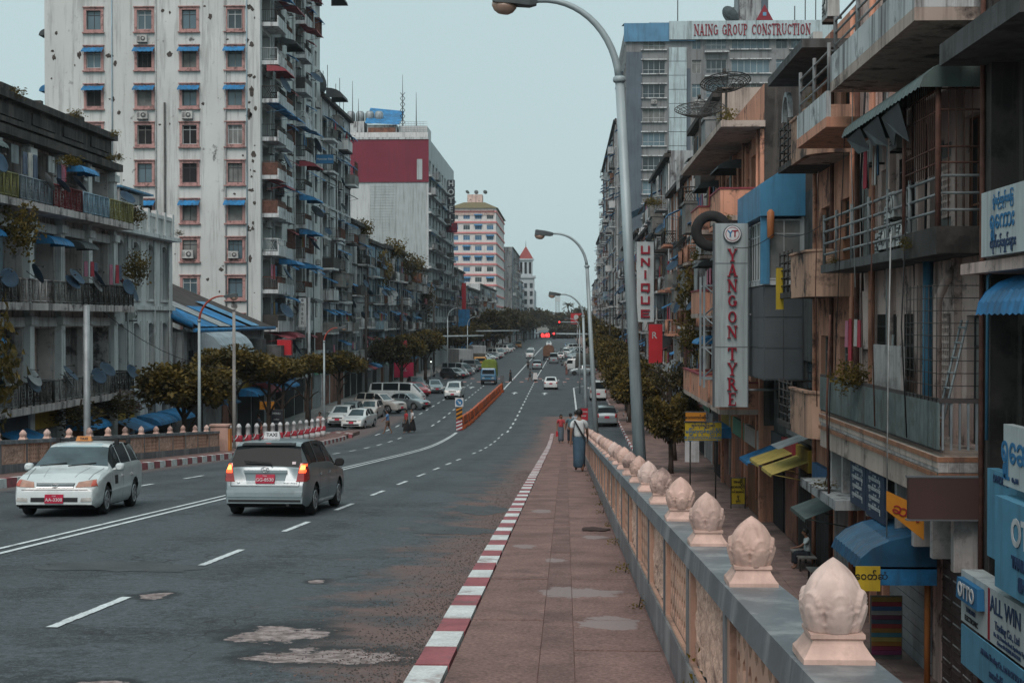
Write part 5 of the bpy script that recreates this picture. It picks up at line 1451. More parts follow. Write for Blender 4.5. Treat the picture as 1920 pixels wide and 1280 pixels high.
ac(b, F @ T(2.2, .6, 16.2)); ac(b, F @ T(4., .4, 9.15))
q = MB(); n = 12
for i in range(n):
    a0, a1 = rad(180 * i / n), rad(180 * (i + 1) / n)
    q.prism([(5.2 + .7 * math.cos(a), 14.6 + .9 * math.sin(a)) for a in (a0, a1)] + [(5.2 + .55 * math.cos(a), 14.6 + .75 * math.sin(a)) for a in (a1, a0)], 1.1, 1.25)
q.v = [tuple(F @ Vector(p)) for p in q.v]; q.build('arch_trim', WALLS['white'], b)
shops(b, F, W, 2, 3.2, 77)

# ---------------------------------------------------------------- right: grey clad house with blue box
y0, y1 = 47.4, 56.8
b, fr = building('grey_clad_house', 'grey metal-clad shophouse with a blue gabled bay on the right', XR, 20, y0, y1, 12.6, WALLS['dark'], [('W', grid(9.4, 3, (4.2,), 1.8, 1.7, .9), dict(style='three', fm=M_FRDK), .3)])
F, W = fr['W']
M_CLAD = mat('cladding_dark', (.085, .098, .108), .55, .15, .6, streak=.35, spec=.5)
o = boxes(b, F, [(2.4, W - .2, .004, 1.35, 6.1, 9.4)], M_CLAD, 'clad_box')
boxes(b, F, [(2.37, 2.398, .05 + .66 * k, .05 + .66 * k + .64, 6.15 + 1.08 * j, 6.15 + 1.08 * j + 1.05) for k in range(2) for j in range(3)], M_CLAD, 'cladding_panel')
boxes(b, F, [(2.5 + 1.35 * k, 2.5 + 1.35 * k + 1.32, 1.352, 1.38, 6.15 + 1.08 * j, 6.15 + 1.08 * j + 1.05) for k in range(5) for j in range(3)], M_CLAD, 'cladding_panel')
M_BB = mat('bay_blue', (.07, .25, .42), .5, .15, 1., streak=.35)
q = MB()
q.prism([(.004, 11.8), (1.55, 11.8), (1.55, 12.9), (.004, 13.9)], 2.1, 8.6)
q.v = [tuple(F @ Vector((y, x, z))) for x, y, z in q.v]; o = q.build('blue_gable', M_BB, b)
boxes(b, F, [(2.3, 8.4, .004, .1, 9.45, 11.78)], WALLS['white'], 'bay_wall')
boxes(b, F, [(2.25, 2.5, 1.2, 1.5, 9.45, 11.78), (8.3, 8.5, 1.2, 1.45, 9.45, 11.78)], M_BB, 'bay_post')
window(b, F @ T(0, 0, 0) @ T(2.35, .7, 9.6) @ RZ(rad(90)), 1.2, 2.1, 'two', M_FRWH, M_CURT, 0, 'bay_window')
for k in range(3): window(b, F @ T(3.6 + 1.9 * k, 1.3, 9.6), 1.8, 2.1, 'three', M_FRWH, M_CURT, 0, 'bay_window')
boxes(b, F, [(2.3, 8.5, .004, 1.4, 9.42, 9.58)], WALLS['white'], 'bay_floor')
# steel sign gantry beside the tall tyre sign
q = MB()
for z in (5.9, 7.1, 8.3, 9.5): q.box(7.6, 9.2, 1.5, 2.9, z, z + .06); 
for (u, v) in ((7.6, 1.5), (7.6, 2.9), (9.1, 2.9), (9.1, 1.5)): q.box(u, u + .08, v, v + .08, 5.6, 9.9)
for z in (5.9, 7.1, 8.3): q.tube([(7.6, 1.5, z), (7.6, 2.9, z + 1.2)], .03, 4); q.tube([(9.1, 2.9, z), (9.1, 1.5, z + 1.2)], .03, 4)
q.v = [tuple(F @ Vector(p)) for p in q.v]; q.build('sign_gantry', M_STEEL, b)
shops(b, F, W, 3, 3.5, 21)
for k in range(2): awning(b, F @ T(1.5 + 3.2 * k, .1, 3.5), 2.4, 1.3, .45, mat('awning_yellow', (.42, .33, .09), .7, .2, 2., streak=.3))
boxes(b, F, [(.4, 5.8, .004, .06, 4.0 + .2 * k, 4.0 + .2 * k + .17) for k in range(9)], M_STEEL, 'louvre')
q = MB(); q.add([F @ Vector(p) for p in ((.2, .1, 4.3), (2., .1, 4.3), (2., 1.2, 3.9), (.2, 1.2, 3.9))], [(0, 1, 2, 3)]); q.build('roof_sheet', M_STEEL, b)

# ---------------------------------------------------------------- right: tall peach house
y0, y1, XD = 57., 75.5, 7.9
hs = []
for j, z in enumerate((4.6, 8.5, 12.4)):
    for i in range(4): hs.append((i * 4.6 + .7, i * 4.6 + 3.9, z + .05, z + 2.7, i, j, z))
b, fr = building('peach_house', 'tall peach house with deep balconies behind the tyre sign', XD, 20, y0, y1, 17.6, WALLS['peach'], [('W', hs, None, .8)])
F, W = fr['W']
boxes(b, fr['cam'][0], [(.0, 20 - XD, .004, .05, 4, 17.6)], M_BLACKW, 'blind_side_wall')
for (u0, u1, v0, v1, i, j, z) in hs:
    c = (u0 + u1) / 2
    window(b, F @ T(c - .7, 0, z + .05), 1.3, 2.2, 'two', M_WOODG, M_CURT, .75, 'door'); window(b, F @ T(c + .8, 0, z + .8), 1.3, 1.4, 'two', M_WOODB, None, .75)
    boxes(b, F, [(u0, c - 1.36, -.79, -.72, z, z + 2.7), (c - .04, c + .14, -.79, -.72, z, z + 2.7)], WALLS['brick'], 'partition')
    if i in (0, 2) or j == 0:
        o = boxes(b, F, [(u0 - .3, u1 + .3, .004, 1.7, z - .2, z)], WALLS['cream'], 'balcony')
        boxes(b, F, [(u0 - .3, u1 + .3, 1.58, 1.7, z + .002, z + 1.05), (u0 - .3, u0 - .18, .01, 1.57, z + .002, z + 1.05), (u1 + .18, u1 + .3, .01, 1.57, z + .002, z + 1.05)], WALLS['peach'], 'balcony_front')
        boxes(b, F, [(u0 - .34, u1 + .34, 1.54, 1.74, z + 1.052, z + 1.12), (u0 - .34, u0 - .14, .01, 1.53, z + 1.052, z + 1.12)], M_REDAW, 'balcony_cap')
    else:
        balcony(b, F @ T(c, 0, z), 3.8, 1.3, 1., R.choice(['bars', 'horiz']), WALLS['peach'], R.choice([M_IRON, M_PIPEW]))
    if R.random() < .5: ac(b, F @ T(c + .8, .1, z + .1))
    if R.random() < .5: wash(b, F @ T(c, 1.0, z + 2.1), 2.8)
    if R.random() < .4: awning(b, F @ T(c, .1, v1 + .1), 3.2, 1.2, .4, R.choice([M_BLUE, M_DKAW]), True)
boxes(b, F, [(-.3, W + .3, .004, 1.75, 15.85, 16.1)], WALLS['cream'], 'roof_slab')
boxes(b, F, [(.2 + 4.6 * k - .2, .2 + 4.6 * k + .2, .004, .16, 0, 15.8) for k in range(4)], WALLS['peach'], 'pilaster')
for k in range(4): pipe(b, [F @ Vector((.6 + 4.6 * k, .2, 1)), F @ Vector((.6 + 4.6 * k, .2, 16))], .06, R.choice([WALLS['peach'], M_PIPEW]))
shops(b, F, W, 4, 3.4, 33)
# big mesh dishes on the roof
def mesh_dish(label, loc, r, rz, tilt):
    t = thing('mesh_dish', label, 'satellite dish', loc, 'mesh dishes on the peach house roof')
    M = T(*loc) @ T(0, 0, 2.7) @ RZ(rz) @ RX(tilt); q = MB()
    for k in range(20):
        a = 2 * math.pi * k / 20
        q.tube([M @ Vector((r * s * math.cos(a), r * s * math.sin(a), .32 * r * s * s)) for s in (0, .25, .5, .75, 1)], .016, 4)
    q.build('rib', M_IRON, t)
    q = MB()
    for s in (.3, .5, .7, .85, 1):
        pts = [M @ Vector((r * s * math.cos(2 * math.pi * k / 28), r * s * math.sin(2 * math.pi * k / 28), .32 * r * s * s)) for k in range(29)]
        q.tube(pts, .025 if s == 1 else .012, 4)
    q.build('hoop', M_IRON, t)
    q = MB()
    for s in [.2 + .8 * i / 11 for i in range(12)]:
        q.add([M @ Vector((r * s_ * math.cos(2 * math.pi * k / 28), r * s_ * math.sin(2 * math.pi * k / 28), .32 * r * s_ * s_ + .003)) for s_ in (s, s + .022) for k in range(28)], [(k, (k + 1) % 28, 28 + (k + 1) % 28, 28 + k) for k in range(28)])
    q.build('mesh', M_IRON, t)
    q = MB()
    for k in range(3): q.tube([M @ Vector((r * .8 * math.cos(k * 2.09), r * .8 * math.sin(k * 2.09), .2 * r)), M @ Vector((0, 0, r * .75))], .014, 4)
    q.lathe([(.09, 0), (.09, .2)], 8, M @ T(0, 0, r * .72)); q.build('feed_horn', M_IRON, t)
    q = MB(); q.tube([loc, M @ Vector((0, 0, 0))], .06, 6)
    for k in range(3): q.tube([(loc[0] + .6 * math.cos(k * 2.1), loc[1] + .6 * math.sin(k * 2.1), loc[2]), (loc[0], loc[1], loc[2] + 1.2)], .03, 4)
    q.build('stand', M_IRON, t)
mesh_dish('large round mesh dish tilted on the peach house roof, the upper one', (7.4, 66, 16.1), 1.15, .3, rad(-14))
mesh_dish('large mesh dish lower down behind the peach house roof slab', (7.0, 74.5, 16.1), 1.3, -.2, rad(24))

# ---------------------------------------------------------------- right: further row
b, F, W = old_row('creeper_house', 'stained cream walk-up hung with creepers past the peach house', 75.8, 92, 20.5, WALLS['cream'], 4, 4, 'R', p=dict(aw=.35, wash=.5, cage=.4, rail=[M_IRON, M_RUST, M_WOODB, WALLS['peach'], M_PIPEW]))
b, F, W = old_row('orange_house', 'orange-peach walk-up with balconies behind the lamp post', 92.2, 112, 18.2, WALLS['peach'], 5, 4, 'R', p=dict(aw=.35, wash=.5, cage=.35))
b, F, W = old_row('pipe_house', 'grey walk-up covered in white pipes near the red letter sign', 112.2, 134, 21.5, WALLS['grey'], 5, 5, 'R', p=dict(aw=.35, wash=.3, cage=.3))
old_row('peach_far_house', 'peach coloured walk-up under the grey tower', 134.2, 160, 17.5, WALLS['peach'], 6, 4, 'R')
b, F, W = old_row('blue_roof_house', 'white walk-up with a light blue sheet roof under the grey tower', 160.2, 202, 18.5, WALLS['white'], 9, 4, 'R')
q = MB(); q.add([(7.2, 160, 20.2), (7.2, 176, 20.2), (14, 176, 23.6), (14, 160, 23.6)], [(0, 1, 2, 3)]); q.build('roof_sheet', M_BLUEL, b)

# ---------------------------------------------------------------- right: grey tower with lettering
y0, y1, H = 204., 232., 50.4
x0, x1 = 8.6, 38.
M_NG = mat('wall_tower_grey', (.225, .235, .24), .85, .12, .4, streak=.4, mold=.3, mold_lo=.6)
M_NGL = mat('tower_tile_pale', (.42, .52, .55), .5, .12, .6, streak=.5)
M_NGB = mat('wall_tower_slate', (.105, .135, .165), .85, .15, .4, streak=.3)
W = x1 - x0; fl = [5 + 3.42 * k for k in range(13)]
hs = []
for j, z in enumerate(fl):
    for (xa, xb, i) in ((11.0, 14.2, 0), (18.0, 19.3, 1), (20.0, 22.9, 2), (23.6, 29.0, 3), (29.9, 31.5, 4), (32.0, 36.5, 5)):
        hs.append((x1 - xb, x1 - xa, z + .7, z + 2.6, i, j, z))
NG, fr = building('grey_tower', 'tall grey apartment tower with red company lettering along its roof', x0, x1, y0, y1, H, M_NG, [('cam', hs, None, .3), ('W', grid(y1 - y0, 7, fl, 2.0, 1.7, .8), dict(style='three', fm=M_FRWH, aw=.2, acp=.3), .3)])
F, _ = fr['cam']
for (u0, u1, v0, v1, i, j, z) in hs:
    c = (u0 + u1) / 2; w = u1 - u0
    window(NG, F @ T(c, 0, v0), w, v1 - v0, 'six' if w > 4.4 else 'four' if w > 2 else 'two', M_FRWH, R.choice([M_GLASS2, M_CURT, M_GLASS2, M_GLASS]), .25)
    if i == 2: balcony(NG, F @ T(c, 0, z + .3), 3.4, .9, .9, 'bars', WALLS['white'], M_STEEL)
    elif i in (0, 3, 5):
        boxes(NG, F, [(u0 - .25, u1 + .25, .004, .3, v0 - .16, v0 - .004), (u0 - .25, u1 + .25, .004, .25, v1 + .004, v1 + .16)], WALLS['white'], 'window_sill')
    if R.random() < .15: ac(NG, F @ T(c, .05, v0 - .9))
boxes(NG, F, [(x1 - 17.2, x1 - 14.7, .004, .5, 3 + 2.0 * k, 4.93 + 2.0 * k) for k in range(22)], M_NGL, 'tile_panel')
boxes(NG, F, [(x1 - 17.8, x1 - 17.25, .004, .08, 3, 44), (x1 - 10.8, x1 - 8.8, .004, .06, 3, 44)][:1], M_NGB, 'slate_strip')
boxes(NG, F, [(x1 - 19.6, x1 - 17.3, .004, .1, 3, 43.5)], M_NGB, 'slate_strip') if False else None
boxes(NG, F, [(x1 - 10.9, x1 - 8.65, .004, .12, 3, 46.4)], M_NGB, 'slate_strip')
boxes(NG, F, [(.2 + 2.1 * k, .2 + 2.1 * k + 2.08, .3, .75, 48.0, 50.6) for k in range(11)], M_NGL, 'sign_band_panel')
q = MB(); q.add([(x0 - .3, y0 - .4, 47.8), (18.5, y0 - .4, 47.8), (18.5, y0 + 9, 51.9), (x0 - .3, y0 + 9, 51.9), (x0 - .3, y0 - .5, 50.4), (18.5, y0 - .5, 50.4)], [(0, 1, 5, 4), (4, 5, 2, 3)])
q.build('blue_roof', mat('roof_light_blue', (.10, .25, .40), .5, .15, .5, streak=.3), NG)
boxes(NG, T(0, 0, 0), [(25.0, 29.2, y0 + 3, y0 + 9, 49.4, 55.9)], WALLS['grey'], 'lift_room')
boxes(NG, T(0, 0, 0), [(28.2, 29.1, y0 + 2.8, y0 + 2.98, 50.4, 56.4)], M_NGB, 'slate_strip')
boxes(NG, T(0, 0, 0), [(12, 34, y0 + 1.5, y0 + 1.6, 50.7, 50.9)], M_NGL, 'roof_beam')
dish(NG, T(23.5, y0 + 2, 51.8), M_DISHG, 3.2)
for (x, h) in ((16.2, 4), (33, 3), (34.5, 5), (36, 4)): MB().tube([(x, y0 + 3, 49.4), (x, y0 + 3, 50.4 + h)], .08, 5).build('antenna_mast', M_IRON, NG)
t = thing('roof_lettering', 'dark red serif letters on the roof band of the grey tower', 'sign', (27, y0 - .8, 48.2))
M_RED = mat('letter_red', (.22, .015, .03), .6, .1, 1.)
x = 18.2; s = 1.62
for ch in 'NAING GROUP CONSTRUCTION':
    if ch == ' ': x += .5; continue
    me = cached(('ser', ch), lambda: serif_glyph(ch, .1).mesh('letter', M_RED))
    put('letter', me, t, T(x, y0 - .76, 48.5) @ S3(s * .5, 1.2, s)); x += SERIF[ch][0] * s * .5 + .03
t = thing('roof_emblem', 'small red triangle emblem with a blue square on the tower roof', 'sign', (28.2, y0 - .5, 50.7))
q = MB(); q.prism([(27.0, 50.7), (29.4, 50.7), (28.2, 52.9)], y0 - .5, y0 - .2); q.build('triangle', M_RED, t)
MB().box(27.95, 28.45, y0 - .55, y0 - .51, 51.3, 51.8).build('square', mat('emblem_blue', (.12, .3, .45), .6, 0), t)
# further right
b, F, W = old_row('slim_white_block', 'slim white block beside the grey tower far right of the street', 236, 318, 41.5, WALLS['white'], 11, 11, 'R', p=dict(bal=.35, dish=.1, wash=.1, cage=.12), x=8.4)
MB().box(9, 15, 240, 250, 41, 44).build('roof_room', WALLS['grey'], b)
old_row('far_grey_walk_up', 'grey block farther down the right side of the street', 319, 400, 30, WALLS['grey'], 9, 7, 'R', p=dict(bal=.4, dish=.05, wash=.1, cage=.1), x=9)
old_row('far_cream_walk_up', 'farthest cream block on the right side of the street', 401, 520, 21, WALLS['cream'], 12, 5, 'R', p=dict(bal=.3, dish=.0, wash=0, cage=.1), x=10)
# ================================================================ vehicles
M_TYRE = mat('tyre_rubber', (.02, .02, .021), .85, .2, 6.)
M_RIM = mat('rim_alloy', (.42, .44, .46), .35, .15, 6., metal=.7)
M_CGL = mat('car_glass', (.012, .017, .02), .08, .2, .8, spec=.08)
M_CGW = mat('car_glass_bright', (.05, .078, .09), .06, .45, 1.8, spec=.6)
M_TRIM = mat('car_black_trim', (.018, .018, .02), .55, 0)
M_UNDER = mat('car_underside', (.012, .012, .013), .9, 0)
M_LAMP = mat('headlamp', (.42, .40, .38), .12, .3, 8., spec=.8, coat=.6)
M_LAMPA = mat('headlamp_amber', (.38, .20, .14), .12, .3, 8., spec=.8, coat=.6)
M_TAIL = mat('tail_lamp', (.30, .02, .02), .15, .1, 6., spec=.7, coat=.6)
M_TAILG = mat('tail_lamp_lit', (1., .10, .03), .3, 0, emit=1.6)
M_TAILO = mat('tail_lamp_glow', (1., .36, .08), .3, 0, emit=2.4)
M_PLATE = mat('plate_red', (.42, .012, .05), .5, .1, 8.)
M_PTXT = mat('plate_text', (.65, .55, .58), .6, 0)
M_CHROME = mat('chrome', (.5, .52, .53), .2, .1, 5., metal=.8)
def paint(name, c, metal=.0, rough=.28): return mat('paint_' + name, c, rough, .1, 1.6, spec=.5, coat=.5, metal=metal, fine=.04, mold=.3, moldscale=2.4, dirt=(.16, .14, .13), mold_lo=.54, edge=.12)
PAINTS = dict(white=paint('white', (.56, .62, .63)), silver=paint('silver', (.25, .30, .32), .55, .36), grey=paint('grey', (.12, .135, .145), .3), red=paint('red', (.36, .03, .04)),
              dark=paint('dark', (.03, .036, .045)), blue=paint('blue', (.05, .17, .30)), pearl=paint('pearl', (.45, .44, .42)), yellow=paint('yellow', (.45, .22, .03)))

def lerp_tab(tab, y):
    if y <= tab[0][0]: return tab[0][1]
    for (a, za), (b, zb) in zip(tab, tab[1:]):
        if y <= b:
            t = (y - a) / (b - a) if b > a else 1
            return za + (zb - za) * t
    return tab[-1][1]

class Car:
    """body lofted along +Y (front); top: centre-line heights, belt: shoulder line"""
    def __init__(s, L, W, top, belt, wb, rt=.31, low=.2, glass=None, win=None, tumble=.28, step=.06, rear_ov=None, endr=.16, archr=None, widen=0):
        s.L, s.W, s.top, s.belt, s.rt, s.low = L, W, top, belt, rt, low
        s.yr = -L / 2 + (rear_ov or (L - wb) / 2); s.yf = s.yr + wb
        ar = archr or rt + .065
        ys = set()
        y = -L / 2
        while y <= L / 2 + 1e-6: ys.add(round(y, 3)); y += step
        for t in (top, belt):
            for q, _ in t:
                if -L / 2 <= q <= L / 2: ys.add(round(q, 3))
        for e in (.01, .03): ys.add(round(-L / 2 + e, 3)); ys.add(round(L / 2 - e, 3))
        ys = sorted(ys)
        s.st = []
        prev = None
        for y in ys:
            if prev is not None and y - prev < .008: continue
            s.st.append(y); prev = y
        nside, nup, nroof = 8, 5, 4
        s.rows = nside + nup + nroof + 1
        grid = []
        for y in s.st:
            d = min(y + L / 2, L / 2 - y)
            tp = 1.
            if d < endr * 3: u = 1 - d / (endr * 3); tp = 1 - .13 * u ** 2.2
            w = W / 2 * tp
            zl = low
            if d < .25: zl += .07 * (1 - d / .25)
            for yw in (s.yr, s.yf):
                q = abs(y - yw)
                if q < ar: zl = max(zl, rt + math.sqrt(ar * ar - q * q))
            zt = lerp_tab(top, y); zb = min(lerp_tab(belt, y), zt - .015)
            zb = max(zb, zl + .05) if zt > zl + .1 else zt - .01
            row = []
            for i in range(nside + 1):
                t = i / nside; z = zl + (zb - zl) * t
                zz = (z - low) / max(.1, (zb - low))
                bul = 1 - .045 * abs(zz - .55) ** 1.6 * 2.2 - (.05 if zz < .12 else 0) * (1 - zz / .12 if zz < .12 else 0)
                row.append((w * bul, z))
            xb = row[-1][0]; hgt = max(0., zt - zb)
            xr = xb - tumble * hgt - .10 * min(1., hgt / .3) * .6
            crown = .03 + .02 * min(1, hgt)
            ze = zt - min(crown, hgt * .5)
            for i in range(1, nup + 1):
                t = i / nup; row.append((xb + (xr - xb) * t ** 1.1, zb + (ze - zb) * (t if t < 1 else 1)))
            for i in range(1, nroof + 1):
                t = 1 - i / nroof; row.append((xr * t, ze + (zt - ze) * (1 - t * t)))
            grid.append([(x, y, z) for x, z in row])
        s.grid = grid; s.nside, s.nup, s.nroof = nside, nup, nroof
        s.glass = glass or {}; s.win = win or []
        faces = {}
        n = len(s.st)
        for i in range(n - 1):
            ym = (s.st[i] + s.st[i + 1]) / 2
            for j in range(s.rows - 1):
                k = 'body'
                if nside + 0 < j + .5 < nside + nup and nside + .5 < j + .5 < nside + nup - .0:
                    for q, (a, b) in enumerate(s.win):
                        if a < ym < b and lerp_tab(top, ym) - lerp_tab(belt, ym) > .14: k = ('side_window', q)
                if j >= nside + 1:
                    for nm, (a, b, j0, j1) in s.glass.items():
                        if a < ym < b and nside + j0 <= j < nside + j1: k = (nm, 0)
                faces.setdefault(k, []).append((i, j))
        s.faces = faces
        V = [p for r in grid for p in r] + [(-p[0], p[1], p[2]) for r in grid for p in r]
        m = s.rows; off = n * m
        F = []
        for fl in faces.values():
            for i, j in fl:
                a, b, c, d = i * m + j, (i + 1) * m + j, (i + 1) * m + j + 1, i * m + j + 1
                F.append((a, b, c, d)); F.append((off + d, off + c, off + b, off + a))
        ends = []
        for i, rev in ((0, False), (n - 1, True)):
            ring = [i * m + j for j in range(m)] + [off + i * m + j for j in reversed(range(m - 1))]
            ends.append(tuple(reversed(ring)) if rev else tuple(ring))
        s.V, s.off, s.m, s.ends = V, off, m, ends
        s.bvh = BVHTree.FromPolygons([Vector(v) for v in V], F + ends)
    def mesh_of(s, key, mirror, name, m, push=0.):
        b = MB(); fl = s.faces.get(key, [])
        idx = {}
        def vi(i):
            if i not in idx:
                idx[i] = len(b.v); p = s.V[i]
                b.v.append((p[0] * (1 - push), p[1], p[2]))
            return idx[i]
        for i, j in fl:
            q = [i * s.m + j, (i + 1) * s.m + j, (i + 1) * s.m + j + 1, i * s.m + j + 1]
            if mirror in (0, 1): b.f.append(tuple(vi(k) for k in q)); b.m.append(0); b.s.append(True)
            if mirror in (0, -1): b.f.append(tuple(vi(s.off + k) for k in reversed(q))); b.m.append(0); b.s.append(True)
        if key == 'body':
            for e in s.ends: b.f.append(tuple(vi(k) for k in e)); b.m.append(0); b.s.append(False)
        me = b.mesh(name, m)
        try: me.set_sharp_from_angle(angle=rad(38))
        except Exception: pass
        return me
    def patch(s, corners, side, m, name, parent, push=.008, nu=6, nv=3, mi=None, thick=True):
        """quad given in (x,z) for front/rear or (y,z) for left/right, laid on the body"""
        b = MB(); g = []
        dirs = {'front': Vector((0, -1, 0)), 'rear': Vector((0, 1, 0)), 'right': Vector((-1, 0, 0)), 'left': Vector((1, 0, 0)), 'top': Vector((0, 0, -1))}
        d = dirs[side]
        c = corners
        for i in range(nu + 1):
            r = []
            for j in range(nv + 1):
                u, v = i / nu, j / nv
                p = [(c[0][k] * (1 - u) + c[1][k] * u) * (1 - v) + (c[3][k] * (1 - u) + c[2][k] * u) * v for k in (0, 1)]
                o = Vector((p[0], 0, p[1])) if side in ('front', 'rear') else Vector((0, p[0], p[1])) if side != 'top' else Vector((p[0], p[1], 0))
                o = o - d * 6
                hit = s.bvh.ray_cast(o, d)
                h = hit[0] if hit[0] is not None else o + d * 6
                r.append(h - d * push)
            g.append(r)
        for i in range(nu):
            for j in range(nv):
                b.add([g[i][j], g[i + 1][j], g[i + 1][j + 1], g[i][j + 1]], [(0, 1, 2, 3)], 0, True)
        if thick:
            per = [g[i][0] for i in range(nu + 1)] + [g[nu][j] for j in range(1, nv + 1)] + [g[i][nv] for i in range(nu - 1, -1, -1)] + [g[0][j] for j in range(nv - 1, 0, -1)]
            n = len(per)
            b.add(per + [p + d * (push + .02) for p in per], [(k, k + n, (k + 1) % n + n, (k + 1) % n) for k in range(n)])
        return b.build(name, m, parent)

def wheel_meshes(r, w):
    def ty():
        b = MB(); rings = []
        for rr, x in ((r * .64, -w / 2 + .01), (r * .9, -w / 2), (r, -w / 2 + .03), (r, w / 2 - .03), (r * .9, w / 2), (r * .64, w / 2 - .01)):
            rings.append([(x, rr * math.cos(2 * math.pi * k / 22), rr * math.sin(2 * math.pi * k / 22)) for k in range(22)])
        return b.rings(rings).mesh('tyre', M_TYRE)
    def rim():
        b = MB(); q = r * .64; n = 7
        for x0, x1, r0, r1 in ((w / 2 - .012, w / 2 + .004, q, q * .86),):
            b.rings([[(x, rr * math.cos(2 * math.pi * k / 22), rr * math.sin(2 * math.pi * k / 22)) for k in range(22)] for x, rr in ((x0, r0), (x1, r0 * .99), (x1, r1), (x0 - .03, r1 * .97))], cap=False)
        for k in range(n):
            a = 2 * math.pi * k / n
            for sg in (1,):
                p = lambda rr, da, x: (x, rr * math.cos(a + da), rr * math.sin(a + da))
                b.add([p(q * .12, -.9, w / 2 - .004), p(q * .12, .9, w / 2 - .004), p(q * .9, .16, w / 2 - .006), p(q * .9, -.16, w / 2 - .006), p(q * .12, -.9, w / 2 - .03), p(q * .12, .9, w / 2 - .03), p(q * .9, .16, w / 2 - .03), p(q * .9, -.16, w / 2 - .03)], [(0, 1, 2, 3), (0, 3, 7, 4), (1, 5, 6, 2)])
        b.rings([[(x, rr * math.cos(2 * math.pi * k / 14), rr * math.sin(2 * math.pi * k / 14)) for k in range(14)] for x, rr in ((w / 2 - .02, q * .24), (w / 2 + .006, q * .2))])
        b.rings([[(x, q * .9 * math.cos(2 * math.pi * k / 18), q * .9 * math.sin(2 * math.pi * k / 18)) for k in range(18)] for x in (w / 2 - .05, w / 2 - .045)], 1)
        return b.mesh('rim', [M_RIM, M_TRIM])
    return cached(('ty', r, w), ty), cached(('rim', r, w), rim)

def assemble(car, root, pm, glassm=None, mirror_m=None, wheels=True, glass_names=True):
    put('body', car.mesh_of('body', 0, 'body', pm), root)
    for key in [k for k in car.faces if k != 'body']:
        nm = key[0]
        gm = (glassm or {}).get(nm, M_CGL)
        if nm == 'side_window':
            for mi in (1, -1): put('side_window', car.mesh_of(key, mi, 'side_window', gm, .012), root)
        else: put(nm, car.mesh_of(key, 0, nm, gm, .003), root)
    tm, rm = wheel_meshes(car.rt, .19)
    for yw in (car.yr, car.yf):
        for sg in (1, -1):
            M = T(sg * (car.W / 2 - .115), yw, car.rt) @ (RZ(math.pi) if sg < 0 else Matrix.Identity(4))
            o = put('wheel', tm, root, M); put('rim', rm, o, M)
    b = MB(); b.box(-car.W / 2 + .1, car.W / 2 - .1, -car.L / 2 + .25, car.L / 2 - .25, car.low - .02, car.low + .32)
    b.build('underbody', M_UNDER, root)
def mirrors(car, root, y, z, m):
    for sg in (1, -1):
        b = MB(); c = Vector((sg * (car.W / 2 + .09), y, z)); rings = []
        for yy, s_ in ((-.06, .8), (-.03, 1), (.04, .9), (.09, .5)):
            rings.append([(c.x + .105 * s_ * math.cos(a) * (abs(math.cos(a)) ** -.4 if abs(math.cos(a)) > .1 else 1) * .95, c.y + yy, c.z + .09 * s_ * math.sin(a)) for a in [2 * math.pi * k / 12 for k in range(12)]])
        b.rings(rings); b.tube([(sg * (car.W / 2 - .12), y + .02, z - .06), (c.x, y + .02, z - .03)], .022, 5)
        b.build('mirror', m, root)
def plate(car, root, txt1, txt2, x, z, side, w=.36, h=.17, m=None):
    o = car.patch([(x - w / 2, z - h / 2), (x + w / 2, z - h / 2), (x + w / 2, z + h / 2), (x - w / 2, z + h / 2)], side, m or M_PLATE, 'number_plate', root, .03, 1, 1)
    ys = [v.co for v in o.data.vertices]; yy = (max(v.y for v in ys) if side == 'front' else min(v.y for v in ys))
    o2 = MB()
    M = (T(x, yy + .006, z) @ RZ(math.pi) @ RX(rad(90))) if side == 'front' else (T(x, yy - .006, z) @ RX(rad(90)))
    text('plate_text', txt2, M_PTXT, o, M @ T(0, -.02, 0), .092, .001, bold=.0015)
    if txt1: text('plate_text', txt1, M_PTXT, o, M @ T(0, .056, 0), .04, .001)

WAGON_TOP = [(-2.22, .42), (-2.21, .62), (-2.17, .95), (-2.08, 1.02), (-1.82, 1.42), (-1.7, 1.475), (-1.2, 1.51), (-.2, 1.52), (.25, 1.49), (.42, 1.45), (1.08, .99), (1.2, .955), (1.7, .89), (2.02, .79), (2.14, .68), (2.19, .56), (2.21, .42)]
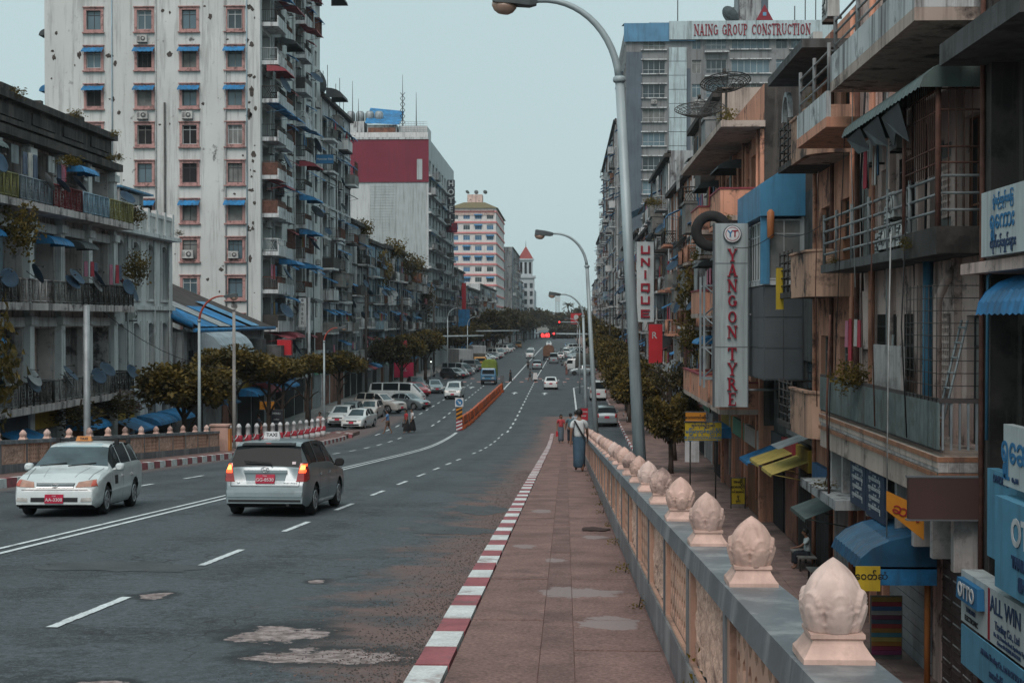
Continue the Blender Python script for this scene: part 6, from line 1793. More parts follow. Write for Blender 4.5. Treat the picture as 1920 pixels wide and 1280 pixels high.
# ---- silver estate taxi seen from behind
def fielder():
    top = [(-2.2, .34), (-2.19, .5), (-2.16, .66), (-2.12, .72), (-2.115, .95), (-2.07, 1.0), (-1.86, 1.42), (-1.78, 1.475), (-1.55, 1.505), (-.9, 1.53), (-.2, 1.53), (.2, 1.5), (.4, 1.46), (1.12, 1.02), (1.25, .98), (1.7, .9), (2.02, .78), (2.13, .66), (2.18, .5), (2.2, .38)]
    belt = [(-2.2, .9), (-1.5, .955), (.9, .91), (1.2, .9), (2.2, .7)]
    car = Car(4.4, 1.695, top, belt, 2.6, .305, .2, {'windshield': (.42, 1.1, 6, 9), 'rear_window': (-2.06, -1.84, 5, 9)}, [(-1.86, -1.0), (-.94, -.06), (0., .86)], .26, step=.05, rear_ov=.86)
    r = thing('estate_taxi', 'silver estate taxi with lit brake lamps driving away down the ramp', 'car', (0, 0, 0))
    assemble(car, r, PAINTS['silver'], {'rear_window': M_CGL, 'windshield': M_CGW})
    # lamps: lit top, red below
    for sg in (1, -1):
        A = lambda pts: [(sg * x, z) for x, z in pts]
        o = car.patch(A([(.60, .70), (.80, .70), (.775, 1.06), (.66, 1.06)]), 'rear', M_TAIL, 'tail_lamp', r, .012, 8, 6)
        car.patch(A([(.645, .87), (.785, .87), (.77, 1.045), (.675, 1.045)]), 'rear', M_TAILG, 'brake_light', o, .02, 8, 4)
        car.patch(A([(.665, .935), (.76, .935), (.755, 1.02), (.685, 1.02)]), 'rear', M_TAILO, 'brake_bulb', o, .025, 4, 3)
        car.patch([(-2.13, .70), (-1.95, .74), (-1.93, .98), (-2.05, 1.04)], 'right' if sg > 0 else 'left', M_TAIL, 'tail_lamp_side', r, .01, 4, 4)
        for yy in (-.96, -.03, .92): car.patch([(yy - .006, .3), (yy + .006, .3), (yy + .006, .92), (yy - .006, .92)], 'right' if sg > 0 else 'left', M_TRIM, 'door_gap', r, .002, 1, 8, thick=False)
        for yy in (-.75, .2): car.patch([(yy - .16, .80), (yy + .02, .80), (yy + .02, .835), (yy - .16, .835)], 'right' if sg > 0 else 'left', PAINTS['silver'], 'door_handle', r, .03, 3, 1)
        car.patch([(-1.0, .5), (1.1, .5), (1.1, .53), (-1.0, .53)], 'right' if sg > 0 else 'left', PAINTS['silver'], 'side_strip', r, .012, 12, 1)
    car.patch([(-.72, .40), (.72, .40), (.74, .53), (-.74, .53)], 'rear', PAINTS['silver'], 'bumper_ridge', r, .028, 10, 3); car.patch([(-.7, .3), (.7, .3), (.7, .345), (-.7, .345)], 'rear', M_TRIM, 'bumper_valance', r, .01, 10, 1)
    o = car.patch([(-.36, .66), (.36, .66), (.42, .88), (-.42, .88)], 'rear', PAINTS['silver'], 'plate_recess', r, .006, 8, 4)
    car.patch([(-.42, .87), (.42, .87), (.42, .925), (-.42, .925)], 'rear', PAINTS['silver'], 'tailgate_handle', r, .045, 8, 2)
    car.patch([(-.66, .60), (.66, .60), (.66, .612), (-.66, .612)], 'rear', M_TRIM, 'bumper_gap', r, .004, 12, 1, thick=False)
    for sg in (-1, 1): car.patch([(sg * .655, .61), (sg * .667, .61), (sg * .70, 1.0), (sg * .688, 1.0)], 'rear', M_TRIM, 'tailgate_gap', r, .004, 1, 8, thick=False)
    plate(car, r, 'YGN', 'GG-8530', 0, .755, 'rear', .37, .175)
    # round badge of crossing ellipses
    b = MB()
    for (rx, rz_, cz) in ((.075, .05, 0), (.03, .047, .0), (.055, .022, .022)):
        pts = [(rx * math.cos(6.2832 * k / 20), -2.175, .935 + cz + rz_ * math.sin(6.2832 * k / 20)) for k in range(21)]
        b.tube(pts, .007, 5)
    b.build('badge', M_CHROME, r)
    text('model_script', 'FIELDER', M_CHROME, r, T(.5, -2.158, .655) @ RX(rad(90)), .06, .003, sx=1.3)
    text('trim_badge', 'X', M_CHROME, r, T(-.52, -2.158, .66) @ RX(rad(90)), .07, .003, sx=1.5)
    b = MB(); b.tube([(.12, -2.125, 1.0), (.1, -2.09, 1.06), (-.42, -2.075, 1.09)], .014, 5); b.build('wiper', M_TRIM, r)
    car.patch([(.50, 1.04), (.57, 1.04), (.57, 1.09), (.50, 1.09)], 'rear', MATS['plate_text'], 'sticker', r, .006, 1, 1)
    car.patch([(-.7, 1.41), (.7, 1.41), (.68, 1.46), (-.68, 1.46)], 'rear', M_TRIM, 'spoiler', r, .05, 8, 2)
    car.patch([(-.05, 1.44), (.05, 1.44), (.05, 1.455), (-.05, 1.455)], 'rear', M_TAIL, 'high_brake_lamp', r, .06, 2, 1)
    mirrors(car, r, .72, 1.0, M_TRIM)
    b = MB(); b.box(-.36, -.02, -.78, -.66, 1.53, 1.67, top=(.03, .03)); o = b.build('taxi_sign', M_BW, r)
    text('taxi_text', 'TAXI', M_TRIM, o, T(-.19, -.766, 1.6) @ RX(rad(76)), .1, .002, bold=.003)
    b = MB(); b.tube([(-.3, -1.35, 1.5), (-.32, -1.42, 1.75)], .008, 4); b.lathe([(.03, 0), (.015, .04)], 8, T(-.3, -1.35, 1.5)); b.build('aerial', M_TRIM, r)
    b = MB(); b.tube([(.45, -2.0, .24), (.45, -2.2, .24)], .03, 8); b.build('exhaust', M_TRIM, r)
    return r
# ---- white estate taxi seen from the front
def caldina():
    top = [(-2.27, .4), (-2.25, .6), (-2.2, .98), (-2.1, 1.03), (-1.78, 1.38), (-1.65, 1.43), (-1.2, 1.465), (-.2, 1.475), (.12, 1.45), (.3, 1.41), (1.02, .98), (1.15, .945), (1.7, .86), (2.0, .76), (2.12, .70), (2.20, .62), (2.235, .54), (2.255, .45), (2.265, .36)]
    belt = [(-2.27, .95), (-1.5, .93), (.9, .87), (1.2, .85), (2.0, .70), (2.27, .5)]
    car = Car(4.54, 1.695, top, belt, 2.58, .305, .19, {'windshield': (.32, 1.0, 5, 9), 'rear_window': (-2.08, -1.8, 5, 9)}, [(-1.9, -1.05), (-.98, -.08), (-.02, .82)], .3, step=.05, rear_ov=1.02)
    r = thing('estate_taxi', 'white estate taxi with red number plate coming up the ramp', 'car', (0, 0, 0))
    assemble(car, r, PAINTS['white'], {'windshield': M_CGW, 'rear_window': M_CGL})
    for sg in (1, -1):
        A = lambda pts: [(sg * x, z) for x, z in pts]
        car.patch(A([(.40, .60), (.81, .61), (.76, .755), (.44, .70)]), 'front', M_LAMPA, 'headlight', r, .012, 8, 5)
        car.patch(A([(.70, .625), (.80, .63), (.765, .735), (.70, .735)]), 'front', mat('indicator', (.45, .08, .05), .2, 0, coat=.5), 'indicator', r, .02, 4, 3)
        car.patch(A([(.52, .32), (.74, .33), (.72, .40), (.53, .39)]), 'front', M_LAMP, 'fog_lamp', r, .014, 6, 2)
        sd = 'right' if sg > 0 else 'left'
        for yy in (-1.0, -.05, .92): car.patch([(yy - .006, .3), (yy + .006, .3), (yy + .006, .88), (yy - .006, .88)], sd, M_TRIM, 'door_gap', r, .002, 1, 8, thick=False)
        for yy in (-.8, .12): car.patch([(yy - .16, .74), (yy + .02, .74), (yy + .02, .775), (yy - .16, .775)], sd, PAINTS['white'], 'door_handle', r, .03, 3, 1)
        car.patch([(-1.0, .48), (1.1, .46), (1.1, .49), (-1.0, .51)], sd, PAINTS['white'], 'side_strip', r, .014, 12, 1)
        car.patch([(.45, .60), (.72, .60), (.72, .78), (.45, .78)], sd, M_TRIM, 'door_sticker', r, .005, 3, 3)
    o = car.patch([(-.36, .585), (.36, .585), (.38, .68), (-.38, .68)], 'front', M_TRIM, 'grille', r, .004, 8, 4)
    for k in range(3): car.patch([(-.36, .592 + .03 * k), (.36, .592 + .03 * k), (.36, .606 + .03 * k), (-.36, .606 + .03 * k)], 'front', M_CHROME, 'grille_bar', o, .02, 8, 1)
    b = MB(); b.tube([(.07 * math.cos(6.2832 * k / 16), 2.235, .635 + .03 * math.sin(6.2832 * k / 16)) for k in range(17)], .008, 5); b.build('badge', M_CHROME, r)
    car.patch([(-.46, .31), (.46, .31), (.46, .40), (-.46, .40)], 'front', M_TRIM, 'lower_grille', r, .004, 8, 3)
    car.patch([(-.62, 1.36), (.62, 1.36), (.6, 1.425), (-.6, 1.425)], 'front', mat('sun_strip', (.30, .42, .45), .3, .1), 'sun_strip', r, .006, 8, 2)
    plate(car, r, 'YGN', 'AA-3308', 0, .375, 'front', .36, .175)
    mirrors(car, r, .72, .95, PAINTS['white'])
    for x0, x1 in ((.05, -.5), (.62, .1)):
        b = MB(); b.tube([(x0, 1.05, .985), (x1, .94, 1.04)], .012, 4); b.build('wiper', M_TRIM, r)
    for yy in (-1.5, -.35):
        b = MB(); b.tube([(-.66, yy, 1.5), (.66, yy, 1.5)], .022, 5)
        for x in (-.62, .62): b.box(x - .04, x + .04, yy - .05, yy + .05, 1.4, 1.54)
        b.build('roof_rack', M_TRIM, r)
    b = MB(); b.box(-.17, .17, -.12, 0, 1.475, 1.58, top=(.025, .03)); o = b.build('taxi_sign', mat('taxi_sign_orange', (.50, .20, .05), .5, .1), r)
    text('taxi_text', 'TAXI', M_TRIM, o, T(0, -.01, 1.525) @ RZ(math.pi) @ RX(rad(75)), .075, .002, bold=.003)
    for sg in (-1, 1): car.patch([(sg * .60, 2.0), (sg * .612, 2.0), (sg * .70, 1.08), (sg * .688, 1.08)], 'top', M_TRIM, 'hood_gap', r, .003, 1, 10, thick=False); car.patch([(sg * .30, 1.9), (sg * .315, 1.9), (sg * .42, 1.1), (sg * .40, 1.1)], 'top', PAINTS['white'], 'hood_crease', r, .012, 1, 10)
    car.patch([(-.74, .545), (.74, .545), (.74, .557), (-.74, .557)], 'front', M_TRIM, 'bumper_gap', r, .004, 12, 1, thick=False)
    car.patch([(-.6, .215), (.6, .215), (.62, .27), (-.62, .27)], 'front', M_TRIM, 'chin_intake', r, .006, 8, 1)
    # occupants' seats seen through the glass are left dark
    return r
f = fielder(); yy = 28.9
def on_road(x, y, rz=0.): return T(x, y, dz(y) + .004 + ((-.012 * abs(x + 7.3) + .03) if y < 100 else 0)) @ RX(math.atan(ds(y))) @ RZ(rz)
f.matrix_basis = on_road(-5.22, 26.6, rad(-1)) @ S3(.91, .91, .885); WM[f] = f.matrix_basis
c = caldina(); c.matrix_basis = on_road(-8.98, 26.1, rad(185)) @ S3(.87, .87, .87); WM[c] = c.matrix_basis

# ---- generic vehicles for the street below, copied for each place
def simple(kind, pname, front='amber'):
    pm = PAINTS[pname]; red_plate = True
    if kind == 'hatch':
        car = Car(4.1, 1.68, [(-2.05, .4), (-2.03, .9), (-1.95, 1.0), (-1.6, 1.42), (-1.4, 1.49), (-.2, 1.52), (.3, 1.46), (1.0, 1.0), (1.15, .96), (1.75, .83), (1.95, .7), (2.03, .55), (2.05, .38)], [(-2.05, .95), (.9, .92), (2.05, .6)], 2.5, .3, .2, {'windshield': (.34, 1.0, 6, 9), 'rear_window': (-1.94, -1.6, 5, 9)}, [(-1.5, -.75), (-.7, .0), (.05, .85)], .26, step=.12)
        zh, wid = .68, .8
    elif kind == 'sedan':
        car = Car(4.4, 1.7, [(-2.2, .4), (-2.17, .85), (-2.1, .98), (-1.6, 1.03), (-1.1, 1.38), (-.8, 1.44), (.0, 1.45), (.3, 1.4), (1.0, .98), (1.15, .94), (1.8, .82), (2.08, .7), (2.18, .52), (2.2, .38)], [(-2.2, .9), (.9, .9), (2.2, .6)], 2.6, .3, .2, {'windshield': (.34, 1.0, 6, 9), 'rear_window': (-1.56, -1.1, 6, 9)}, [(-1.2, -.5), (-.44, .2), (.25, .85)], .28, step=.12)
        zh, wid = .68, .8
    elif kind == 'suv':
        car = Car(4.7, 1.8, [(-2.35, .5), (-2.33, 1.0), (-2.28, 1.12), (-2.0, 1.65), (-1.85, 1.74), (-.3, 1.78), (.2, 1.72), (.85, 1.18), (1.0, 1.13), (1.8, 1.05), (2.15, .95), (2.3, .7), (2.35, .48)], [(-2.35, 1.1), (.9, 1.08), (2.35, .8)], 2.75, .37, .28, {'windshield': (.25, .84, 6, 9), 'rear_window': (-2.26, -2.0, 5, 9)}, [(-1.95, -1.1), (-1.0, -.2), (-.12, .72)], .2, step=.12)
        zh, wid = .86, .86
    elif kind == 'van':
        car = Car(4.8, 1.75, [(-2.4, .5), (-2.39, 1.1), (-2.36, 1.2), (-2.22, 1.9), (-2.1, 1.98), (0, 2.02), (1.2, 1.98), (1.45, 1.9), (2.1, 1.2), (2.2, 1.1), (2.34, .9), (2.39, .6), (2.4, .4)], [(-2.4, 1.2), (1.6, 1.15), (2.4, .8)], 2.57, .33, .24, {'windshield': (1.5, 2.1, 5, 9), 'rear_window': (-2.35, -2.22, 5, 9)}, [(-2.1, -1.15), (-1.05, .2), (.32, 1.3)], .14, step=.12, rear_ov=1.15)
        zh, wid = .82, .84
    r = thing('parked_car', 'x', 'car', (0, 0, 0))
    assemble(car, r, pm, {'windshield': M_CGW if pname != 'dark' else M_CGL})
    for sg in (1, -1):
        A = lambda pts: [(sg * x, z) for x, z in pts]
        car.patch(A([(wid - .38, zh - .1), (wid - .04, zh - .09), (wid - .06, zh + .06), (wid - .36, zh + .02)]), 'front', M_LAMP, 'headlight', r, .015, 5, 3)
        car.patch(A([(wid - .2, zh), (wid - .03, zh), (wid - .05, zh + .3), (wid - .16, zh + .3)]), 'rear', M_TAIL, 'tail_lamp', r, .015, 4, 4)
    car.patch([(-.4, zh - .1), (.4, zh - .1), (.4, zh - .0), (-.4, zh - .0)], 'front', M_TRIM, 'grille', r, .01, 6, 2)
    car.patch([(-.6, .3), (.6, .3), (.6, .42), (-.6, .42)], 'front', M_TRIM, 'lower_grille', r, .01, 6, 2)
    car.patch([(-.18, .46), (.18, .46), (.18, .6), (-.18, .6)], 'front', M_PLATE, 'number_plate', r, .03, 1, 1)
    car.patch([(-.18, .62), (.18, .62), (.18, .78), (-.18, .78)], 'rear', M_PLATE, 'number_plate', r, .02, 1, 1)
    mirrors(car, r, car.yf - .65 if kind != 'van' else car.yf + .05, zh + .3, pm)
    return r
PROTO = {}
def vehicle(kind, pname, x, y, rz, label, group, cat='car', name='parked_car'):
    k = (kind, pname)
    M = T(x, y, max(0., dz(y)) + .006) @ RZ(rad(rz))
    if k not in PROTO:
        r = simple(*k); PROTO[k] = r; r.matrix_basis = M; r.name = name
    else:
        r = copy_tree(PROTO[k], M); r.name = name
    r['label'] = label; r['category'] = cat; r['group'] = group
    return r
GL, GR, GM = 'cars parked along the left side', 'cars parked along the right side', 'cars driving on the street'
vehicle('sedan', 'white', -15.4, 105.8, 172, 'white sedan with red plate parked nearest the island tip on the left', GL)
vehicle('hatch', 'white', -17.3, 110, 176, 'white hatchback parked behind the red plated sedan on the left', GL)
vehicle('hatch', 'silver', -17.6, 116, 178, 'silver hatchback parked behind the white hatchback on the left', GL)
vehicle('hatch', 'pearl', -16.3, 118.5, 176, 'pearl hatchback wedged between parked cars left of the island', GL)
vehicle('suv', 'pearl', -16.4, 125.5, -118, 'pearl white off-roader parked at an angle before the long van', GL)
vehicle('sedan', 'silver', -14.6, 131, -120, 'silver sedan nose out between the off-roader and the long van', GL)
vv = vehicle('van', 'white', -16.3, 137.2, -94, 'long white minibus parked sideways on the left', GL, 'van', 'parked_van'); vv.scale = (1.1, 1.12, 1.08)
vehicle('sedan', 'red', -16.2, 154, -150, 'red sedan parked beyond the long minibus', GL)
vehicle('hatch', 'dark', -16.6, 147, -160, 'dark hatchback parked beyond the long minibus', GL)
vehicle('suv', 'grey', -17.0, 162, -165, 'grey off-roader parked past the red sedan', GL)
vehicle('hatch', 'silver', -14.8, 160, -165, 'silver hatchback parked past the red sedan', GL)
vehicle('suv', 'white', -11.65, 149, 179, 'white off-roader driving towards the camera left of the orange barrier', GM, name='moving_car')
vehicle('sedan', 'white', -1.75, 170, 1, 'white sedan driving away before the pink crossing', GM, name='moving_car')
vehicle('hatch', 'silver', -4.7, 238, 0, 'silver hatchback waiting past the crossing in the middle lane', GM, name='moving_car')
vehicle('hatch', 'silver', 3.15, 111, 1, 'silver hatchback in the right side lane beside the near lamp posts', GR)
vehicle('van', 'white', 3.35, 147, 0, 'white small van in the right side lane beside the trees', GR, 'van', 'parked_van')
vehicle('van', 'silver', -2.2, 270, 0, 'silver van stopped in the right lane past the crossing', GM, 'van', 'moving_van')
vehicle('van', 'white', -7.6, 306, 180, 'white van coming toward the crossing by the centre line', GM, 'van', 'moving_van')
vehicle('hatch', 'white', -8.3, 345, 180, 'white hatchback behind the oncoming white van', GM, name='moving_car')
vehicle('sedan', 'white', -1.0, 300, 0, 'white sedan in the far queue on the right lane', GM, name='moving_car')
vehicle('sedan', 'dark', -2.9, 320, 0, 'dark sedan in the far queue beside the white one', GM, name='moving_car')
vehicle('hatch', 'silver', .2, 335, 0, 'silver hatchback at the head of the far right queue', GM, name='moving_car')
vehicle('suv', 'grey', -4.2, 360, 0, 'grey off-roader farthest in the middle lane queue', GM, name='moving_car')
vehicle('sedan', 'blue', .6, 420, 0, 'blue sedan far down the right lane', GM, name='moving_car')
vehicle('hatch', 'white', -5.2, 450, 180, 'white hatchback at the vanishing end of the street', GM, name='moving_car')
vehicle('van', 'yellow', -13.8, 420, 180, 'yellow minibus far down the left lane', GM, 'van', 'moving_van')
vehicle('hatch', 'silver', 2.6, 212, 88, 'silver hatchback parked sideways at the right kerb past the crossing', GR)
vehicle('van', 'white', 2.6, 232, 80, 'white van parked sideways in the right row past the crossing', GR, 'van', 'parked_van')
kinds = ['hatch', 'sedan', 'suv', 'hatch', 'van', 'sedan']; cols = ['silver', 'white', 'pearl', 'white', 'dark', 'grey']
rc = random.Random(9)
side_words = ['nose-in at the left kerb', 'parked at an angle in the left row']
for k in range(24):
    y = 199 + k * (3.1 + .24 * k)
    kd, cl = kinds[rc.randrange(6)], cols[rc.randrange(6)]
    if y > 560: break
    x = -15.6 + rc.uniform(-.4, .4)
    nm = {'hatch': 'hatchback', 'sedan': 'sedan', 'suv': 'off-roader', 'van': 'van'}[kd]
    vehicle(kd, cl, x, y, -128 + rc.uniform(-6, 6), '%s %s in the angled left row, %s car past the crossing' % (cl, nm, nth(k)), 'angled row of cars past the crossing on the left', 'van' if kd == 'van' else 'car', 'parked_van' if kd == 'van' else 'parked_car')
for k in range(14):
    y = 241 + k * (3.4 + .5 * k)
    kd, cl = kinds[rc.randrange(6)], cols[rc.randrange(6)]
    nm = {'hatch': 'hatchback', 'sedan': 'sedan', 'suv': 'off-roader', 'van': 'van'}[kd]
    vehicle(kd, cl, 2.2 + rc.uniform(-.3, .3), y, 120 + rc.uniform(-8, 8), '%s %s in the right kerb row, %s car past the white van' % (cl, nm, nth(k)), 'row of cars past the crossing on the right', 'van' if kd == 'van' else 'car', 'parked_van' if kd == 'van' else 'parked_car')

# ---- small trucks
def truck(label, x, y, rz, cabm, boxm, L=5.2, h=3.0, w=1.95, tarp=True, name='truck'):
    t = thing(name, label, 'truck', (0, 0, 0), 'trucks on the street')
    b = MB(); yf = L / 2
    rings = []
    for z, a, wd in ((.45, 0, .96), (.75, .02, 1), (1.25, .0, 1), (1.35, -.03, .99), (1.95, -.18, .92), (2.1, -.28, .86)):
        rings.append([(-w / 2 * wd, yf - 1.5, z), (w / 2 * wd, yf - 1.5, z), (w / 2 * wd, yf + a - .08, z), (w / 2 * wd * .9, yf + a, z), (-w / 2 * wd * .9, yf + a, z), (-w / 2 * wd, yf + a - .08, z)])
    b.rings(rings, 0, False); b.build('cab', cabm, t)
    MB().add([(-w * .4, yf - .01, 1.38), (w * .4, yf - .01, 1.38), (w * .37, yf - .135, 1.9), (-w * .37, yf - .135, 1.9)], [(0, 1, 2, 3)]).build('windshield', M_CGL, t)
    for s in (-1, 1):
        MB().box(s * w * .3 - .16, s * w * .3 + .16, yf + .005, yf + .03, .8, .95).build('headlight', M_LAMP, t)
        MB().add([(s * w * .499, yf - 1.1, 1.38), (s * w * .497, yf - .15, 1.38), (s * w * .468, yf - .3, 1.9), (s * w * .468, yf - 1.1, 1.9)], [(0, 1, 2, 3) if s > 0 else (3, 2, 1, 0)]).build('side_window', M_CGL, t)
    MB().box(-w / 2 * .98, w / 2 * .98, yf - .02, yf + .07, .42, .66).build('bumper', M_TRIM, t)
    MB().box(-.5, .5, yf + .006, yf + .02, 1.0, 1.12).build('grille', M_TRIM, t)
    b = MB(); rings = []
    for yy in (-L / 2, -L / 2 + .03, yf - 1.62, yf - 1.6):
        k = .97 if yy in (-L / 2, yf - 1.6) else 1
        top = h if tarp else h
        pts = [(-w / 2 * k, .95)] + [(-w / 2 * k * (1 if i == 0 else math.cos(rad(90 * i / 5)) ** .45 if i < 5 else 0), 2.2 + (top - 2.2) * math.sin(rad(90 * i / 5))) for i in range(6)]
        if not tarp: pts = [(-w / 2 * k, .95), (-w / 2 * k, h * k), (0, h * k)]
        pts = pts + [(-x, z) for x, z in reversed(pts[:-1])]
        rings.append([(x, yy, z) for x, z in pts])
    b.rings(rings, 0, False); b.build('cargo_cover' if tarp else 'cargo_box', boxm, t)
    MB().box(-w / 2 + .1, w / 2 - .1, -L / 2 + .1, yf - .2, .5, .94).build('chassis', M_TRIM, t)
    tm, rm = wheel_meshes(.38, .22)
    for yy in (-L / 2 + 1., yf - .8):
        for s in (-1, 1):
            M = T(s * (w / 2 - .13), yy, .38) @ (RZ(math.pi) if s < 0 else Matrix.Identity(4)); o = put('wheel', tm, t, M); put('rim', rm, o, M)
    t.matrix_basis = T(x, y, .006) @ RZ(rad(rz))
    return t
M_TGREEN = mat('tarp_green', (.17, .23, .035), .8, .2, 1.5, streak=.3); M_TGREY = mat('box_grey', (.26, .29, .30), .7, .15, .8, streak=.3); M_TDARK = mat('tarp_dark', (.06, .065, .06), .85, .25, 1.)
truck('blue truck with a green tarpaulin coming toward the orange barrier', -9.75, 182, 180, PAINTS['blue'], M_TGREEN, 5.0, 3.15)
truck('grey box truck parked first past the crossing on the left', -16.6, 226, 200, PAINTS['grey'], M_TGREY, 9., 3.6, 2.3, False)
truck('grey box truck parked behind the first one on the left', -15.6, 250, 196, PAINTS['white'], M_TGREY, 8., 3.7, 2.3, False)
truck('yellow-cabbed truck parked between the grey box trucks', -14.6, 238, 190, PAINTS['yellow'], M_TDARK, 6., 2.6, 2.1, False)
truck('dark covered truck parked at the right kerb past the silver hatchback', 3.2, 224, 80, PAINTS['white'], M_TDARK, 6., 3.0, 2.2)
truck('brown loaded truck far down the middle lane', -3.4, 290, 0, PAINTS['grey'], mat('load_brown', (.16, .09, .06), .9, .3), 6.5, 3.1, 2.2)
# ================================================================ people
SKINS = [mat('skin_brown', (.20, .105, .07), .6, .1, 6.), mat('skin_tan', (.27, .155, .105), .6, .1, 6.)]
M_HAIR = mat('hair_black', (.012, .011, .011), .6, .2, 20.)
def cloth(name, c): return mat('fabric_' + name, c, .9, .15, 8., fine=.1)
def skin_obj(name, V, E, Rr, m, parent, root=0, sub=1):
    me = bpy.data.meshes.new(name); me.from_pydata(V, E, []); me.materials.append(m)
    o = put(name, me, parent)
    md = o.modifiers.new('skin', 'SKIN'); md.use_smooth_shade = True; md.branch_smoothing = .4
    for i, sv in enumerate(me.skin_vertices[0].data):
        r = Rr[i]; sv.radius = r if isinstance(r, tuple) else (r, r); sv.use_root = (i == root)
    ss = o.modifiers.new('sub', 'SUBSURF'); ss.levels = sub; ss.render_levels = sub
    return o
def person(label, loc, rz, h=1.66, shirt=(.4, .4, .4), lower='longyi', lowcol=(.06, .08, .12), walk=.0, arms=(0., 0.), skin=0, bag=None, hair='short', fingers=False, group='people on the street', sit=False, reach=0.):
    """figure facing local +Y; walk = stride in metres, arms = forward swing in radians (left, right)"""
    t = thing('person', label, 'person', (0, 0, 0), group)
    k = h / 1.7
    sk = SKINS[skin]
    V, E, Q = [], [], []
    def v(p, r, link=None):
        V.append(tuple(c * k for c in p)); Q.append(r * k if not isinstance(r, tuple) else (r[0] * k, r[1] * k))
        if link is not None: E.append((link, len(V) - 1))
        return len(V) - 1
    hz = .92 if not sit else .50
    lean = .03 if not sit else .05
    pel = v((0, 0, hz), (.145, .105))
    wa = v((0, lean * .3, hz + .2), (.125, .09), pel)
    ch = v((0, lean * .6, hz + .38), (.15, .105), wa)
    sh = v((0, lean * .7, hz + .50), (.10, .075), ch)
    nk = v((0, lean * 1.2, hz + .57), .052, sh)
    hd0 = v((0, lean * 2.0 + .01, hz + .64), (.066, .075), nk)
    hd1 = v((0, lean * 2.0, hz + .72), (.078, .092), hd0)
    hd2 = v((0, lean * 1.8 - .005, hz + .79), (.055, .065), hd1)
    nose = v((0, lean * 2 + .112, hz + .675), .012, hd1)
    hands = []
    for si, s in enumerate((-1, 1)):
        hp = v((s * .085, 0, hz - .04), .088, pel)
        st = walk / 2 * (1 if s < 0 else -1)
        if sit:
            kn = v((s * .11, .43, hz + .02), .06, hp); an = v((s * .12, .40, .09), .042, kn)
        else:
            kn = v((s * .085, st * .45 + .03 * (walk > 0), .50), .06, hp); an = v((s * .085, st - (.04 if st < 0 else 0), .09), .042, kn)
        yb = V[an][1] / k
        v((s * .09, yb + .13, .035), (.042, .03), an)
        a = arms[si]
        s1 = v((s * .175, lean * .7, hz + .46), .058, sh)
        if reach and s < 0:
            el = v((s * .24, .26, hz + .28), .042, s1); wr = v((s * .2, .48, hz + .22), .031, el)
        else:
            el = v((s * (.225), .0 + math.sin(a) * .28 + lean, hz + .46 - .28 * math.cos(a)), .042, s1)
            wr = v((s * (.235), V[el][1] / k + math.sin(a + .25) * .25, V[el][2] / k - .25 * math.cos(a + .25)), .031, el)
        d = (Vector(V[wr]) - Vector(V[el])).normalized()
        pw = Vector(V[wr]) / k + d * .06
        pm = v(tuple(pw), (.036, .02), wr)
        hands.append(Vector(V[pm]))
        if fingers:
            fw = Vector((0, 1, 0)); fw = (fw - d * fw.dot(d)).normalized()
            for q in range(4):
                b0 = pw + fw * (.03 - .02 * q) + d * .03; ln = (.07, .078, .073, .058)[q]
                i1 = v(tuple(b0 + d * ln * .5), .0095, pm); v(tuple(b0 + d * ln + Vector((-s * .02, 0, 0))), .008, i1)
            i1 = v(tuple(pw + fw * .045 - d * .005), .011, pm); v(tuple(pw + fw * .06 + d * .035), .0095, i1)
        else:
            v(tuple(pw + d * .07), (.026, .013), pm)
    skin_obj('body', V, E, Q, sk, t, 0, 1)
    # clothing: a shirt with sleeves
    sm = cloth('shirt_%.2f_%.2f_%.2f' % shirt, shirt)
    V2, E2, Q2 = [], [], []
    def w(p, r, link=None):
        V2.append(tuple(c * k for c in p)); Q2.append((r[0] * k, r[1] * k) if isinstance(r, tuple) else r * k)
        if link is not None: E2.append((link, len(V2) - 1))
        return len(V2) - 1
    p0 = w((0, 0, hz - .03), (.175, .135)); p1 = w((0, lean * .3, hz + .2), (.165, .125), p0); p2 = w((0, lean * .6, hz + .38), (.18, .13), p1); p3 = w((0, lean * .7, hz + .50), (.115, .09), p2)
    w((0, lean, hz + .545), .066, p3)
    for si, s in enumerate((-1, 1)):
        a = arms[si]; s1 = w((s * .18, lean * .7, hz + .455), .075, p3)
        if reach and s < 0: w((s * .225, .18, hz + .33), .064, s1)
        else: w((s * .215, math.sin(a) * .2 + lean, hz + .46 - .2 * math.cos(a)), .068, s1)
    skin_obj('shirt', V2, E2, Q2, sm, t, 0, 1)
    lm = cloth('lower_%.2f_%.2f_%.2f' % lowcol, lowcol)
    if lower == 'longyi' and not sit:
        b = MB(); rings = []; n = 22
        st = walk / 2
        for (z, rx, ry, off) in ((hz + .06, .165, .125, 0), (hz - .08, .18, .14, 0), (hz - .3, .175, .145 + st * .35, .01), (.35, .165, .14 + st * .65, .01), (.16, .165, .14 + st * .8, .01), (.13, .15, .12 + st * .7, .01)):
            rings.append([((rx + .008 * math.sin(5 * 6.283 * j / n)) * math.cos(6.283 * j / n) * k, (off + (ry + .01 * math.sin(3 * 6.283 * j / n + z * 4)) * math.sin(6.283 * j / n)) * k, z * k) for j in range(n)])
        b.rings(rings, cap=False); b.build('longyi', lm, t)
    else:
        V3, E3, Q3 = [(0, 0, hz * k)], [], [(.16 * k, .12 * k)]
